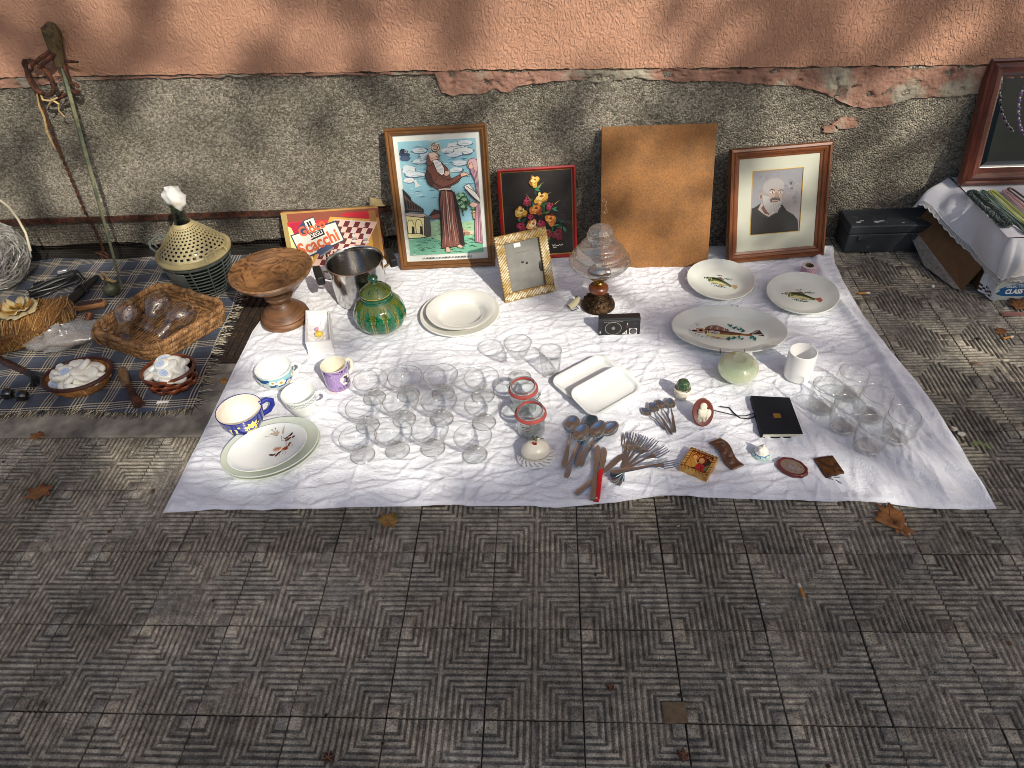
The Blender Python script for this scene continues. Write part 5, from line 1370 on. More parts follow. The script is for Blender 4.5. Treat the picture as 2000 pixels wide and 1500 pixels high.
for k in range(4):
    an = k * 1.6 + .3; b.tube([(0, .014, .054), (.007 * math.cos(an), .014 + .006 * math.sin(an), .064), (.013 * math.cos(an), .014 + .009 * math.sin(an), .060), (.004 * math.cos(an), .014 + .003 * math.sin(an), .055)], .0019, 6, flat=.6)
b.tube([(0, .014, .055), (.015, .018, .052), (.026, .014, .052)], .0012, 5); b.tube([(0, .014, .055), (-.002, .013, .072)], .0016, 5)
b.build('bow', mat('dark_ribbon', '2f2a24', .3, .4, col2='9a9a86', c2s=90), t)

c = G(1438, 737, CZ)
t = thing('jade_ball', 'pale green glass ball candle holder with gilt specks in front of the fish platter', 'candle holder', (c.x, c.y, CZ))
MB().lathe(dense([(0, .001), (.026, 0), (.034, .004), (.048, .013), (.057, .026), (.060, .039), (.056, .053), (.045, .0655), (.030, .0715), (.022, .0732), (.0185, .0736), (.016, .0722), (.012, .0712), (0, .0708)], 3), 64, sy=.98).build('ball', mat('jade_glass', (.60, .68, .42), .1, coat=.8, sss=.5, var=.08, vs=20, col2=(.66, .68, .50), c2s=14), t, 60)
b = MB(); rr = random.Random(8)
for k in range(40):
    an = R(rr.choice((110, -20)) + rr.gauss(0, 12)); z = .066 + rr.gauss(0, .004); r_ = float(np.interp(z, [.053, .065, .073, .076], [.056, .045, .030, .022]))
    b.ell((r_ * math.cos(an), r_ * math.sin(an), z), rr.uniform(.0006, .0014), 5)
o = b.build('gilt_specks', GOLD, t); o['kind'] = 'stuff'

c = G(1331, 775, CZ)
t = thing('cactus', 'tiny ceramic cactus in a cream pot above the teaspoons', 'cactus', (c.x, c.y, CZ))
MB().lathe([(0, 0), (.016, 0), (.0185, .003), (.0225, .022), (.0245, .023), (.0255, .034), (.0240, .036), (.021, .034), (.019, .030), (0, .030)], 40).build('pot', mat('cream_pot', (.72, .66, .54), .3, coat=.3), t, 40)
MB().lathe(dense([(.010, .030), (.016, .034), (.019, .043), (.0185, .052), (.014, .061), (.006, .0655), (0, .064)], 4), 88, rmod=lambda a_, z: 1 + .10 * (abs(math.cos(a_ * 5.5)) - .5)).build('plant', mat('cactus_green', (.035, .075, .03), .12, coat=1, var=.3, vs=120), t, 60)
b = MB(); b.ell((-.006, -.008, .031), (.015, .011, .004), 10); b.ell((.008, .008, .031), (.010, .010, .003), 10); b.build('soil', mat('cream_gravel', (.6, .53, .4), .7, bump=.6, bs=400), t)

c = G(1486, 888, CZ)
t = thing('bell', 'small pale china bell with blue floral hem and white handle', 'bell', (c.x, c.y, CZ))
ccol = lambda a_, z, i: ('a8c4b4' if z < .006 else ('4a6fae' if .010 < z < .0125 or (z < .010 and math.sin(a_ * 9) > .72) else ('b8d0bc' if z < .010 else 'e6e2d2')))
MB().lathe(dense([(0, .001), (.0235, 0), (.0245, .002), (.022, .007), (.0195, .0115), (.017, .017), (.014, .023), (.009, .028), (.004, .030), (0, .0305)], 4), 72, colf=ccol, rmod=lambda a_, z: 1 + .03 * math.cos(a_ * 9)).build('bell_body', CUPM, t, 60)
MB().tube([(.001, 0, .029), (.001, 0, .036), (.0015, 0, .042)], [.0032, .0028, .0022], 8).build('handle', CREAM_CHINA, t)
b = MB(); b.ell((-.007, -.006, .024), (.007, .007, .006), 10); b.ell((.006, -.006, .022), (.006, .006, .005), 10); b.ell((0, .006, .026), (.006, .006, .005), 10); b.build('rose_relief', CREAM_CHINA, t)

c = G(1577, 535, CZ)
t = thing('tape_roll', 'roll of pink and white checked ribbon tape standing behind the right fish plate', 'tape roll', (c.x, c.y, CZ))
def tcol(a_, z, i): return 'a8567c' if (int(a_ / (2 * pi) * 52) + int(z / .0032)) % 2 else 'e2cfd6'
MB().lathe([(.026, z_ * .0032) for z_ in range(0, 12)], 104, colf=tcol).build('tape', mat('checked_tape', attr=True, rough=.5), t)
MB().lathe([(.026, .0354), (.015, .0356), (.0145, .0356), (.0145, 0)], 40).build('side', mat('tape_side', (.62, .52, .5), .7), t)
MB().lathe([(.0145, .036), (.0125, .036), (.0125, 0)], 32).build('core', mat('card_core', '6d5a48', .9), t)
MB().lathe([(0, 0), (.031, 0), (.031, .0015), (0, .0015)], 40).build('loose_end', mat('backing_paper', (.7, .68, .68), .6), t)

# small white box with tissue
p0, p1, p2, p3 = (G(604, 694, CZ), G(653, 690, CZ), G(648, 628, CZ), G(604, 630, CZ))
t = thing('gift_box', 'small open white card box with tissue beside the pedestal bowl', 'box', (0, 0, 0))
card = mat('white_card', (.78, .77, .75), .6)
z0, hh = CZ, .052
base = [Vector((p.x, p.y, z0)) for p in (p0, p1, p2, p3)]
cen = sum(base, Vector()) / 4
def ringq(s_, z): return [Vector((cen.x + (q.x - cen.x) * s_, cen.y + (q.y - cen.y) * s_, z)) for q in base]
rows = [ringq(1.03, z0), ringq(1.03, z0 + .018), ringq(1, z0 + .018), ringq(1, z0 + hh), ringq(.93, z0 + hh), ringq(.93, z0 + .008)]
b = MB().grid([[tuple(p) for p in r_] for r_ in rows], wrap=True); b.add([tuple(p) for p in rows[-1]], [(0, 1, 2, 3)]); b.build('tray', card, t, 20)
rr = random.Random(6); P = []
for i in range(14):
    q = []
    for j in range(14):
        s_, u_ = i / 13, j / 13
        p = (base[0] * (1 - s_) + base[1] * s_) * (1 - u_) + (base[3] * (1 - s_) + base[2] * s_) * u_; p = cen + (p - cen) * .9
        edge = max(abs(s_ - .5), abs(u_ - .5)) * 2
        q.append((p.x, p.y, z0 + .012 + .028 * edge ** 3 + rr.uniform(0, .006)))
    P.append(q)
tis = mat('white_tissue', (.8, .79, .8), .8)
b = MB().grid(P); b.build('tissue', tis, t, None)
b = MB(); b.ell((cen.x + .004, cen.y - .018, z0 + .03), (.014, .012, .011), 14); b.build('yellow_bead', mat('yellow_gloss', (.7, .5, .06), .2, coat=.5), t)
b = MB(); b.ell((cen.x - .008, cen.y + .004, z0 + .034), .0065, 12); b.build('pink_bead', mat('pink_gloss', (.75, .25, .35), .3), t)

# ================================================================ CUTLERY
STEEL2 = mat('worn_cutlery_steel', (.50, .59, .66), .17, 1, var=.05, vs=40)
def spoon_mesh(L_, bw, bl):
    b = MB(); hl = L_ - bl
    pts = [(hl * k / 12, 0, .004 + .010 * math.sin(pi * min(1, k / 12 * 1.0)) ** 2 * (k / 12) + .003) for k in range(13)]
    w = [.0085 * L_ / .2 if k < 2 else (.0085 - .0055 * (k - 2) / 8) * L_ / .2 if k < 10 else .003 * L_ / .2 for k in range(13)]
    w[0] = .005 * L_ / .2
    b.strip(pts, w, .0022); h_m = b
    c = MB(); n_, m_ = 28, 7; rows = []
    for i in range(m_ + 1):
        r_ = i / m_
        rows.append([(hl + bl / 2 + bl / 2 * 1.04 * r_ * math.cos(2 * pi * k / n_) * (1 + .0), bw / 2 * r_ * math.sin(2 * pi * k / n_) * (1 - .16 * math.cos(2 * pi * k / n_)), .0015 + .0085 * L_ / .2 * r_ ** 2 + .0006) for k in range(n_)])
    c.grid(rows, wrap=True)
    return h_m, c
def put(t, p0, p1, z=0, roll=0, pitch=0):
    d = p1 - p0; t.location = (p0.x, p0.y, CZ - .003 + z); t.rotation_euler = (roll, pitch, math.atan2(d.y, d.x)); return d.length
def spoon(label, head, tail, bl, bw, z=0, ext=.0, roll=0, group=None, pitch=0, name='spoon'):
    h = G(*head, CZ + .006 + z); q = G(*tail, CZ + z)
    t = thing(name, label, name.replace('_', ' ') if name != 'spoon' else 'spoon', (0, 0, 0), group=group)
    L_ = put(t, q, h, z, roll, pitch) + bl / 2
    hm, cm = spoon_mesh(L_, bw, bl)
    hm.build('handle', STEEL2, t, 40); solid(cm.build('bowl', STEEL2, t, 180), .0012)
CS = 'tablespoons fanned out at the front'
spoon('tablespoon at the far left of the fanned spoons', (1119, 828), (1101, 914), .064, .043, .002, group=CS)
spoon('tablespoon lying on top in the middle of the fan, nearest the viewer', (1135.5, 847), (1105, 935), .066, .044, .012, group=CS, pitch=R(-2))
spoon('tablespoon partly hidden at the back of the fan', (1154, 825), (1124, 905), .064, .043, .002, group=CS)
spoon('tablespoon second from the right of the fan', (1168, 840), (1133, 913), .068, .045, .008, group=CS, pitch=R(-1.5))
spoon('tablespoon at the far right of the fan with its handle crossing behind', (1191, 838), (1122, 910), .066, .044, .003, group=CS)
TS = 'four teaspoons below the cactus'
spoon('leftmost teaspoon, below the white dishes', (1262, 803), (1298, 842), .036, .024, group=TS, name='teaspoon')
spoon('second teaspoon from the left, the longest of the four', (1276.5, 795), (1312, 851), .041, .028, .003, group=TS, name='teaspoon')
spoon('third teaspoon from the left, half tucked behind', (1289.5, 788.5), (1310, 830), .039, .026, .001, group=TS, name='teaspoon')
spoon('rightmost teaspoon, upright below the cactus pot', (1309.5, 787), (1317.5, 847), .042, .028, .004, group=TS, name='teaspoon')
def fork(label, tip, tail, z=0, pitch=0, roll=0):
    h = G(*tip, CZ + .006 + z); q = G(*tail, CZ + z)
    t = thing('fork', label, 'fork', (0, 0, 0), group='forks spread beside the knives')
    L_ = put(t, q, h, z, roll, pitch); hl = L_ * .62; hs = L_ * .78
    b = MB(); pts = [(hl * k / 12, 0, .004 + .007 * (k / 12) ** 2) for k in range(13)]
    b.strip(pts, [.0055] + [.0085 - .0052 * k / 11 for k in range(11)] + [.0032], .0023); b.build('handle', STEEL2, t, 40)
    b = MB(); prof = [(hl, .0032, .011), (hl + .012, .0055, .0085), (hl + .022, .0105, .0055), (hs, .0118, .0048)]
    b.strip([(x, 0, z_) for x, w_, z_ in prof], [w_ for x, w_, z_ in prof], .0018); b.build('head', STEEL2, t, 40)
    for k in range(4):
        y = -.0105 + .007 * k
        MB().strip([(hs - .001, y, .0048), (hs + (L_ - hs) * .5, y * 1.02, .0062), (L_, y * 1.0, .0105)], [.0019, .0018, .0010], .0018).build('tine', STEEL2, t, 40)
fork('leftmost fork, mostly hidden under the others', (1224, 846), (1213, 948), -.002)
fork('second fork from the left, tines pointing away', (1240, 846), (1207, 949), .004)
fork('third fork from the left, tines pointing away', (1259, 851), (1199, 944), .006)
fork('fourth fork from the left, tines towards the plaque', (1280, 859), (1196, 940), .009)
fork('fifth fork, slanting to the right under the top one', (1303, 876), (1191, 932), .012)
fork('topmost fork, lying almost level with its tines towards the icon', (1326, 905), (1191, 922.5), .02, pitch=R(-1))
def knife(label, tip, tail, z, hm, frac, red=False):
    h = G(*tip, CZ + z); q = G(*tail, CZ + z)
    t = thing('knife', label, 'knife', (0, 0, 0), group='table knives at the front edge')
    L_ = put(t, q, h, z); hl = L_ * frac
    b = MB(); b.strip([(hl * k / 8, 0, .0055) for k in range(9)], [.0075, .0088] + [.0085 - .0022 * k / 6 for k in range(6)] + [.006], .0065 if red else .0045); b.build('handle', hm, t, 40)
    b = MB(); top = [(hl - .004, -.005), (L_ * .72, -.0095), (L_ * .9, -.0085), (L_ * .97, -.004), (L_, .003), (L_ * .9, .0075), (L_ * .7, .0072), (hl - .004, .005)]
    b.prism(top, .0045, .0058); b.build('blade', STEEL2, t, 20)
    if red:
        MB().tube([(.008, 0, .0058), (.008, 0, .0093)], .0026, 12).build('hanging_hole', CREAM_CHINA, t)
knife('plain steel table knife lying beside the red-handled knife', (1168, 869), (1157.5, 978), .010, STEEL2, .5)
knife('knife with a bright red plastic handle at the cloth front edge', (1181, 874), (1164, 980), .004, mat('red_plastic', (.62, .012, .02), .25, coat=.4), .56, True)
knife('steel table knife lying crosswise under the other two', (1221, 886), (1124, 967), .001, STEEL2, .52)

# ================================================================ DEVOTIONAL TRINKETS, BOOKS
# icon block
q = [G(1354, 874, .02), G(1405, 894, .02), G(1377, 938, .02), G(1323, 915, .02)]
cen = sum(q, Vector()) / 4; ang = math.atan2(q[1].y - q[0].y, q[1].x - q[0].x)
t = thing('icon_block', 'small gilded wooden block with an icon of a mother and child', 'icon', (cen.x, cen.y, CZ - .002), ang)
S = .078
gw = mat('yellow_wood', 'c79a4e', .45, col2='a87632', c2s=40, var=.15, vs=60)
bevel(MB().box((0, 0, .011), (S, S * 1.02, .022)).build('block', gw, t, None), .0015)
b = MB()
for k in range(8):
    x = -.034 + k * .0097
    for (s_, ax) in ((-1, 0), (1, 0)): b.box((x, s_ * .035, .0222), (.0022, .009, .0008), M=Matrix.Rotation(R(35), 3, 'Z'))
    for s_ in (-1, 1): b.box((s_ * .034, x, .0222), (.009, .0022, .0008), M=Matrix.Rotation(R(35), 3, 'Z'))
b.build('notches', mat('dark_notch', '6d4a1c', .6), t, None)
a = Art(lambda x, y, h: ((x - .5) * .056, (y - .5) * .060, .0222 + h), 4e-5)
a.rect(-.03, -.03, 1.03, 1.03, '4a1812'); a.rect(0, 0, 1, 1, 'b87a2e')
a.poly([(0, .9), (.3, 1), (0, 1)], 'c2452a'); a.rect(0, .86, 1, 1, '5a2a16')
for k in range(9): a.ell(.06 + k * .11, .90 + .03 * (k % 2), .035, .04, ['c9682e', 'd9a04a', 'a8401e'][k % 3], jag=.2)
a.poly([(.35, 0), (1, 0), (1, .7), (.85, .82), (.6, .84), (.42, .6)], '2a1c18'); a.ell(.62, .62, .20, .24, '6b2a1c'); a.ell(.60, .58, .13, .17, 'c98a4e', rot=.25); a.ell(.57, .62, .09, .08, 'd9a060')
a.poly([(.5, 0), (.95, 0), (.85, .35), (.62, .40), (.45, .2)], 'a81f22'); a.line([(.6, .38), (.7, .2), (.8, 0)], .03, '6d1416'); a.poly([(.85, .1), (1, .1), (1, .5), (.9, .4)], '5a6a4a')
a.ell(.24, .68, .14, .15, '8a4a22'); a.ell(.25, .65, .10, .12, 'd9a060'); a.poly([(.05, 0), (.45, .05), (.5, .35), (.32, .52), (.12, .5), (.04, .25)], 'c2873a'); a.line([(.3, .5), (.45, .35), (.55, .4)], .05, 'd9a870'); a.line([(.1, .4), (.25, .2), (.3, .02)], .02, '8a5a22')
a.line([(.5, .63), (.54, .64)], .015, '3a1c12'); a.line([(.62, .61), (.66, .63)], .015, '3a1c12'); a.line([(.57, .5), (.62, .5)], .015, '8a3a2a')
a.build('icon_print', GLAZE_PRINT, t)

# wavy relief plaque
q = [G(1385, 867, .012), G(1406, 858, .012), G(1453, 907, .012), G(1431, 918, .012)]
m0 = (q[0] + q[1]) / 2; m1 = (q[2] + q[3]) / 2
t = thing('relief_plaque', 'wavy bronze-brown relief plaque lying beside the icon block', 'plaque', (m0.x, m0.y, CZ - .001), math.atan2((m1 - m0).y, (m1 - m0).x))
L_ = (m1 - m0).length; Wd = .036
bz = mat('copper_bronze', '7d5f4c', .35, .75, var=.25, vs=80)
rows = []
n_ = 40
for i in range(n_ + 1):
    x = L_ * i / n_; zc = .006 + .004 * math.sin(i / n_ * 5); sh_ = .005 * math.sin(i / n_ * 6.28)
    r_ = []
    for j in range(17):
        y = -Wd / 2 + Wd * j / 16
        e = float(fbm(np.array([x * 3]), np.array([y * 3]), 60, 17, 2)[0])
        rel = 0
        for (cx_, cy_, s_, hh_) in ((.022, .002, .010, .004), (.045, -.004, .009, .003), (.06, .006, .008, .003), (.078, 0, .010, .003)):
            rel = max(rel, hh_ * max(0, 1 - ((x - cx_) ** 2 + (y - cy_) ** 2) / s_ ** 2))
        r_.append((x, y + sh_, zc + rel + .0022 * (e - .5) * (1 if 2 < j < 14 else 0)))
    rows.append(r_)
o = solid(MB().grid(rows).build('plaque', bz, t, 50), .005, -1)
# scalloped wax medallion
c = G(1547, 913, .012)
t = thing('medallion', 'dark red scalloped oval medallion with a silvery figure relief', 'medallion', (c.x, c.y, CZ - .002), R(-35))
wax = mat('red_wax', (.11, .018, .014), .25, coat=.4)
def oval_rows(prof, rx, ry, sc=0, n_=72):
    return [[((rx - d) * math.cos(2 * pi * k / n_) * (1 + sc * math.cos(10 * 2 * pi * k / n_)), (ry - d) * math.sin(2 * pi * k / n_) * (1 + sc * math.cos(10 * 2 * pi * k / n_)), z) for k in range(n_)] for d, z in prof]
b = MB().grid(oval_rows([(.003, 0), (0, .003), (0, .009), (.003, .012), (.006, .0115), (.0085, .0105)], .041, .031, .025), wrap=True); b.f.append(tuple(range(5 * 72, 6 * 72))); b.c.append(None); b.build('rim', wax, t, 50)
rows = []
for i in range(15):
    r_ = i / 14; q = []
    for k in range(48):
        x, y = .031 * r_ * math.cos(2 * pi * k / 48), .0225 * r_ * math.sin(2 * pi * k / 48)
        rel = .003 * max(0, 1 - ((x + .004) ** 2 + (y - .002) ** 2) / .013 ** 2) + .002 * max(0, 1 - ((x - .012) ** 2 + y ** 2) / .008 ** 2) + .0025 * (float(fbm(np.array([x * 3]), np.array([y * 3]), 50, 8, 2)[0]) - .4) * (1 - r_ ** 4)
        q.append((x, y, .0108 + rel))
    rows.append(q)
MB().grid(rows, wrap=True).build('relief', mat('old_silver', (.42, .36, .31), .35, .8), t, 180)
# brown booklet
q = [G(1589, 895, .012), G(1626, 889.6, .012), G(1650, 924, .012), G(1613, 932, .012)]
t = thing('booklet', 'small mottled brown leather booklet with trailing ribbons', 'booklet', (0, 0, 0))
b = MB(); b.hexa([(p.x, p.y, CZ - .003) for p in q[::-1]], [(p.x, p.y, CZ + .007) for p in q[::-1]]); bevel(b.build('cover', mat('mottled_leather', '53300f', .4, col2='2a170c', c2s=90, c2lo=.42, c2hi=.58, var=.35, vs=60, bump=.3, bs=200), t, None), .0025)
b = MB()
for P in ([(1612, 930), (1622, 935), (1634, 938), (1644, 944)], [(1622, 932), (1638, 932), (1650, 933), (1657, 939)]): b.strip([G(u, v, CZ + .0015) for u, v in P], [.0012] * 4, .0006)
b.build('ribbon', mat('navy_ribbon', (.012, .018, .04), .5), t)
# oval standing plaque
t = leaning('oval_plaque', 'oval red-brown plaque with a cream mother and child relief propped on its easel', 'plaque', .531, .816, -.8, 32, CZ)
b = MB(); rows = [[((.0295 - d) * math.cos(2 * pi * k / 48) + .0295, y, (.041 - d) * math.sin(2 * pi * k / 48) + .041) for k in range(48)] for d, y in ((.001, .006), (0, .005), (0, .001), (.002, 0), (.004, .0005))]
b.grid(rows, wrap=True); b.f.append(tuple(range(4 * 48, 5 * 48))); b.c.append(None); fixn(b.build('oval_base', mat('oxblood', (.13, .028, .02), .3, coat=.3), t, 50))
cr = mat('cream_relief', (.68, .62, .5), .55)
b = MB(); F = lambda x, z, rx, rz, d, ro=0: b.ell((.0295 + x, -.0005, .041 + z), (rx, d, rz), 16, M=Matrix.Rotation(ro, 3, 'Y'))
F(.002, -.006, .016, .020, .004); F(.001, .017, .0105, .011, .0055); F(-.004, .012, .006, .0065, .007); F(.013, -.004, .009, .014, .0045, .4); F(-.007, .0, .008, .010, .006, -.3); F(-.008, -.018, .008, .010, .0035, .2); F(.004, -.016, .009, .011, .005); F(-.010, .006, .0045, .005, .0075)
b.build('figure_relief', cr, t, 180)
b = MB(); 
for k in range(7): b.tube([(.02 + k * .003, -.0052, .030), (.018 + k * .0035, -.006, .022), (.016 + k * .004, -.004, .016)], .0005, 4)
b.build('fold_lines', mat('relief_shadow_paint', '8a7a60', .7), t)
MB().box((.0295, .028, .028), (.012, .002, .06), M=Matrix.Rotation(R(50), 3, 'X')).build('easel', BLACK_PLASTIC, t, None)

# notebook
q = [G(1466, 774, .02), G(1542, 777.6, .02), G(1568, 848, .02), G(1487, 849, .02)]
t = thing('notebook', 'black leather notebook with a small gold square and ribbon ties', 'notebook', (0, 0, 0))
blk = mat('black_leather', (.006, .008, .012), .55, spec=.25, var=.3, vs=20, bump=.15, bs=400)
cen = sum(q, Vector()) / 4
def sc(s_, z, dy=0): return [(cen.x + (p.x - cen.x) * s_, cen.y + (p.y - cen.y) * s_ + dy, z) for p in q[::-1]]
for (z0_, z1_) in ((CZ - .003, CZ), (CZ + .0125, CZ + .0155)): bevel(MB().hexa(sc(1, z0_), sc(1, z1_)).build('cover', blk, t, None), .001)
MB().hexa(sc(.955, CZ), sc(.955, CZ + .0125)).build('pages', mat('page_block', (.6, .57, .48), .8, stretch=(1, 1, 400), var=.3, vs=8), t, None)
e = [q[0] + (q[3] - q[0]) * s_ for s_ in (0, 1)]
b = MB(); b.hexa([(p.x, p.y, CZ) for p in (q[0], q[0] + Vector((.005, 0, 0)), q[3] + Vector((.005, 0, 0)), q[3])], [(p.x, p.y, CZ + .0125) for p in (q[0], q[0] + Vector((.005, 0, 0)), q[3] + Vector((.005, 0, 0)), q[3])]); b.build('spine', blk, t, None)
c = G(1518, 811, .025); b = MB(); b.box((c.x, c.y, CZ + .0158), (.020, .018, .0008)); b.build('gold_label', mat('gold_sticker', '8f6b2c', .4, .3), t, None)
b = MB()
for P in ([(1478, 812), (1462, 818), (1445, 816), (1433, 806), (1424, 796), (1406, 794)], [(1474, 806), (1458, 812), (1440, 812), (1415, 806), (1393, 801)]): b.strip([G(u, v, CZ + .002) for u, v in P], [.0022 if P[0][0] == 1478 else .0014] * len(P), .0008)
b.build('ribbon', mat('black_ribbon', (.008, .02, .022), .35), t)

# ================================================================ PLAID BLANKET, LEFT
BZ = .012
eR = [G(u, v) for u, v in ((385, 790), (398, 750), (412, 700), (440, 640), (470, 575), (484, 520), (488, 503))]
bl_x = lambda y: float(np.interp(y, [p.y for p in eR], [p.x for p in eR]))
y0b, y1b = .905, 1.80
def blanket():
    ny, nx = 130, 170; rows = []
    for j in range(ny + 1):
        row = []
        for i in range(nx + 1):
            s_ = i / nx; y = y0b + (y1b - y0b) * j / ny + .01 * math.sin(s_ * 20)
            xr = bl_x(y); x = -2.35 + (xr + 2.35) * s_
            row.append((x, y))
        rows.append(row)
    A = np.array(rows); X, Y = A[..., 0], A[..., 1]
    Z = .004 + .006 * fbm(X, Y, 7, 51, 3) + .003 * np.sin(X * 22 + Y * 14 + 4 * fbm(X, Y, 4, 5, 2)) * fbm(X, Y, 5, 9, 2)
    return MB().grid(np.dstack([X, Y, Z]).tolist())
def plaid():
    m = mat('plaid_wool', (.1, .1, .1), .95, spec=.1, sheen=.2); nt = m.node_tree; L = nt.links.new; p = nt.nodes['Principled BSDF']
    geo = nd(nt, 'ShaderNodeNewGeometry').outputs['Position']
    mp = nd(nt, 'ShaderNodeMapping'); mp.inputs['Rotation'].default_value = (0, 0, R(-4)); L(geo, mp.inputs[0])
    nz = nd(nt, 'ShaderNodeTexNoise'); nz.inputs['Scale'].default_value = 5; L(mp.outputs[0], nz.inputs['Vector'])
    sp = nd(nt, 'ShaderNodeSeparateXYZ'); L(mp.outputs[0], sp.inputs[0])
    def stripes(o, per, k):
        ad = nd(nt, 'ShaderNodeMath', operation='MULTIPLY_ADD'); L(nz.outputs['Fac'], ad.inputs[0]); ad.inputs[1].default_value = .035; L(o, ad.inputs[2])
        d = nd(nt, 'ShaderNodeMath', operation='DIVIDE'); L(ad.outputs[0], d.inputs[0]); d.inputs[1].default_value = per
        f = nd(nt, 'ShaderNodeMath', operation='FRACT'); L(d.outputs[0], f.inputs[0])
        r = nd(nt, 'ShaderNodeValToRGB'); r.color_ramp.interpolation = 'CONSTANT'; e = r.color_ramp.elements
        nav, bei, blk_, blu = (.035, .044, .07, 1), (.52, .45, .34, 1), (.008, .009, .012, 1), (.055, .072, .11, 1)
        seq = [(0, nav), (.34, bei), (.39, blk_), (.45, bei), (.50, blk_), (.56, bei), (.61, blk_), (.66, bei), (.71, blu), (.76, nav)] if k == 0 else [(0, blu), (.30, bei), (.345, blk_), (.40, bei), (.445, blk_), (.50, bei), (.545, blk_), (.60, bei), (.645, blk_), (.70, nav)]
        e[0].position, e[0].color = seq[0]; e[1].position, e[1].color = seq[1]
        for q in seq[2:]: z = e.new(q[0]); z.color = q[1]
        L(f.outputs[0], r.inputs[0]); return r.outputs[0]
    a_, b_ = stripes(sp.outputs['X'], .093, 0), stripes(sp.outputs['Y'], .098, 1)
    # twill: warp and weft threads alternate
    w = nd(nt, 'ShaderNodeTexWave'); w.inputs['Scale'].default_value = 130; w.bands_direction = 'DIAGONAL'; w.inputs['Distortion'].default_value = 1; L(geo, w.inputs['Vector'])
    mr = nd(nt, 'ShaderNodeMapRange'); mr.inputs[3].default_value = .25; mr.inputs[4].default_value = .75; L(w.outputs['Fac'], mr.inputs[0])
    mx = nd(nt, 'ShaderNodeMix', data_type='RGBA'); L(mr.outputs[0], mx.inputs['Factor']); L(a_, mx.inputs['A']); L(b_, mx.inputs['B']); L(mx.outputs['Result'], p.inputs['Base Color'])
    bp = nd(nt, 'ShaderNodeBump'); bp.inputs['Strength'].default_value = .5; bp.inputs['Distance'].default_value = .001; L(w.outputs['Fac'], bp.inputs['Height']); L(bp.outputs[0], p.inputs['Normal'])
    return m
PL = plaid()
t = thing('plaid_blanket', 'navy and beige plaid wool blanket with fringed edges under the left-hand goods', 'blanket', (0, 0, 0))
blanket().build('cloth', PL, t, 180)
rr = random.Random(21); b = MB()
for k in range(330):
    y = y0b + .012 + (y1b - y0b) * rr.random(); x = bl_x(y) - .003; l = rr.uniform(.018, .045)
    an = rr.gauss(-.15, .35); p = Vector((x, y, .008))
    b.tube([p, p + Vector((l * .5 * math.cos(an), l * .5 * math.sin(an), .003)), p + Vector((l * math.cos(an + .2), l * math.sin(an + .2), -.004))], [.0011, .001, .0006], 4, col=rr.choice(['a89f8a', '8f866f', '2a2e3c', 'bdb5a2', '6f6a60', '1c1f28']))
for k in range(520):
    x = -2.1 + rr.random() * (bl_x(y0b) + 2.1); y = y0b + .01 * math.sin((x + 2.35) / (bl_x(y0b) + 2.35) * 20) + .003; l = rr.uniform(.012, .032)
    an = rr.gauss(-pi / 2 - .1, .4); p = Vector((x, y, .007))
    b.tube([p, p + Vector((l * .5 * math.cos(an), l * .5 * math.sin(an), .001)), p + Vector((l * math.cos(an - .2), l * math.sin(an - .2), -.004))], [.0011, .001, .0006], 4, col=rr.choice(['8f8470', '2a2a30', '15161c', 'b0a58c', '5a5448']))
o = b.build('fringe', mat('wool_fringe', attr=True, rough=.95), t); o['kind'] = 'stuff'

# --- steelyard scale leaning on the wall
t = thing('steelyard', 'rusty antique steelyard scale with hooks and chain leaning on the wall', 'steelyard scale', (0, 0, 0))
wd = wood('weathered_grip', '5f5034', '33291b', (40, 40, 10), rough=.9, coat=0)
verd = mat('green_brass_bar', '6a6a50', .5, .5, var=.25, vs=60, col2='4f5a48', c2s=20)
foot = G(238, 562, BZ + .02); top = WY(118, 120, 1.800)
rod = [top, top + (foot - top) * .35, top + (foot - top) * .7, foot]
MB().tube(rod, [.0085, .0078, .0065, .005], 4).build('beam', verd, t, 30)
P = [WY(101, 47, 1.80), WY(100, 60, 1.80), WY(104, 78, 1.80), WY(110, 100, 1.80), WY(119, 128, 1.80)]
MB().tube(P, [.015, .030, .026, .022, .018], 10).build('grip', wd, t)
rs = DARK_IRON
b = MB(); b.tube([WY(62, 128, 1.785), WY(84, 110, 1.78), WY(107, 94, 1.785)], [.007, .0085, .006], 6); b.tube([WY(76, 132, 1.78), WY(92, 118, 1.775), WY(108, 104, 1.78)], [.006, .008, .006], 6); b.tube([WY(122, 118, 1.8), WY(136, 120, 1.79), WY(153, 121, 1.785)], [.005, .005, .003], 6)
b.build('shackle_bar', rs, t)
def hook(c0, rx, rz, a0, a1, r, tilt=0):
    P = []
    for k in range(15):
        a_ = a0 + (a1 - a0) * k / 14; P.append(c0 + Vector((rx * math.cos(a_), tilt * math.sin(a_), rz * math.sin(a_))))
    return P
b = MB(); b.tube(hook(WY(80, 155, 1.785), .036, .052, R(140), R(430), 0), [.008] * 13 + [.006, .004], 8)
b.tube(hook(WY(70, 150, 1.78), .028, .05, R(60), R(280), 0, .01), .006, 8); b.tube(hook(WY(54, 128, 1.782), .014, .018, 0, R(360), 0), .004, 6)
b.tube([WY(124, 125, 1.79), WY(131, 145, 1.785), WY(139, 166, 1.782)], .006, 6); b.tube(hook(WY(145, 172, 1.78), .015, .016, R(0), R(330), 0), .006, 6)
b.tube([WY(144, 176, 1.78), WY(128, 186, 1.778), WY(110, 195, 1.785), WY(122, 178, 1.785)], [.007, .007, .006, .004], 6)
b.build('hook', rs, t)
chp = [WY(70, 178, 1.79), WY(105, 268, 1.795), WY(150, 375, 1.80), WY(165, 412, 1.80), WY(186, 450, 1.81), WY(203, 490, 1.81)]
ch = mat('rusty_chain', '5a3420', .85, .1, col2='301c14', c2s=60, var=.4, vs=120, bump=.6, bs=400)
pts = []
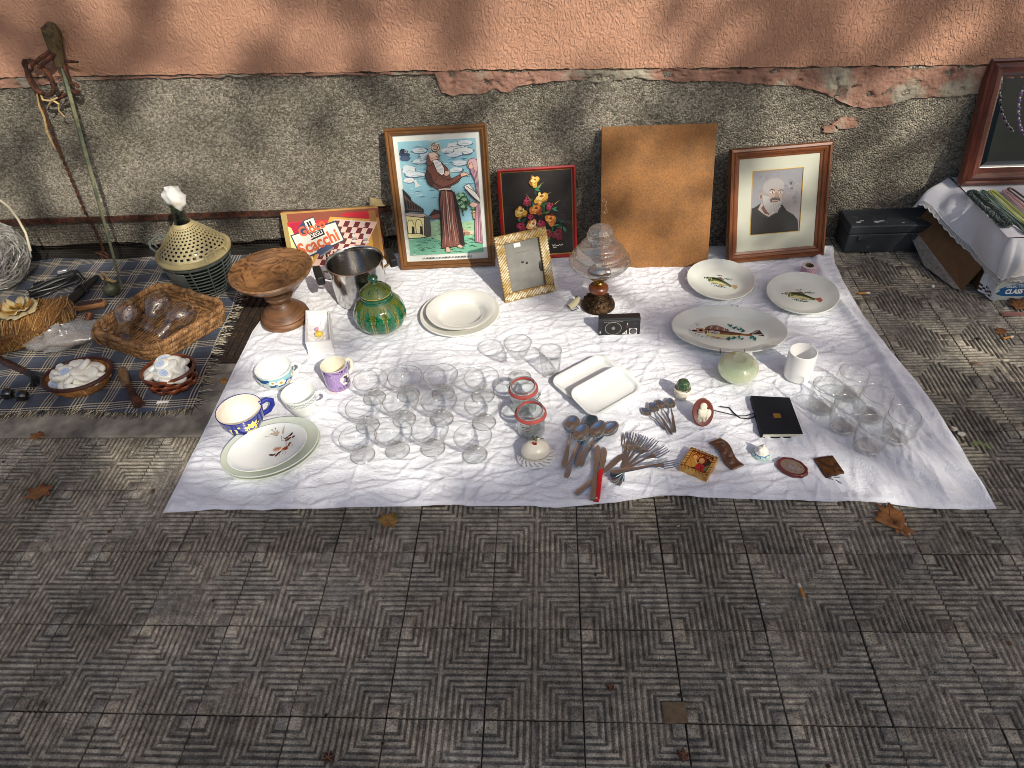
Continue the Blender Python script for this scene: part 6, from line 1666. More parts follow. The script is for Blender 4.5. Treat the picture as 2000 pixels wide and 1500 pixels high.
for k in range(len(chp) - 1):
    n_ = max(2, int((chp[k + 1] - chp[k]).length / .011))
    for i in range(n_): pts.append(chp[k] + (chp[k + 1] - chp[k]) * i / n_)
b = MB()
for k, p in enumerate(pts):
    d = (pts[min(k + 1, len(pts) - 1)] - pts[max(k - 1, 0)]).normalized(); s_ = d.cross(Vector((0, 1, 0) if k % 2 else (.7, .7, 0))).normalized()
    b.tube([p + d * .0085 * math.cos(q * pi / 4) + s_ * .0045 * math.sin(q * pi / 4) for q in range(8)], .0029, 5, closed=True)
o = b.build('chain', ch, t)
b = MB(); b.tube(hook(chp[-1] + Vector((0, -.01, -.02)), .014, .024, 0, R(300), 0), .004, 6); b.tube([chp[-1] + Vector((-.03, -.01, .0)), chp[-1] + Vector((-.005, -.012, -.01)), chp[-1] + Vector((.015, -.012, -.03))], .004, 6)
b.build('end_hook', ch, t)
rag = mat('tan_string', 'b39768', .95, var=.3, vs=80)
b = MB(); b.tube([WY(72, 182, 1.775), WY(76, 205, 1.775), WY(86, 228, 1.775), WY(92, 258, 1.775), WY(100, 275, 1.775), WY(108, 291, 1.778)], [.004, .005, .006, .005, .005, .003], 6, flat=.5)
b.tube([WY(78, 180, 1.775), WY(84, 195, 1.772), WY(100, 197, 1.77), WY(112, 191, 1.77)], [.004, .006, .007, .004], 6, flat=.6); b.tube([WY(102, 196, 1.77), WY(95, 205, 1.77), WY(92, 212, 1.772)], [.005, .005, .003], 6, flat=.5); b.tube([WY(104, 196, 1.77), WY(115, 203, 1.77), WY(115, 216, 1.77), WY(126, 228, 1.772)], [.005, .005, .004, .003], 6, flat=.5)
b.build('cord', rag, t)
c = G(222, 574, BZ)
t = thing('poise_weight', 'round greenish brass counterweight with a rusty loop at the foot of the steelyard', 'weight', (c.x, c.y, BZ))
MB().lathe(dense([(0, 0), (.018, .0), (.026, .008), (.0295, .02), (.027, .032), (.018, .042), (.010, .047), (.009, .056), (.012, .060), (.010, .068), (.0, .071)], 3), 32).build('weight', verd, t, 60)
b = MB(); b.tube(hook(Vector((.0, -.004, .078)), .010, .016, R(-60), R(260), 0), .004, 6); b.tube([(.004, 0, .066), (.025, -.006, .058), (.038, -.004, .060)], [.006, .006, .004], 6); b.build('loop', rag, t)

# --- demijohn
c = G(410, 566, BZ)
t = thing('demijohn', 'green glass demijohn in a plastic basket with a cream perforated cone lid', 'demijohn', (c.x - .02, c.y + .03, BZ), R(10))
gb = mat('dark_green_plastic', (.10, .118, .108), .45, var=.2)
rb = lambda z: .088 + (.122 - .088) * (z / .145) ** .8
prof = [(rb(k * .145 / 40), k * .145 / 40) for k in range(41)]
def keep_b(i, k):
    if i < 2 or i > 36: return True
    if 90 <= k <= 103 and 12 < i < 34: return True   # plain label panel
    if k % 12 in (0,): return True
    return i % 4 in (0, 3) and True if i % 4 != 3 else False
o = MB().lathe(prof, 144, keep=keep_b).build('basket', gb, t, 50); solid(o, .003, 1)
MB().lathe([(.122, .142), (.128, .145), (.128, .152), (.122, .154)], 72).build('basket_rim', gb, t)
dg = mat('bottle_green_glass', (.016, .024, .019), .1, coat=.4)
MB().lathe([(0, .01), (.07, .012), (.083, .03), (.105, .11), (.108, .14), (.085, .18), (.044, .235), (.021, .262)], 48).build('glass_body', dg, t)
ivory = mat('cream_plastic', 'aa9d74', .4, var=.1, vs=20, col2='94875e', c2s=8)
raw = [(.132, .148), (.133, .152), (.131, .158), (.122, .160), (.112, .163)]
for k in range(46):
    u_ = k / 45; raw.append((.110 * (1 - u_) ** 1.15 * .78 + .030 + .002 * (1 - u_), .164 + .104 * u_ ** .80))
def keep_c(i, k):
    if i < 6 or i > 43: return True
    return not ((i - 6) % 4 in (1, 2) and (k + ((i - 6) // 4 % 2) * 2) % 4 in (1, 2))
o = MB().lathe(raw, 128, keep=keep_c).build('cone_lid', ivory, t, 40); solid(o, .002, -1)
gm2 = thin_glass('green_glass', (.55, .68, .58), .1, .9, power=2.2)
MB().lathe([(.029, .255), (.026, .272), (.024, .285), (.022, .315), (.021, .33), (.024, .332), (.024, .342), (.020, .344), (.018, .343), (.018, .31), (.022, .27)], 32).build('neck', gm2, t, 60)
for an in (R(155), R(-38)):
    b = MB(); cd, sd = math.cos(an), math.sin(an)
    q = lambda r, w, z: (r * cd - w * sd, r * sd + w * cd, z)
    if an > 0:
        b.tube([q(.128, -.04, .150), q(.15, -.04, .165), q(.16, -.03, .18), q(.16, .03, .18), q(.15, .04, .165), q(.128, .04, .150)], .0045, 6); b.tube([q(.14, -.02, .158), q(.158, -.02, .18)], .003, 6); b.tube([q(.14, .02, .158), q(.158, .02, .18)], .003, 6); b.build('handle', gb, t)
    else:
        b.tube([q(.126, -.045, .158), q(.118, -.042, .178), q(.118, .042, .178), q(.126, .045, .158)], .0045, 6, flat=1.2); b.tube([q(.121, 0, .160), q(.116, 0, .178)], .004, 6); b.build('handle', ivory, t)
rr = random.Random(14)
c2 = t.location + Vector((0, 0, .335))
t = thing('rag_stopper', 'crumpled white rag stuffed over the demijohn neck', 'rag', c2)
b = MB(); rows = []
for i in range(15):
    th = pi * i / 14; row_ = []
    for k in range(30):
        cr_ = 1 + .32 * (float(fbm(np.array([math.cos(2 * pi * k / 30) * math.sin(th) + 4]), np.array([math.sin(2 * pi * k / 30) * math.sin(th) + 1.7 * math.cos(th)]), 2.6, 13, 3)[0]) - .5) * 2
        a_ = 2 * pi * k / 30; q = .031 * (1 + .35 * float(fbm(np.array([math.cos(a_) * 2 + 5]), np.array([math.sin(a_) * 2 + th]), 1.3, 3, 3)[0]) - .1)
        lob = 1 + .5 * max(0, math.cos(a_ + .5)) * (th / pi) + .25 * max(0, math.cos(a_ - pi + .3)) * (th / pi)
        q *= cr_
        row_.append((q * math.sin(th) * lob * math.cos(a_) + .01 * (th / pi), q * math.sin(th) * lob * .8 * math.sin(a_), .03 + q * math.cos(th) * 1.05 - .016 * max(0, math.cos(a_ + .5)) * (th / pi)))
    rows.append(row_)
b.grid(rows, wrap=True); b.build('cloth', mat('white_rag', (.62, .62, .6), .9, col2=(.62, .56, .45), c2s=20, c2lo=.55, c2hi=.7, bump=.4, bs=60), t, 180)

# --- wire ball at left edge
c = G(-12, 575, BZ)
t = thing('wire_ball', 'ball of tangled silver-white wire at the left edge with a cream wire hoop', 'wire ball', (c.x + .005, c.y + .075, BZ + .125))
b = MB(); rr = random.Random(17); Rb = .13
for k in range(1500):
    n0 = Vector((rr.gauss(0, 1), rr.gauss(0, 1), rr.gauss(0, 1))).normalized(); t0 = n0.cross(Vector((rr.gauss(0, 1), rr.gauss(0, 1), rr.gauss(0, 1)))).normalized()
    r_ = Rb * rr.uniform(.90, 1.02); L_ = rr.uniform(.12, .3)
    P = [(n0 * math.cos(a_) + t0 * math.sin(a_)) * r_ for a_ in (-L_, -L_ / 3, L_ / 3, L_)]
    P[0] *= rr.uniform(.93, 1.03); P[3] *= rr.uniform(.93, 1.03)
    b.tube(P, .0014, 4, col=rr.choice(['d9d8d2', 'b8b6ac', 'eeeeea', '9f9d94']))
b.ell((0, 0, 0), Rb * .86, 20, col='8f8d86')
b.build('wire_tangle', mat('silver_wire', attr=True, rough=.35, metal=.25), t, 40)
b = MB(); o_ = t.location
b.tube([Vector(WY(-30, 400, 1.66)) - o_, WY(0, 391, 1.66) - o_, WY(18, 405, 1.66) - o_, WY(35, 428, 1.65) - o_, WY(50, 455, 1.64) - o_, WY(60, 490, 1.62) - o_], .0042, 6)
b.build('hoop', mat('cream_cane', 'cfc6ad', .5), t)

# --- black appliance with coiled cord
t = thing('hair_straightener', 'black hand appliance with a bundled black power cord on the plaid blanket', 'appliance', (0, 0, 0))
p0, p1 = G(132, 592, BZ + .015), G(190, 540, BZ + .02)
d = p1 - p0
MB().tube([p0, p0 + d * .3, p0 + d * .55, p0 + d * .8, p1], [.020, .021, .018, .016, .010], 10, flat=.7).build('body', BLACK_PLASTIC, t)
b = MB(); P = []
for k in range(90):
    a_ = k / 90 * 2 * pi * 5; q = G(112, 568, BZ)
    P.append(q + Vector((.055 * math.cos(a_) + .035 * math.sin(a_) + .004 * math.sin(k), .05 * math.sin(a_) + .035 * math.cos(a_), .008 + k * .0004 + .003 * math.sin(k * 1.3))))
b.tube(P, .0036, 6); b.tube([G(85, 560, BZ + .02), G(100, 548, BZ + .02), G(125, 532, BZ + .02), G(150, 528, BZ + .02), G(165, 545, BZ + .01)], .004, 6)
b.tube([p0 + d * .5 + Vector((-.03, 0, .0)), p0 + d * .52 + Vector((0, .0, .02)), p0 + d * .5 + Vector((.03, -.02, 0))], .005, 6)
b.build('cord', BLACK_PLASTIC, t)
b = MB(); b.box(G(78, 557, BZ + .012), (.04, .025, .02), rz=.6); b.tube([G(68, 562, BZ + .012), G(60, 566, BZ + .012)], .003, 6); bevel(b.build('plug', BLACK_PLASTIC, t), .003)
b = MB(); b.box(G(122, 530, BZ + .03), (.035, .014, .012), rz=.5); bevel(b.build('silver_tag', mat('silver_label', (.62, .63, .65), .25, .7), t), .002)
# --- brush, small stick, hand tool
c = G(178, 598, BZ + .012)
t = thing('clothes_brush', 'small pale wooden brush with dark worn top on the plaid blanket', 'brush', (c.x, c.y, BZ), R(16))
bevel(MB().prism([(-.05, -.014), (.05, -.014), (.056, 0), (.05, .014), (-.05, .014), (-.056, 0)], .008, .026).build('block', wood('pale_wood', 'a5764d', '7a5234', (12, 60, 60)), t, None), .004)
bevel(MB().prism([(-.042, -.010), (.042, -.010), (.046, 0), (.042, .010), (-.042, .010), (-.046, 0)], .026, .029).build('worn_top', mat('dark_felt', '3a2822', .8, var=.3), t, None), .002)
b = MB(); b.box((0, 0, .005), (.09, .022, .01)); b.build('bristles', mat('bristle', '4a3a2a', .9), t)
p0, p1 = G(168, 632, BZ + .01), G(176, 612, BZ + .03)
t = thing('wooden_handle', 'short brown wooden handle end beside the rope basket', 'handle', (0, 0, 0))
MB().tube([p0, p0 + (p1 - p0) * .5, p1, p1 + (p1 - p0) * .12], [.011, .011, .012, .006], 10).build('handle', wood('handle_wood', '7d4a28', '522c16', (40, 40, 10)), t)
t = thing('hand_tool', 'old trowel-like tool with a bulbous pale wood handle between the two soap baskets', 'tool', (0, 0, 0))
P = [G(238, 722, BZ + .014), G(241, 733, BZ + .014), G(249, 752, BZ + .012), G(256, 764, BZ + .012), G(262, 776, BZ + .010), G(273, 792, BZ + .006)]
MB().tube([P[0] + (P[0] - P[1]) * .3] + P[:3], [.006, .012, .0165, .010], 12).build('handle', wood('grey_wood', '84694a', '574230', (30, 30, 12)), t)
MB().tube(P[2:], [.008, .010, .012, .017], 10, flat=.5).build('blade', DARK_IRON, t)

# --- rope basket with glass chimneys
rim = [G(u, v, .07) for u, v in ((172, 645), (310, 553), (446, 596), (296, 686))]
cen = sum(rim, Vector()) / 4
t = thing('rope_basket', 'shallow diamond-shaped orange rope and rush basket holding three glass chimneys', 'basket', (cen.x, cen.y, 0))
rush = mat('orange_rush', '8c663e', .6, var=.35, vs=60, col2='5e4024', c2s=35, bump=.4, bs=150)
def rounded(P, rr_, z, scale=1.0, n=7):
    P = [Vector((p.x - cen.x, p.y - cen.y, 0)) * scale for p in P]; O = []
    for k in range(4):
        a_, b_, c_ = P[k - 1], P[k], P[(k + 1) % 4]
        p = b_ + (a_ - b_).normalized() * rr_; q = b_ + (c_ - b_).normalized() * rr_
        for i in range(n + 1):
            u_ = i / n; O.append(p * (1 - u_) ** 2 + b_ * 2 * u_ * (1 - u_) + q * u_ * u_)
    # resample
    D = [0]
    for i in range(len(O)): D.append(D[-1] + (O[(i + 1) % len(O)] - O[i]).length)
    N = 240; out = []
    for k in range(N):
        s_ = D[-1] * k / N; i = max(j for j in range(len(O)) if D[j] <= s_); u_ = (s_ - D[i]) / max(1e-9, D[i + 1] - D[i])
        p = O[i] * (1 - u_) + O[(i + 1) % len(O)] * u_; out.append(Vector((p.x, p.y, z)))
    return out
for (z, sc_, r_, ph) in ((.070, 1.0, .0105, 0), (.052, 1.0, .010, .5), (.036, .985, .0095, 1), (.020, .955, .009, 1.5)):
    path = rounded(rim, .07, z, sc_); b = MB(); N = len(path)
    for st in range(3):
        P = []
        for k, p in enumerate(path):
            d = (path[(k + 1) % N] - path[k - 1]).normalized(); s_ = d.cross(Vector((0, 0, 1))); a_ = 2 * pi * (k / N * 44 + st / 3 + ph)
            P.append(p + s_ * r_ * .55 * math.cos(a_) + Vector((0, 0, r_ * .6 * math.sin(a_))))
        b.tube(P, r_ * .62, 6, closed=True)
    b.build('rim_coil' if z > .06 else 'side_coil', rush, t)
b = MB(); path = rounded(rim, .06, .014, .93)
u1 = (rim[1] - rim[0]).normalized(); u2 = Vector((-u1.y, u1.x, 0)); rr = random.Random(5)
ins = [(p.dot(u2), p.dot(u1)) for p in path]
for k in range(44):
    w_ = -.14 + .28 * k / 43; ys = [b_ for a_, b_ in ins if abs(a_ - w_) < .008]
    if len(ys) < 2: continue
    y0_, y1_ = min(ys), max(ys)
    b.tube([u2 * (w_ + rr.uniform(-.002, .002)) + u1 * (y0_ + (y1_ - y0_) * q / 8) + Vector((0, 0, .014 + .003 * (1 if (q + k) % 2 else -1))) for q in range(9)], .0035, 5)
b.build('woven_floor', rush, t)
b = MB()
for k in (8, 70, 100, 128, 190):
    p = rounded(rim, .07, .048, 1.0)[k]; n_ = Vector((p.x, p.y, 0)).normalized()
    b.tube([p + n_ * .017 * math.cos(a_ * pi / 6) * 1.0 + Vector((0, 0, .036 * math.sin(a_ * pi / 6))) for a_ in range(12)], .0042, 6, closed=True)
b.build('binding', rush, t)
chg = thin_glass('chimney_glass', (.97, .965, .955), .07, .8, power=2.8, rough=.05)
chim = dense([(.026, 0), (.026, .006), (.023, .02), (.022, .04), (.024, .052), (.033, .068), (.041, .085), (.0435, .102), (.040, .122), (.030, .140), (.020, .152)], 3)
chim = chim + [(r_ - .0015, z) for r_, z in chim[::-1]]
for (top_, bot_, lab) in (((253, 592), (241, 648), 'left'), ((313, 583), (290, 632), 'middle'), ((372, 598), (318, 648), 'right')):
    p1 = G(*top_, .085); p0 = G(*bot_, .05); d = (p1 - p0).normalized()
    t = thing('glass_chimney', f'{lab} one of three bulbous clear glass lamp chimneys lying in the rope basket', 'glass chimney', p0 - d * .02, rot=d.to_track_quat('Z', 'Y').to_euler(), group='three glass lamp chimneys in the rope basket')
    MB().lathe(chim, 40).build('glass', chg, t, 180)

# --- straw box with gold flower
lo = [G(16, 688, BZ), G(150, 618, BZ), G(128, 579, BZ) + Vector((.0, .10, 0)), G(-90, 640, BZ)]
hi = [G(103, 640, .10), G(128, 580, .10)]
A0, A1 = lo[0], lo[1]
t = thing('straw_box', 'low box covered in loose golden straw at the left edge', 'box', (0, 0, 0))
top4 = [G(-20, 668, .085), G(103, 640, .085), G(128, 579, .085), G(-40, 600, .085)]
bot4 = [G(-30, 700, BZ), G(112, 664, BZ), G(149, 617, BZ), G(-60, 600, BZ)]
straw = mat('straw', '9a7040', .7, col2='6d4a28', c2s=40, var=.3, vs=80)
fixn(MB().hexa(bot4, top4).build('box', mat('straw_card', '7a5530', .8, var=.3, vs=60), t, None))
b = MB(); rr = random.Random(31)
def on_quad(Q, u_, v_): return (Q[0] * (1 - u_) + Q[1] * u_) * (1 - v_) + (Q[3] * (1 - u_) + Q[2] * u_) * v_
for Q, n_, dirn, nrm in (([top4[0], top4[1], top4[2], top4[3]], 300, 1, Vector((0, 0, 1))), ([bot4[0], bot4[1], top4[1], top4[0]], 230, 0, Vector((.2, -1, .1))), ([bot4[1], bot4[2], top4[2], top4[1]], 140, 0, Vector((1, -.4, .1)))):
    for k in range(n_):
        u_, v_ = rr.random(), rr.random() * .3; u2_ = u_ + rr.gauss(0, .12); v2_ = min(1.05, v_ + rr.uniform(.4, .8)); off = nrm.normalized() * rr.uniform(.0, .007)
        b.tube([on_quad(Q, min(1.03, max(-.03, u_)), v_) + off, on_quad(Q, (u_ + u2_) / 2, (v_ + v2_) / 2) + off * 1.5, on_quad(Q, min(1.03, max(-.03, u2_)), v2_) + off], rr.uniform(.0009, .0018), 4, col=rr.choice(['a8834e', '8f6a3a', 'c4a068', '74542f', '9c6a3c']))
o = b.build('straw', mat('straw_strand', attr=True, rough=.6), t); o['kind'] = 'stuff'
c = G(42, 612, .09)
t = thing('fabric_flower', 'gold and cream fabric flower with bead centre lying on the straw box', 'flower', c)
pm = mat('cream_satin', '9c8350', .5, col2='c0b184', c2s=22, c2lo=.4, c2hi=.6, sheen=.3); pm2 = mat('gold_satin', '8f6a2c', .4, col2='b98f4a', c2s=25)
rr = random.Random(2)
for k in range(13):
    ring_ = 0 if k < 5 else 1 if k < 10 else 2; an = k * 2 * pi / (5 if ring_ < 2 else 3) + ring_ * .5; L_ = (.062, .048, .03)[ring_]; rows = []
    for i in range(7):
        r_ = L_ * i / 6; w_ = (.034, .027, .018)[ring_] * math.sin(min(1, i / 6 * .9 + .08) * pi * .80)
        rows.append([(r_ * math.cos(an) - w_ * s_ * math.sin(an), r_ * math.sin(an) + w_ * s_ * math.cos(an), .006 + ring_ * .009 + .012 * (i / 6) ** 2 * (1 + ring_ * .6) + .006 * math.sin(s_ * 4 + k) * i / 6) for s_ in (-1, -.5, 0, .5, 1)])
    solid(MB().grid(rows).build('petal', (pm, pm2)[k % 3 == 2], t, 180), .001)
b = MB()
for (x, y, z) in ((.0, .0, .034), (.012, .005, .034), (.02, -.006, .03), (-.006, .012, .03), (.055, .03, .03), (.066, .0, .02), (.05, -.03, .02)): b.ell((x, y, z), .0042, 8)
b.build('bead', GOLD, t)
b = MB(); b.grid([[(-.05 + .02 * i - .02 * j, -.035 - .012 * j + .006 * i, .004 + .004 * math.sin(i + j)) for i in range(5)] for j in range(3)]); solid(b.build('leaf', mat('dark_leaf', (.012, .035, .02), .6), t, 180), .001)

# --- clear plastic bag
c = G(138, 670, BZ)
t = thing('plastic_bag', 'crumpled clear plastic bag with pale contents in front of the straw box', 'bag', (c.x, c.y, BZ), R(20))
def crumple(rx, ry, rz, amp, seed):
    rows = []
    for i in range(15):
        th = pi * i / 14; q = []
        for k in range(28):
            a_ = 2 * pi * k / 28; n_ = 1 + amp * (float(fbm(np.array([math.cos(a_) * 1.3 + 3]), np.array([math.sin(a_) * 1.3 + th * 1.1]), 1.6, seed, 3)[0]) - .5) * 2
            q.append((rx * n_ * math.sin(th) * math.cos(a_), ry * n_ * math.sin(th) * math.sin(a_), max(0, rz * .8 + rz * n_ * math.cos(th))))
        rows.append(q)
    return MB().grid(rows, wrap=True)
pb = thin_glass('clear_plastic', (.88, .87, .86), .08, .5, power=2.2, rough=.22, haze=.2)
crumple(.115, .062, .04, .55, 3).build('bag', pb, t, 60)
crumple(.075, .036, .020, .4, 9).build('contents', mat('pinkish_lumps', '8a7a70', .8, var=.2), t, 60)

# --- baskets of soaps
def soap_mesh(lx, ly, lz):
    me = MB().ell((0, 0, 0), (lx, ly, lz), 20, pw=.72).mesh('soap', 180); return me
soap_m = mat('ivory_soap', (.70, .685, .62), .45, sss=.15, coat=.1)
lab_m = mat('pale_blue_print', attr=True, rough=.5)
S_ME = soap_mesh(.027, .0195, .0098); S_ME.materials.append(soap_m)
def label_mesh():
    a = Art(lambda x, y, h: (x, y, .0099 - .9 * (x * x + y * y) + h), 6e-5)
    a.ell(0, 0, .0150, .0105, '95a4c0', n=24); a.ell(0, 0, .0132, .009, 'b4c0d4', n=24)
    for k in range(3): a.line([(-.009, .005 - k * .004), (.009, .005 - k * .004)], .0014, '7388b0')
    me = a.b.mesh('label', None); me.materials.append(lab_m); return me
L_ME = label_mesh()
def soaps(where, cx, cyy, z, rx, ry, n, seed, labelled):
    rr = random.Random(seed); placed = []; k = 0; tries = 0; objs = []
    for (frac, qmax, dz) in ((.52, 1.0, 0), (.33, .70, .015), (.15, .38, .028)):
        layer = []; tries = 0; want = round(n * frac)
        while len(layer) < want and tries < 3000:
            tries += 1
            a_ = rr.uniform(0, 2 * pi); q = qmax * math.sqrt(rr.random()); x, y = q * math.cos(a_), q * math.sin(a_)
            lim = .034 - .014 * tries / 3000
            if any(((x - p[0]) * rx) ** 2 + ((y - p[1]) * ry) ** 2 < lim ** 2 for p in layer): continue
            layer.append((x, y))
        placed += [(x, y, dz) for x, y in layer]
    for k, (x, y, dz) in enumerate(placed, 1):
        lab = k in labelled
        o = bpy.data.objects.new('soap', S_ME); COL.objects.link(o)
        o.location = (cx + x * rx, cyy + y * ry, z + dz + rr.uniform(-.002, .003) + (.002 if lab else 0))
        tl = .25 if lab else .5
        o.rotation_euler = (rr.uniform(-tl, tl) - y * .5 + (.3 if lab else 0), rr.uniform(-tl, tl) + x * .5, rr.uniform(-.5, .5) if lab else rr.uniform(0, 6.28))
        objs.append((o, lab, y, x))
        if lab:
            l = bpy.data.objects.new('label', L_ME); COL.objects.link(l); l.parent = o
    nth = ['first', 'second', 'third', 'fourth', 'fifth', 'sixth', 'seventh', 'eighth', 'ninth', 'tenth', 'eleventh', 'twelfth']
    for lab in (True, False):
        S_ = sorted([q for q in objs if q[1] == lab], key=lambda q: q[2])
        if lab:
            S_.sort(key=lambda q: q[3])
            for i, q in enumerate(S_): tag(q[0], f'blue-printed white soap, {nth[i]} such from the left in the {where}', 'soap', 'soaps heaped in the ' + where)
        else:
            m3 = max(1, math.ceil(len(S_) / 4))
            for r_, nm in enumerate(('front', 'second', 'third', 'rear')):
                for i, q in enumerate(sorted(S_[r_ * m3:(r_ + 1) * m3], key=lambda q: q[3])): tag(q[0], f'plain white soap, {nth[i]} from the left in the {nm} row of the {where}', 'soap', 'soaps heaped in the ' + where)
# left: oval shallow coiled basket
c = G(155, 738, .045)
t = thing('coiled_basket', 'shallow oval coiled basket with a dark rim heaped with soaps, left of the pair', 'basket', (c.x, c.y, BZ), R(12))
bsk = mat('honey_coil', '8f5f28', .6, var=.3, vs=60, col2='6a3f18', c2s=50, bump=.4, bs=200); drk = mat('dark_red_cane', '3a1a12', .5, var=.3, vs=60)
for k in range(7):
    z = .004 + k * .0065; r_ = .062 + .026 * (k / 6) ** .7; b = MB()
    b.tube([(r_ * 1.12 * math.cos(2 * pi * i / 90), r_ * .86 * math.sin(2 * pi * i / 90), z + .0012 * math.sin(i * 2.4)) for i in range(90)], [.0045 + .0007 * (i % 2) for i in range(90)], 6, closed=True); b.build('coil', bsk, t)
b = MB(); b.tube([(.091 * 1.12 * math.cos(2 * pi * i / 80), .091 * .86 * math.sin(2 * pi * i / 80), .049) for i in range(80)], .0062, 8, closed=True); b.lathe([(0, .008), (.07, .010), (.088, .046)], 40, sx=1.12, sy=.86); b.build('rim', drk, t)
soaps('oval basket', c.x, c.y + .003, BZ + .040, .082, .060, 33, 3, (6, 20, 23, 30))
# right: round woven strip basket
c = G(331, 728, .06)
t = thing('woven_basket', 'round dark red woven strip basket heaped with soaps, right of the pair', 'basket', (c.x, c.y, BZ), R(12))
strip_m = mat('varnished_strip', '5a2814', .3, coat=.5, var=.35, vs=30, col2='7d3c1a', c2s=20)
n_ = 22
for r_i in range(3):
    z = .006 + r_i * .019
    for k in range(n_):
        a0 = 2 * pi * (k - .52) / n_; a1 = 2 * pi * (k + .52) / n_; out = (k + r_i) % 2; rows = []
        for i in range(7):
            a_ = a0 + (a1 - a0) * i / 6; bul = .0035 * math.sin(pi * i / 6) * (1 if out else -1)
            rows.append([((.064 + .008 * (r_i + j) / 3 + bul) * 1.08 * math.cos(a_), (.064 + .008 * (r_i + j) / 3 + bul) * .9 * math.sin(a_), z + .0185 * j) for j in (0, 1)])
        solid(MB().grid(rows).build('strip', strip_m, t, 60), .0015)
b = MB(); b.lathe([(0, .006), (.06, .006), (.068, .06), (.0675, .06)], 40, sx=1.08, sy=.9); b.build('lining', drk, t)
b = MB(); b.tube([(.0735 * 1.08 * math.cos(2 * pi * i / 80), .0735 * .9 * math.sin(2 * pi * i / 80), .063) for i in range(80)], .005, 8, closed=True); b.build('rim', strip_m, t)
b = MB(); b.tube([(.045, -.058, .055), (.062, -.05, .045), (.058, -.055, .038)], .0008, 5); b.tube([(-.02, -.068, .02), (.0, -.072, .016), (.012, -.07, .02)], .0008, 5); b.build('loose_wire', wire_m, t)
soaps('round basket', c.x, c.y, BZ + .056, .062, .050, 25, 9, (3, 9, 15, 18, 22, 24))
# tag
c = G(320, 790, .004)
t = tag(MB().box((c.x, c.y, .014), (.036, .010, .001), rz=R(4)).build('paper_tag', mat('white_paper', (.72, .7, .7), .7), None, None), 'small white paper tag on the fringe in front of the woven basket', 'tag')
# dark brush handle and black beads
t = thing('hearth_brush', 'dark brown stick-handled brush with black bristles entering at the left', 'brush', (0, 0, 0))
p0, p1 = G(-30, 690, BZ + .014), G(62, 732, BZ + .014)
MB().tube([p0, p0 + (p1 - p0) * .5, p1], [.0105, .0115, .009], 10).build('handle', wood('dark_stick', '3a1f14', '1d0f0a', (20, 20, 20)), t)
b = MB(); rr = random.Random(41); d = (p1 - p0).normalized(); s_ = Vector((-d.y, d.x, 0))
for k in range(90):
    e = rr.gauss(0, .35); b.tube([p1 + s_ * rr.uniform(-.008, .008) - d * .012 + Vector((0, 0, rr.uniform(-.006, .01))), p1 + d * .03 + s_ * e * .03 + Vector((0, 0, rr.uniform(-.008, .006))), p1 + d * rr.uniform(.04, .058) + s_ * e * .05 + Vector((0, 0, -.010))], [.0022, .0018, .0008], 4)
o = b.build('bristles', BLACK_PLASTIC, t); o['kind'] = 'stuff'
t = thing('black_trinket', 'pair of glossy black spiky balls at the left edge of the blanket', 'trinket', (0, 0, 0))
blg = mat('gloss_black', (.006, .006, .007), .12, coat=.6)
for (u, v) in ((14, 769), (43, 773)):
    c = G(u, v, BZ + .018); b = MB(); b.ell(c, (.021, .019, .019), 20)
    for k in range(9):
        a_ = k * 2 * pi / 9; q = Vector((math.cos(a_), math.sin(a_), rr.uniform(-.4, .1))).normalized(); b.tube([c + q * .017, c + q * .028], [.003, .0006], 5)
    b.build('ball', blg, t)

# ================================================================ RIGHT-HAND STALL
# toolbox
t = thing('toolbox', 'low dark grey metal toolbox against the wall at the right of the portrait', 'toolbox', (0, 0, 0))
tb = mat('grey_tool_paint', (.035, .042, .048), .5, var=.35, vs=14, col2=(.10, .11, .11), c2s=30, c2lo=.64, c2hi=.7, bump=.2, bs=120)
x0, x1 = 1.215, 1.52
bevel(MB().box(((x0 + x1) / 2, 1.775, .042), (x1 - x0, .12, .076)).build('body', tb, t, None), .004)
bevel(MB().box(((x0 + x1) / 2, 1.775, .099), (x1 - x0 + .006, .126, .034)).build('lid', tb, t, None), .005)
for x in (1.265, 1.45):
    bevel(MB().box((x, 1.712, .066), (.032, .008, .018)).build('latch', tb, t, None), .002)
b = MB()
for (x, y, r_) in ((1.25, 1.74, .012), (1.262, 1.75, .008), (1.31, 1.74, .014), (1.33, 1.745, .010), (1.40, 1.73, .005)): b.add([(x + r_ * rr.uniform(.6, 1.2) * math.cos(k * pi / 4), y + .6 * r_ * rr.uniform(.6, 1.2) * math.sin(k * pi / 4), .1164) for k in range(8)], [tuple(range(8))])
b.build('paint_splash', mat('white_splash', (.5, .5, .5), .7), t, None)
# big carton under the lace cloth
kr = mat('brown_cardboard', '6d4f32', .85, var=.12, vs=40)
TX0, TX1, TY0, TY1, TZ = 1.572, 2.25, 1.415, 1.80, .232
t = thing('cardboard_box', 'brown cardboard box with an open side flap carrying the mirror and skeins', 'cardboard box', (0, 0, 0))
MB().box(((TX0 + TX1) / 2 + .01, (TY0 + TY1) / 2 + .015, TZ / 2 - .004), (TX1 - TX0, TY1 - TY0 - .03, TZ - .012)).build('body', kr, t, None)
A_, B_, C_, D_ = Vector((1.528, 1.462, .004)), Vector((1.452, 1.755, .085)), Vector((1.535, 1.79, .20)), Vector((1.580, 1.470, .11))
n_ = (D_ - A_).cross(B_ - A_).normalized() * .004
fixn(MB().hexa([A_ + n_, B_ + n_, C_ + n_, D_ + n_], [A_ - n_, B_ - n_, C_ - n_, D_ - n_]).build('flap', kr, t, None))
E_ = [A_ + n_ * 1.2 + Vector((0, 0, .001)), B_ + n_ * 1.2, B_ + Vector((-.012, -.01, -.02)), (A_ + B_) / 2 + Vector((-.03, 0, -.035)), A_ + Vector((-.02, .01, .001))]
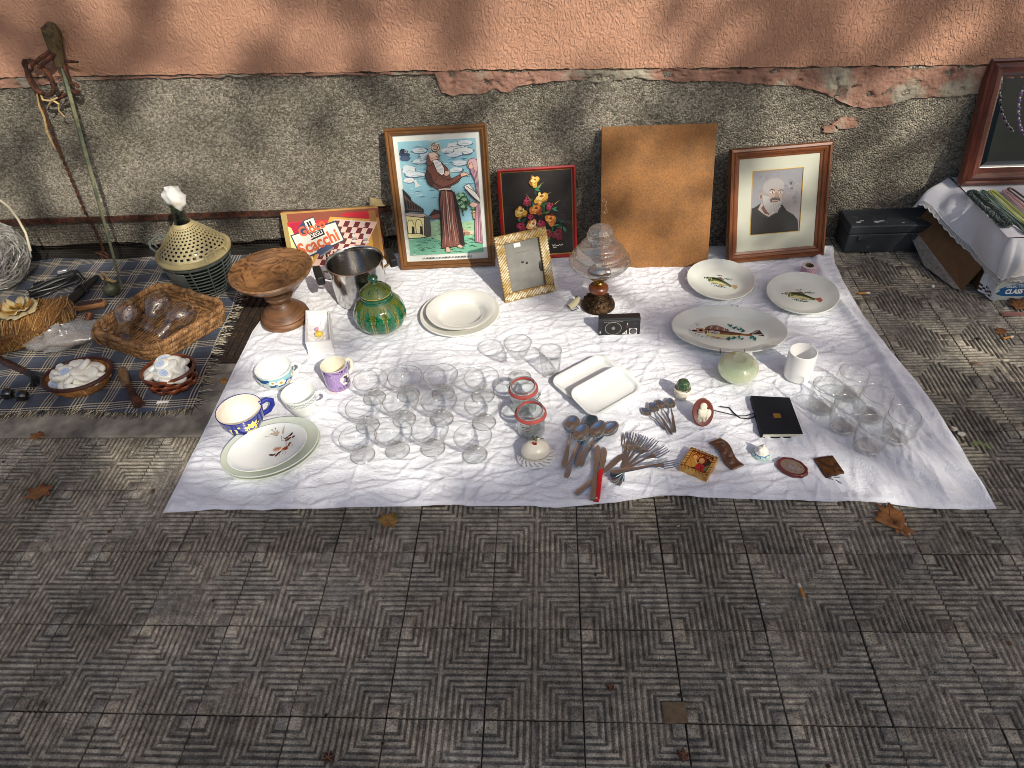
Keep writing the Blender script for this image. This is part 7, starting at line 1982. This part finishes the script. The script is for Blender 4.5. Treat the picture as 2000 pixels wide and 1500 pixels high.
MB().add([tuple(p) for p in E_], [(0, 1, 2, 3, 4)]).build('torn_edge', mat('torn_paper_edge', '8a837a', .9, var=.3, vs=90), t, None)
# printed carton at the front
t = thing('printed_carton', 'white and blue produce carton reading Selected Quality Class Extra under the lace cloth', 'carton', (0, 0, 0))
pc = mat('white_carton', (.5, .55, .54), .6, var=.08)
cx0, cy0 = 1.598, 1.402
bevel(MB().box((cx0 + .3, cy0 + .008, .045), (.6, .012, .09)).build('front_board', pc, t, None), .002)
a = Art(lambda x, z, h: (cx0 + x, cy0 + .002 - .0004 - h, z), 5e-5)
a.poly([(.006, .026), (.03, .018), (.06, .016), (.2, .014), (.28, .016), (.3, .04), (.28, .068), (.06, .066), (.03, .055), (.012, .045), (.018, .038)], '1f5c93')
a.text('SELECTED QUALITY', .032, .050, .017, 'dfe8ea', .02, .80, .0004); a.text('CLASS EXTRA', .036, .026, .024, 'f0f4f2', .02, .82, .0012)
for k in range(40): a.line([(.01 + k * .01, .002), (.013 + k * .01, .010)], .0012, 'a9b8b8', keep=True)
a.build('print', PRINT, t)
# lace cloth
t = thing('lace_cloth', 'white cloth with a lace border draped over the cardboard box at the right', 'cloth', (0, 0, 0))
lc = mat('white_linen', (.72, .72, .74), .9, sheen=.1, bump=.15, bs=500)
edge_px = [((1783, 407), 1.735), ((1800, 401), 1.72), ((1815, 411), 1.70), ((1832, 430), 1.665), ((1850, 451), 1.63), ((1872, 475), 1.585), ((1893, 493), 1.545), ((1912, 515), 1.49), ((1928, 533), 1.45), ((1941, 546), 1.415), ((1950, 557), 1.395), ((1965, 549), 1.392), ((1985, 549), 1.392), ((2002, 551), 1.392), ((2030, 547), 1.39), ((2120, 545), 1.39)]
E_ = [WY(u, v, y) for (u, v), y in edge_px]
top_e = [Vector((1.553, 1.82, TZ + .006)), Vector((1.556, 1.80, TZ + .006)), Vector((1.558, 1.76, TZ + .006)), Vector((1.56, 1.71, TZ + .006)), Vector((1.562, 1.66, TZ + .006)), Vector((1.564, 1.61, TZ + .006)), Vector((1.566, 1.56, TZ + .006)), Vector((1.567, 1.51, TZ + .006)), Vector((1.568, 1.46, TZ + .006)), Vector((1.57, 1.43, TZ + .006)), Vector((1.576, 1.406, TZ + .006)), Vector((1.61, 1.402, TZ + .006)), Vector((1.65, 1.401, TZ + .006)), Vector((1.70, 1.401, TZ + .006)), Vector((1.76, 1.4, TZ + .006)), Vector((2.0, 1.4, TZ + .006))]
def resample(P, n_):
    out = []
    for k in range(n_):
        s_ = k / (n_ - 1) * (len(P) - 1); i = min(int(s_), len(P) - 2); out.append(P[i] * (1 - (s_ - i)) + P[i + 1] * (s_ - i))
    return out
NU, NV = 151, 30
Ee, Te = resample(E_, NU), resample(top_e, NU); rows = []
for j in range(NV + 1):
    v_ = j / NV; row_ = []
    for i in range(NU):
        p = Te[i] * (1 - v_) + Ee[i] * v_
        nrm = Vector((-1, 0, .5)).normalized() if i < NU * .66 else Vector((0, -1, .1))
        w_ = .012 * math.sin(i * .19 + 1.2 * math.sin(i * .05)) * math.sin(pi * min(1, v_ * 1.0)) + .008 * (float(fbm(np.array([i * .06]), np.array([v_ * 2.2]), 1.2, 77, 3)[0]) - .5)
        sc_ = .003 * math.sin(i * 1.1) * (v_ > .97)
        bulge = .012 * math.sin(pi * v_)
        corner = 0 if abs(i - NU * .667) < 3 else 1
        row_.append(tuple(p + nrm * (w_ * corner + bulge + .004) + Vector((0, 0, sc_))))
    rows.append(row_)
k0 = NV - 5
MB().grid(rows[:k0 + 1]).build('drape', lc, t, 180)
b = MB()
for j in range(k0, NV):
    pass
# border: fine openwork rows
lo_, hi_ = rows[NV], rows[k0]; LB = []; nn = (NU - 1) * 3 + 1
for j in range(7):
    v_ = j / 6; r_ = []
    for i in range(nn):
        s_ = i / 3; a_ = min(int(s_), NU - 2); f_ = s_ - a_
        p = Vector(hi_[a_]) * (1 - f_) + Vector(hi_[a_ + 1]) * f_; q = Vector(lo_[a_]) * (1 - f_) + Vector(lo_[a_ + 1]) * f_
        r_.append(tuple(p * (1 - v_) + q * v_))
    LB.append(r_)
o = MB().grid(LB, keep=lambda i, j: i in (0, 5) or (i + j) % 2 == 0 and True).build('lace_border', mat('lace_thread', (.74, .74, .74), .9), t, 180); solid(o, .0012)
rows = []
for j in range(34):
    r_ = []
    for i in range(50):
        x = TX0 - .012 + (2.2 - TX0) * i / 49; y = 1.402 + (1.82 - 1.402) * j / 33
        r_.append((x, y, TZ + .008 + .004 * float(fbm(np.array([x]), np.array([y]), 18, 61, 3)[0]) * (1 if 0 < j < 33 and i > 0 else .3)))
    rows.append(r_)
MB().grid(rows).build('top_cloth', lc, t, 180)
# second lower corner of lace near the ground
rows = []
for i in range(14):
    r_ = []
    for j in range(10):
        u_ = i / 13; v_ = j / 9
        p = (Vector((1.588, 1.47, .10)) * (1 - v_) + Vector((1.592, 1.400, .085)) * v_) * (1 - u_) + (Vector((1.572, 1.445, .012)) * (1 - v_) + Vector((1.600, 1.388, .012)) * v_) * u_
        r_.append(tuple(p + Vector((-.006 * math.sin(v_ * 7 + u_ * 3), -.006 * math.sin(v_ * 9), 0))))
    rows.append(r_)
MB().grid(rows, keep=lambda i, j: i < 9 or (i + j) % 2 == 0 or i == 12).build('lower_corner', lc, t, 180)
# skeins
def skein(label, p0, p1, wid, r_, c1, c2, seed, strands=7, twist=6):
    rr = random.Random(seed); a_, b_ = G(*p0, TZ + .02), G(*p1, TZ + .02); d = b_ - a_; L_ = d.length; d.normalize(); s_ = Vector((-d.y, d.x, 0))
    t = thing('thread_skein', label, 'skein', (0, 0, 0), group='skeins of embroidery thread on the lace cloth')
    b = MB()
    for k in range(strands):
        ph = 2 * pi * k / strands; P = []; off = rr.uniform(-.0025, .0025)
        for i in range(72):
            th = 2 * pi * i / 72; q = math.cos(th)
            base = a_ + d * (L_ / 2 + L_ / 2 * math.copysign(abs(q) ** .6, q)) + s_ * (wid / 2 * math.copysign(abs(math.sin(th)) ** .55, math.sin(th)))
            w_ = ph + twist * th * 3
            P.append(base + s_ * (r_ * math.cos(w_) + off) + Vector((0, 0, r_ * .8 * (1 + math.sin(w_)) - .004)))
        b.tube(P, r_ * .55, 5, closed=True, col=(c1, c2)[k % 2])
    b.build('thread', mat(name_c(c1), attr=True, rough=.5, sheen=.3), t)
def name_c(c): return 'thread_' + c
skein('thick twisted dark green skein, leftmost on the lace cloth', (1897, 375), (1968, 441), .030, .0065, '16352c', '0f2a24', 1, 6, 7)
skein('thin dark teal and green skein, second from the left', (1917, 372), (2010, 455), .018, .0035, '1f4a40', '6d8a7a', 2, 5, 1)
skein('lime green skein with white band, third from the left', (1936, 372), (2020, 447), .022, .0035, '9aa82f', 'c3c86a', 3, 7, .4)
skein('pink skein beside the lime green one', (1962, 371), (2030, 430), .013, .003, 'b98a8f', 'd0abac', 4, 6, 1)
skein('thin brown skein with a looped end, right of the pink one', (1970, 366), (2040, 420), .018, .002, '4a3a26', '6d5634', 5, 4, .4)
# mirror
t = leaning('wall_mirror', 'mirror in a heavy reddish-brown wooden frame leaning on the wall at the right', 'mirror', 1.548, 1.752, 0, 14, TZ + .012)
W, H = .52, .405
mh = wood('reddish_frame', '5f2f22', '3a1c14', (6, 70, 70), rough=.35, coat=.3); mv = wood('reddish_frame_upright', '703a2a', '451f17', (70, 70, 6), rough=.35, coat=.3)
rails(t, W, H, .058, [(0, -.010), (.06, -.022), (.18, -.026), (.28, -.020), (.5, -.030), (.75, -.028), (.92, -.016), (1, -.010)], mh, mv)
MB().box((W / 2, .006, H / 2), (W - .02, .004, H - .02)).build('backing', kr, t, None)
mm = mat('mirror_silver', (.80, .82, .82), .01, 1)
f = .056; bw = .022
b = MB(); y = -.004
O = [(f, f), (W - f, f), (W - f, H - f), (f, H - f)]; I = [(f + bw, f + bw), (W - f - bw, f + bw), (W - f - bw, H - f - bw), (f + bw, H - f - bw)]
b.add([(x, y - .0008, z) for x, z in I], [(0, 1, 2, 3)]); b.build('mirror_glass', mm, t, None)
b = MB()
for k in range(4): b.add([(O[k][0], y, O[k][1]), (O[(k + 1) % 4][0], y, O[(k + 1) % 4][1]), (I[(k + 1) % 4][0], y - .0008, I[(k + 1) % 4][1]), (I[k][0], y - .0008, I[k][1])], [(0, 1, 2, 3)])
b.build('bevelled_edge', mm, t, None)
# purple bead string hanging over the mirror
t = thing('bead_necklace', 'string of purple beads hanging in front of the mirror at the right edge', 'necklace', (0, 0, 0))
pb_ = mat('purple_bead', (.16, .04, .25), .15, coat=.6); wb = mat('silver_bead', (.6, .55, .62), .2, .6)
P = [((2003, 165), 1.79), ((1994, 182), 1.785), ((1990, 200), 1.78), ((1989, 218), 1.775), ((1990, 236), 1.77), ((1994, 252), 1.765), ((2001, 262), 1.762)]
for k in range(17):
    s_ = k / 16 * (len(P) - 1); i = min(int(s_), len(P) - 2); q = s_ - i
    p = WY(P[i][0][0] * (1 - q) + P[i + 1][0][0] * q, P[i][0][1] * (1 - q) + P[i + 1][0][1] * q, 1.765 - .01)
    b = MB(); b.ell(p, (.0055 if k % 2 else .004), 10); b.build('bead', pb_ if k % 2 else wb, t)

# ================================================================ LITTER ON THE PAVEMENT
def dry_leaf(label, u, v, s, rz, outline, m, curl=.25, stem=True):
    c = G(u, v, .003)
    t = thing('fallen_leaf', label, 'leaf', c, rz, group='dry leaves fallen on the pavement')
    b = MB(); ring_ = [(0, 0)]
    n_ = len(outline); vs = []; fs = []
    rr = random.Random(u)
    def hz(x, y): return s * (.05 + curl * (.6 * x * x + .35 * y * y) + .05 * math.sin(5 * x + u) * math.cos(4 * y))
    vs.append((0, 0, hz(0, 0)))
    for f_ in (.5, 1):
        for (x, y) in outline: vs.append((x * f_ * s, y * f_ * s, hz(x * f_, y * f_)))
    for i in range(n_):
        j = (i + 1) % n_; fs.append((0, 1 + i, 1 + j)); fs.append((1 + i, 1 + n_ + i, 1 + n_ + j, 1 + j))
    solid(b.add(vs, fs).build('blade', m, t, 180), .0006)
    v_ = MB()
    for (x, y) in outline:
        if math.hypot(x, y) > .42: v_.tube([(0, 0, hz(0, 0) + .0008), (x * .5 * s, y * .5 * s, hz(x * .5, y * .5) + .0008), (x * .9 * s, y * .9 * s, hz(x * .9, y * .9) + .0006)], [.0011, .0009, .0004], 4)
    if stem: v_.tube([(0, -.3 * s, hz(0, -.3)), (.05 * s, -.6 * s, .004), (.1 * s, -.85 * s, .002)], .0012, 5)
    v_.build('veins', mat('leaf_vein', '7d5530', .7) if 'leaf_vein' not in bpy.data.materials else bpy.data.materials['leaf_vein'], t)
    return t
lf = mat('dry_leaf', '8a5a2c', .7, col2='6a3f1e', c2s=30, var=.25, vs=60, bump=.3, bs=120)
lf2 = mat('dry_leaf_yellow', '9a7a3a', .7, col2='7a5526', c2s=40, var=.25, vs=60)
star = [(0, -.35), (.2, -.2), (.52, -.28), (.36, -.02), (.5, .22), (.22, .2), (.05, .55), (-.14, .24), (-.46, .34), (-.3, .05), (-.52, -.16), (-.2, -.18)]
half = [(0, -.5), (.3, -.3), (.42, .1), (.2, .05), (.1, .5), (-.1, .2), (-.35, .3), (-.25, -.2)]
plane = [(-.53, -.15), (-.36, -.2), (-.15, -.33), (.12, -.43), (.29, -.15), (.31, .13), (.2, .2), (.09, .43), (-.04, .26), (-.27, .43), (-.2, .22), (-.15, .15), (-.34, .15), (-.3, .02)]
dry_leaf('large brown plane leaf under the front right edge of the white cloth', 1739, 1010, .098, 0, plane, lf, .2, False)
dry_leaf('smaller torn leaf piece touching the large brown plane leaf', 1764, 1036, .055, R(200), half, lf, .15, False)
dry_leaf('curled yellow-brown leaf in front of the white cloth, left of the middle', 757, 1019, .058, R(-20), star, lf2, .5)
dry_leaf('brown lobed leaf on the tiles at the far left', 76, 965, .078, R(15), star, lf, .4)
dry_leaf('small orange leaf on the tiles below the plaid blanket', 71, 853, .05, R(80), half, lf, .5)
dry_leaf('small orange leaf on the concrete beside the blanket fringe', 437, 744, .032, R(20), half, mat('orange_leaf', 'a8702c', .7, var=.2), .3, False)
dry_leaf('small curled leaf by the cigarette end at the right', 1953, 650, .045, R(100), half, lf, .9)
dry_leaf('brown leaf at the right edge under the carton', 1992, 597, .08, R(30), star, lf, .4)
dry_leaf('dark red leaf scrap on the front tiles right of the middle', 1191, 1341, .022, R(10), half, mat('dark_leaf_scrap', '3a1a14', .7), .3, False)
dry_leaf('dark brown leaf scrap on the tiles at the bottom edge', 640, 1480, .03, R(60), half, mat('brown_leaf_scrap', '2f1a12', .7), .3, False)
dry_leaf('small brown leaf scrap on the bottom right tiles', 1333, 1474, .03, R(0), half, mat('rust_leaf_scrap', '4a2414', .7), .2, False)
dry_leaf('green leaf scrap beside the yellow-brown leaf', 770, 1008, .028, R(50), half, mat('green_leaf', '4f6a2c', .6, var=.2), .4, False)
for (u, v, s, lab) in ((1858, 838, .014, 'rust-coloured leaf crumb on the tiles, right of the cloth'), (1904, 710, .018, 'reddish leaf crumb on the sunlit tiles at the right'), (1640, 478, .03, 'brown dry leaf beside the toolbox and portrait'), (1770, 478, .03, 'brown dry leaf between toolbox and cardboard flap')):
    dry_leaf(lab, u, v, s, R(u), half, lf, .4, False)
def butt(label, u, v, u2, v2):
    p, q = G(u, v, .0045), G(u2, v2, .0045)
    t = thing('cigarette_end', label, 'cigarette end', (0, 0, 0), group='cigarette ends on the tiles')
    m_ = p + (q - p) * .68
    MB().tube([p, m_], .0039, 10).build('filter', bpy.data.materials.get('cork_filter') or mat('cork_filter', 'b07a34', .7, var=.2, vs=200), t)
    MB().tube([m_, q], [.0038, .0034], 10).build('paper', bpy.data.materials.get('ash_paper') or mat('ash_paper', (.6, .58, .55), .8, var=.2, vs=100), t)
butt('cigarette end with orange filter on the open front tiles', 1569, 1165, 1560, 1141)
butt('cigarette end by the right-hand edge of the white cloth', 1676, 573, 1699, 572)
butt('cigarette end next to the curled leaf at the far right', 1959, 661, 1979, 657)
t = tag(MB().ell(G(1822, 559, .006), .006, 12).build('white_pebble', mat('white_stone', (.7, .69, .66), .6)), 'small round white pebble in front of the cardboard flap', 'pebble')
c = G(1984, 613, .004); tag(MB().box(c, (.09, .012, .005), rz=.02).build('pink_strip', mat('pink_card', '9a6a62', .7)), 'narrow pink strip lying at the right edge below the carton', 'strip')
b = MB(); sp_ = [G(1898, 866, .004), G(1908, 864, .009), G(1920, 868, .008), G(1930, 873, .004)]
b.tube(sp_, .0008, 4)
for k in range(14):
    s_ = k / 13 * 3; i = min(int(s_), 2); p = sp_[i] + (sp_[i + 1] - sp_[i]) * (s_ - i)
    for sg in (-1, 1): b.strip([p, p + Vector((.003, sg * .004, .002)), p + Vector((.004, sg * .008, -.001))], [.0005, .0008, .0003], .0004)
tag(b.build('fern_sprig', mat('fern_green', '6d8044', .7)), 'small green fern sprig on the tiles right of the cloth', 'sprig')
for (u, v, s) in ((1864, 838, .012), (1878, 848, .014)):
    c = G(u, v, .002); o = MB().add([(c.x + s * random.uniform(.6, 1) * math.cos(k * pi / 3), c.y + s * random.uniform(.6, 1) * math.sin(k * pi / 3), .004) for k in range(6)], [tuple(range(6))]).build('pale_flake', bpy.data.materials.get('pale_flake') or mat('pale_flake', (.4, .38, .34), .9), None, None)
    solid(o, .001); tag(o, ('smaller' if s < .013 else 'larger') + ' pale flake of paint on the tiles right of the cloth', 'flake')
c = G(1318, 1392, .0015); o = MB().box((c.x, c.y, .0012), (.046, .042, .0006), rz=.05).build('tape_patch', mat('tan_tape', '6a5840', .85, var=.25, vs=60), None, None); tag(o, 'faded tan square of paper stuck to the front tiles', 'patch')
p = G(1490, 1180, .003); tag(MB().ell(p, (.005, .003, .002), 8).build('gum_blob', mat('grey_gum', (.42, .42, .42), .6)), 'small pale gum blob left of the front cigarette end', 'gum')

# crumbs, leaf dust and grit scattered over the tiles
b = MB(); rr = random.Random(77)
for k in range(620):
    x, y = rr.uniform(-1.6, 2.0), rr.uniform(-.1, 1.75)
    if -.9 < x < 1.2 and .5 < y < 1.8: continue
    if x < -.85 and y > .8: continue
    s = rr.uniform(.0012, .0045) * (1 if rr.random() < .88 else 2.2)
    b.box((x, y, .001 + s * .2), (s, s * rr.uniform(.4, 1.6), s * .4), rz=rr.uniform(0, 3), col=rr.choice(['6a4a2c', '3a2a1c', '8a8478', '55402a', 'a09a8c', '241c16', '7a5a34']))
o = b.build('street_crumbs', mat('street_grit', attr=True, rough=.9), None, None); tag(o, 'scattered leaf crumbs, grit and specks over the paving tiles', 'crumbs', kind='stuff')

# prints, edgings and small fittings belong to the part they sit on
HOST = {'print': ('dish', 'body', 'box', 'block', 'front_board', 'tray'), 'painting': ('dish', 'lid', 'body'), 'band': ('body',), 'rim': ('bowl', 'glass'), 'foot_edge': ('stem', 'bowl', 'glass'), 'mouth_edge': ('jar_body',),
        'tier_edge': ('shade',), 'hanging_hole': ('handle',), 'gilt_specks': ('ball',), 'speaker_dome': ('case',), 'tuning_knob': ('case',), 'front_panel': ('case',), 'aerial_tip': ('case',), 'switch': ('flex',),
        'gold_label': ('cover',), 'notches': ('block',), 'fold_lines': ('figure_relief',), 'paint_splash': ('lid',), 'latch': ('body',), 'torn_edge': ('flap',), 'torn_paper': ('panel',), 'sticker': ('grey_insert',), 'fastener': ('grey_insert',),
        'torn_flap': ('box',), 'rose_relief': ('bell_body',), 'silver_tag': ('cord',), 'plug': ('cord',), 'worn_top': ('block',), 'gilt_slip': ('mount',), 'basket_rim': ('basket',), 'rope_moulding': ('frame',), 'thick_base': ('bowl',), 'lace_border': ('drape',)}
base_n = lambda o: o.name.split('.')[0]
for root in [o for o in bpy.data.objects if o.parent is None and o.get('category')]:
    kids = list(root.children)
    for k_ in kids:
        n_ = base_n(k_); key = n_ if n_ in HOST else n_.rsplit('_', 1)[-1]
        if key not in HOST or (key == 'rim' and root['category'] == 'basket'): continue
        h_ = next((q for q in kids if q is not k_ and base_n(q) in HOST[key]), None)
        if h_ is not None: k_.parent = h_
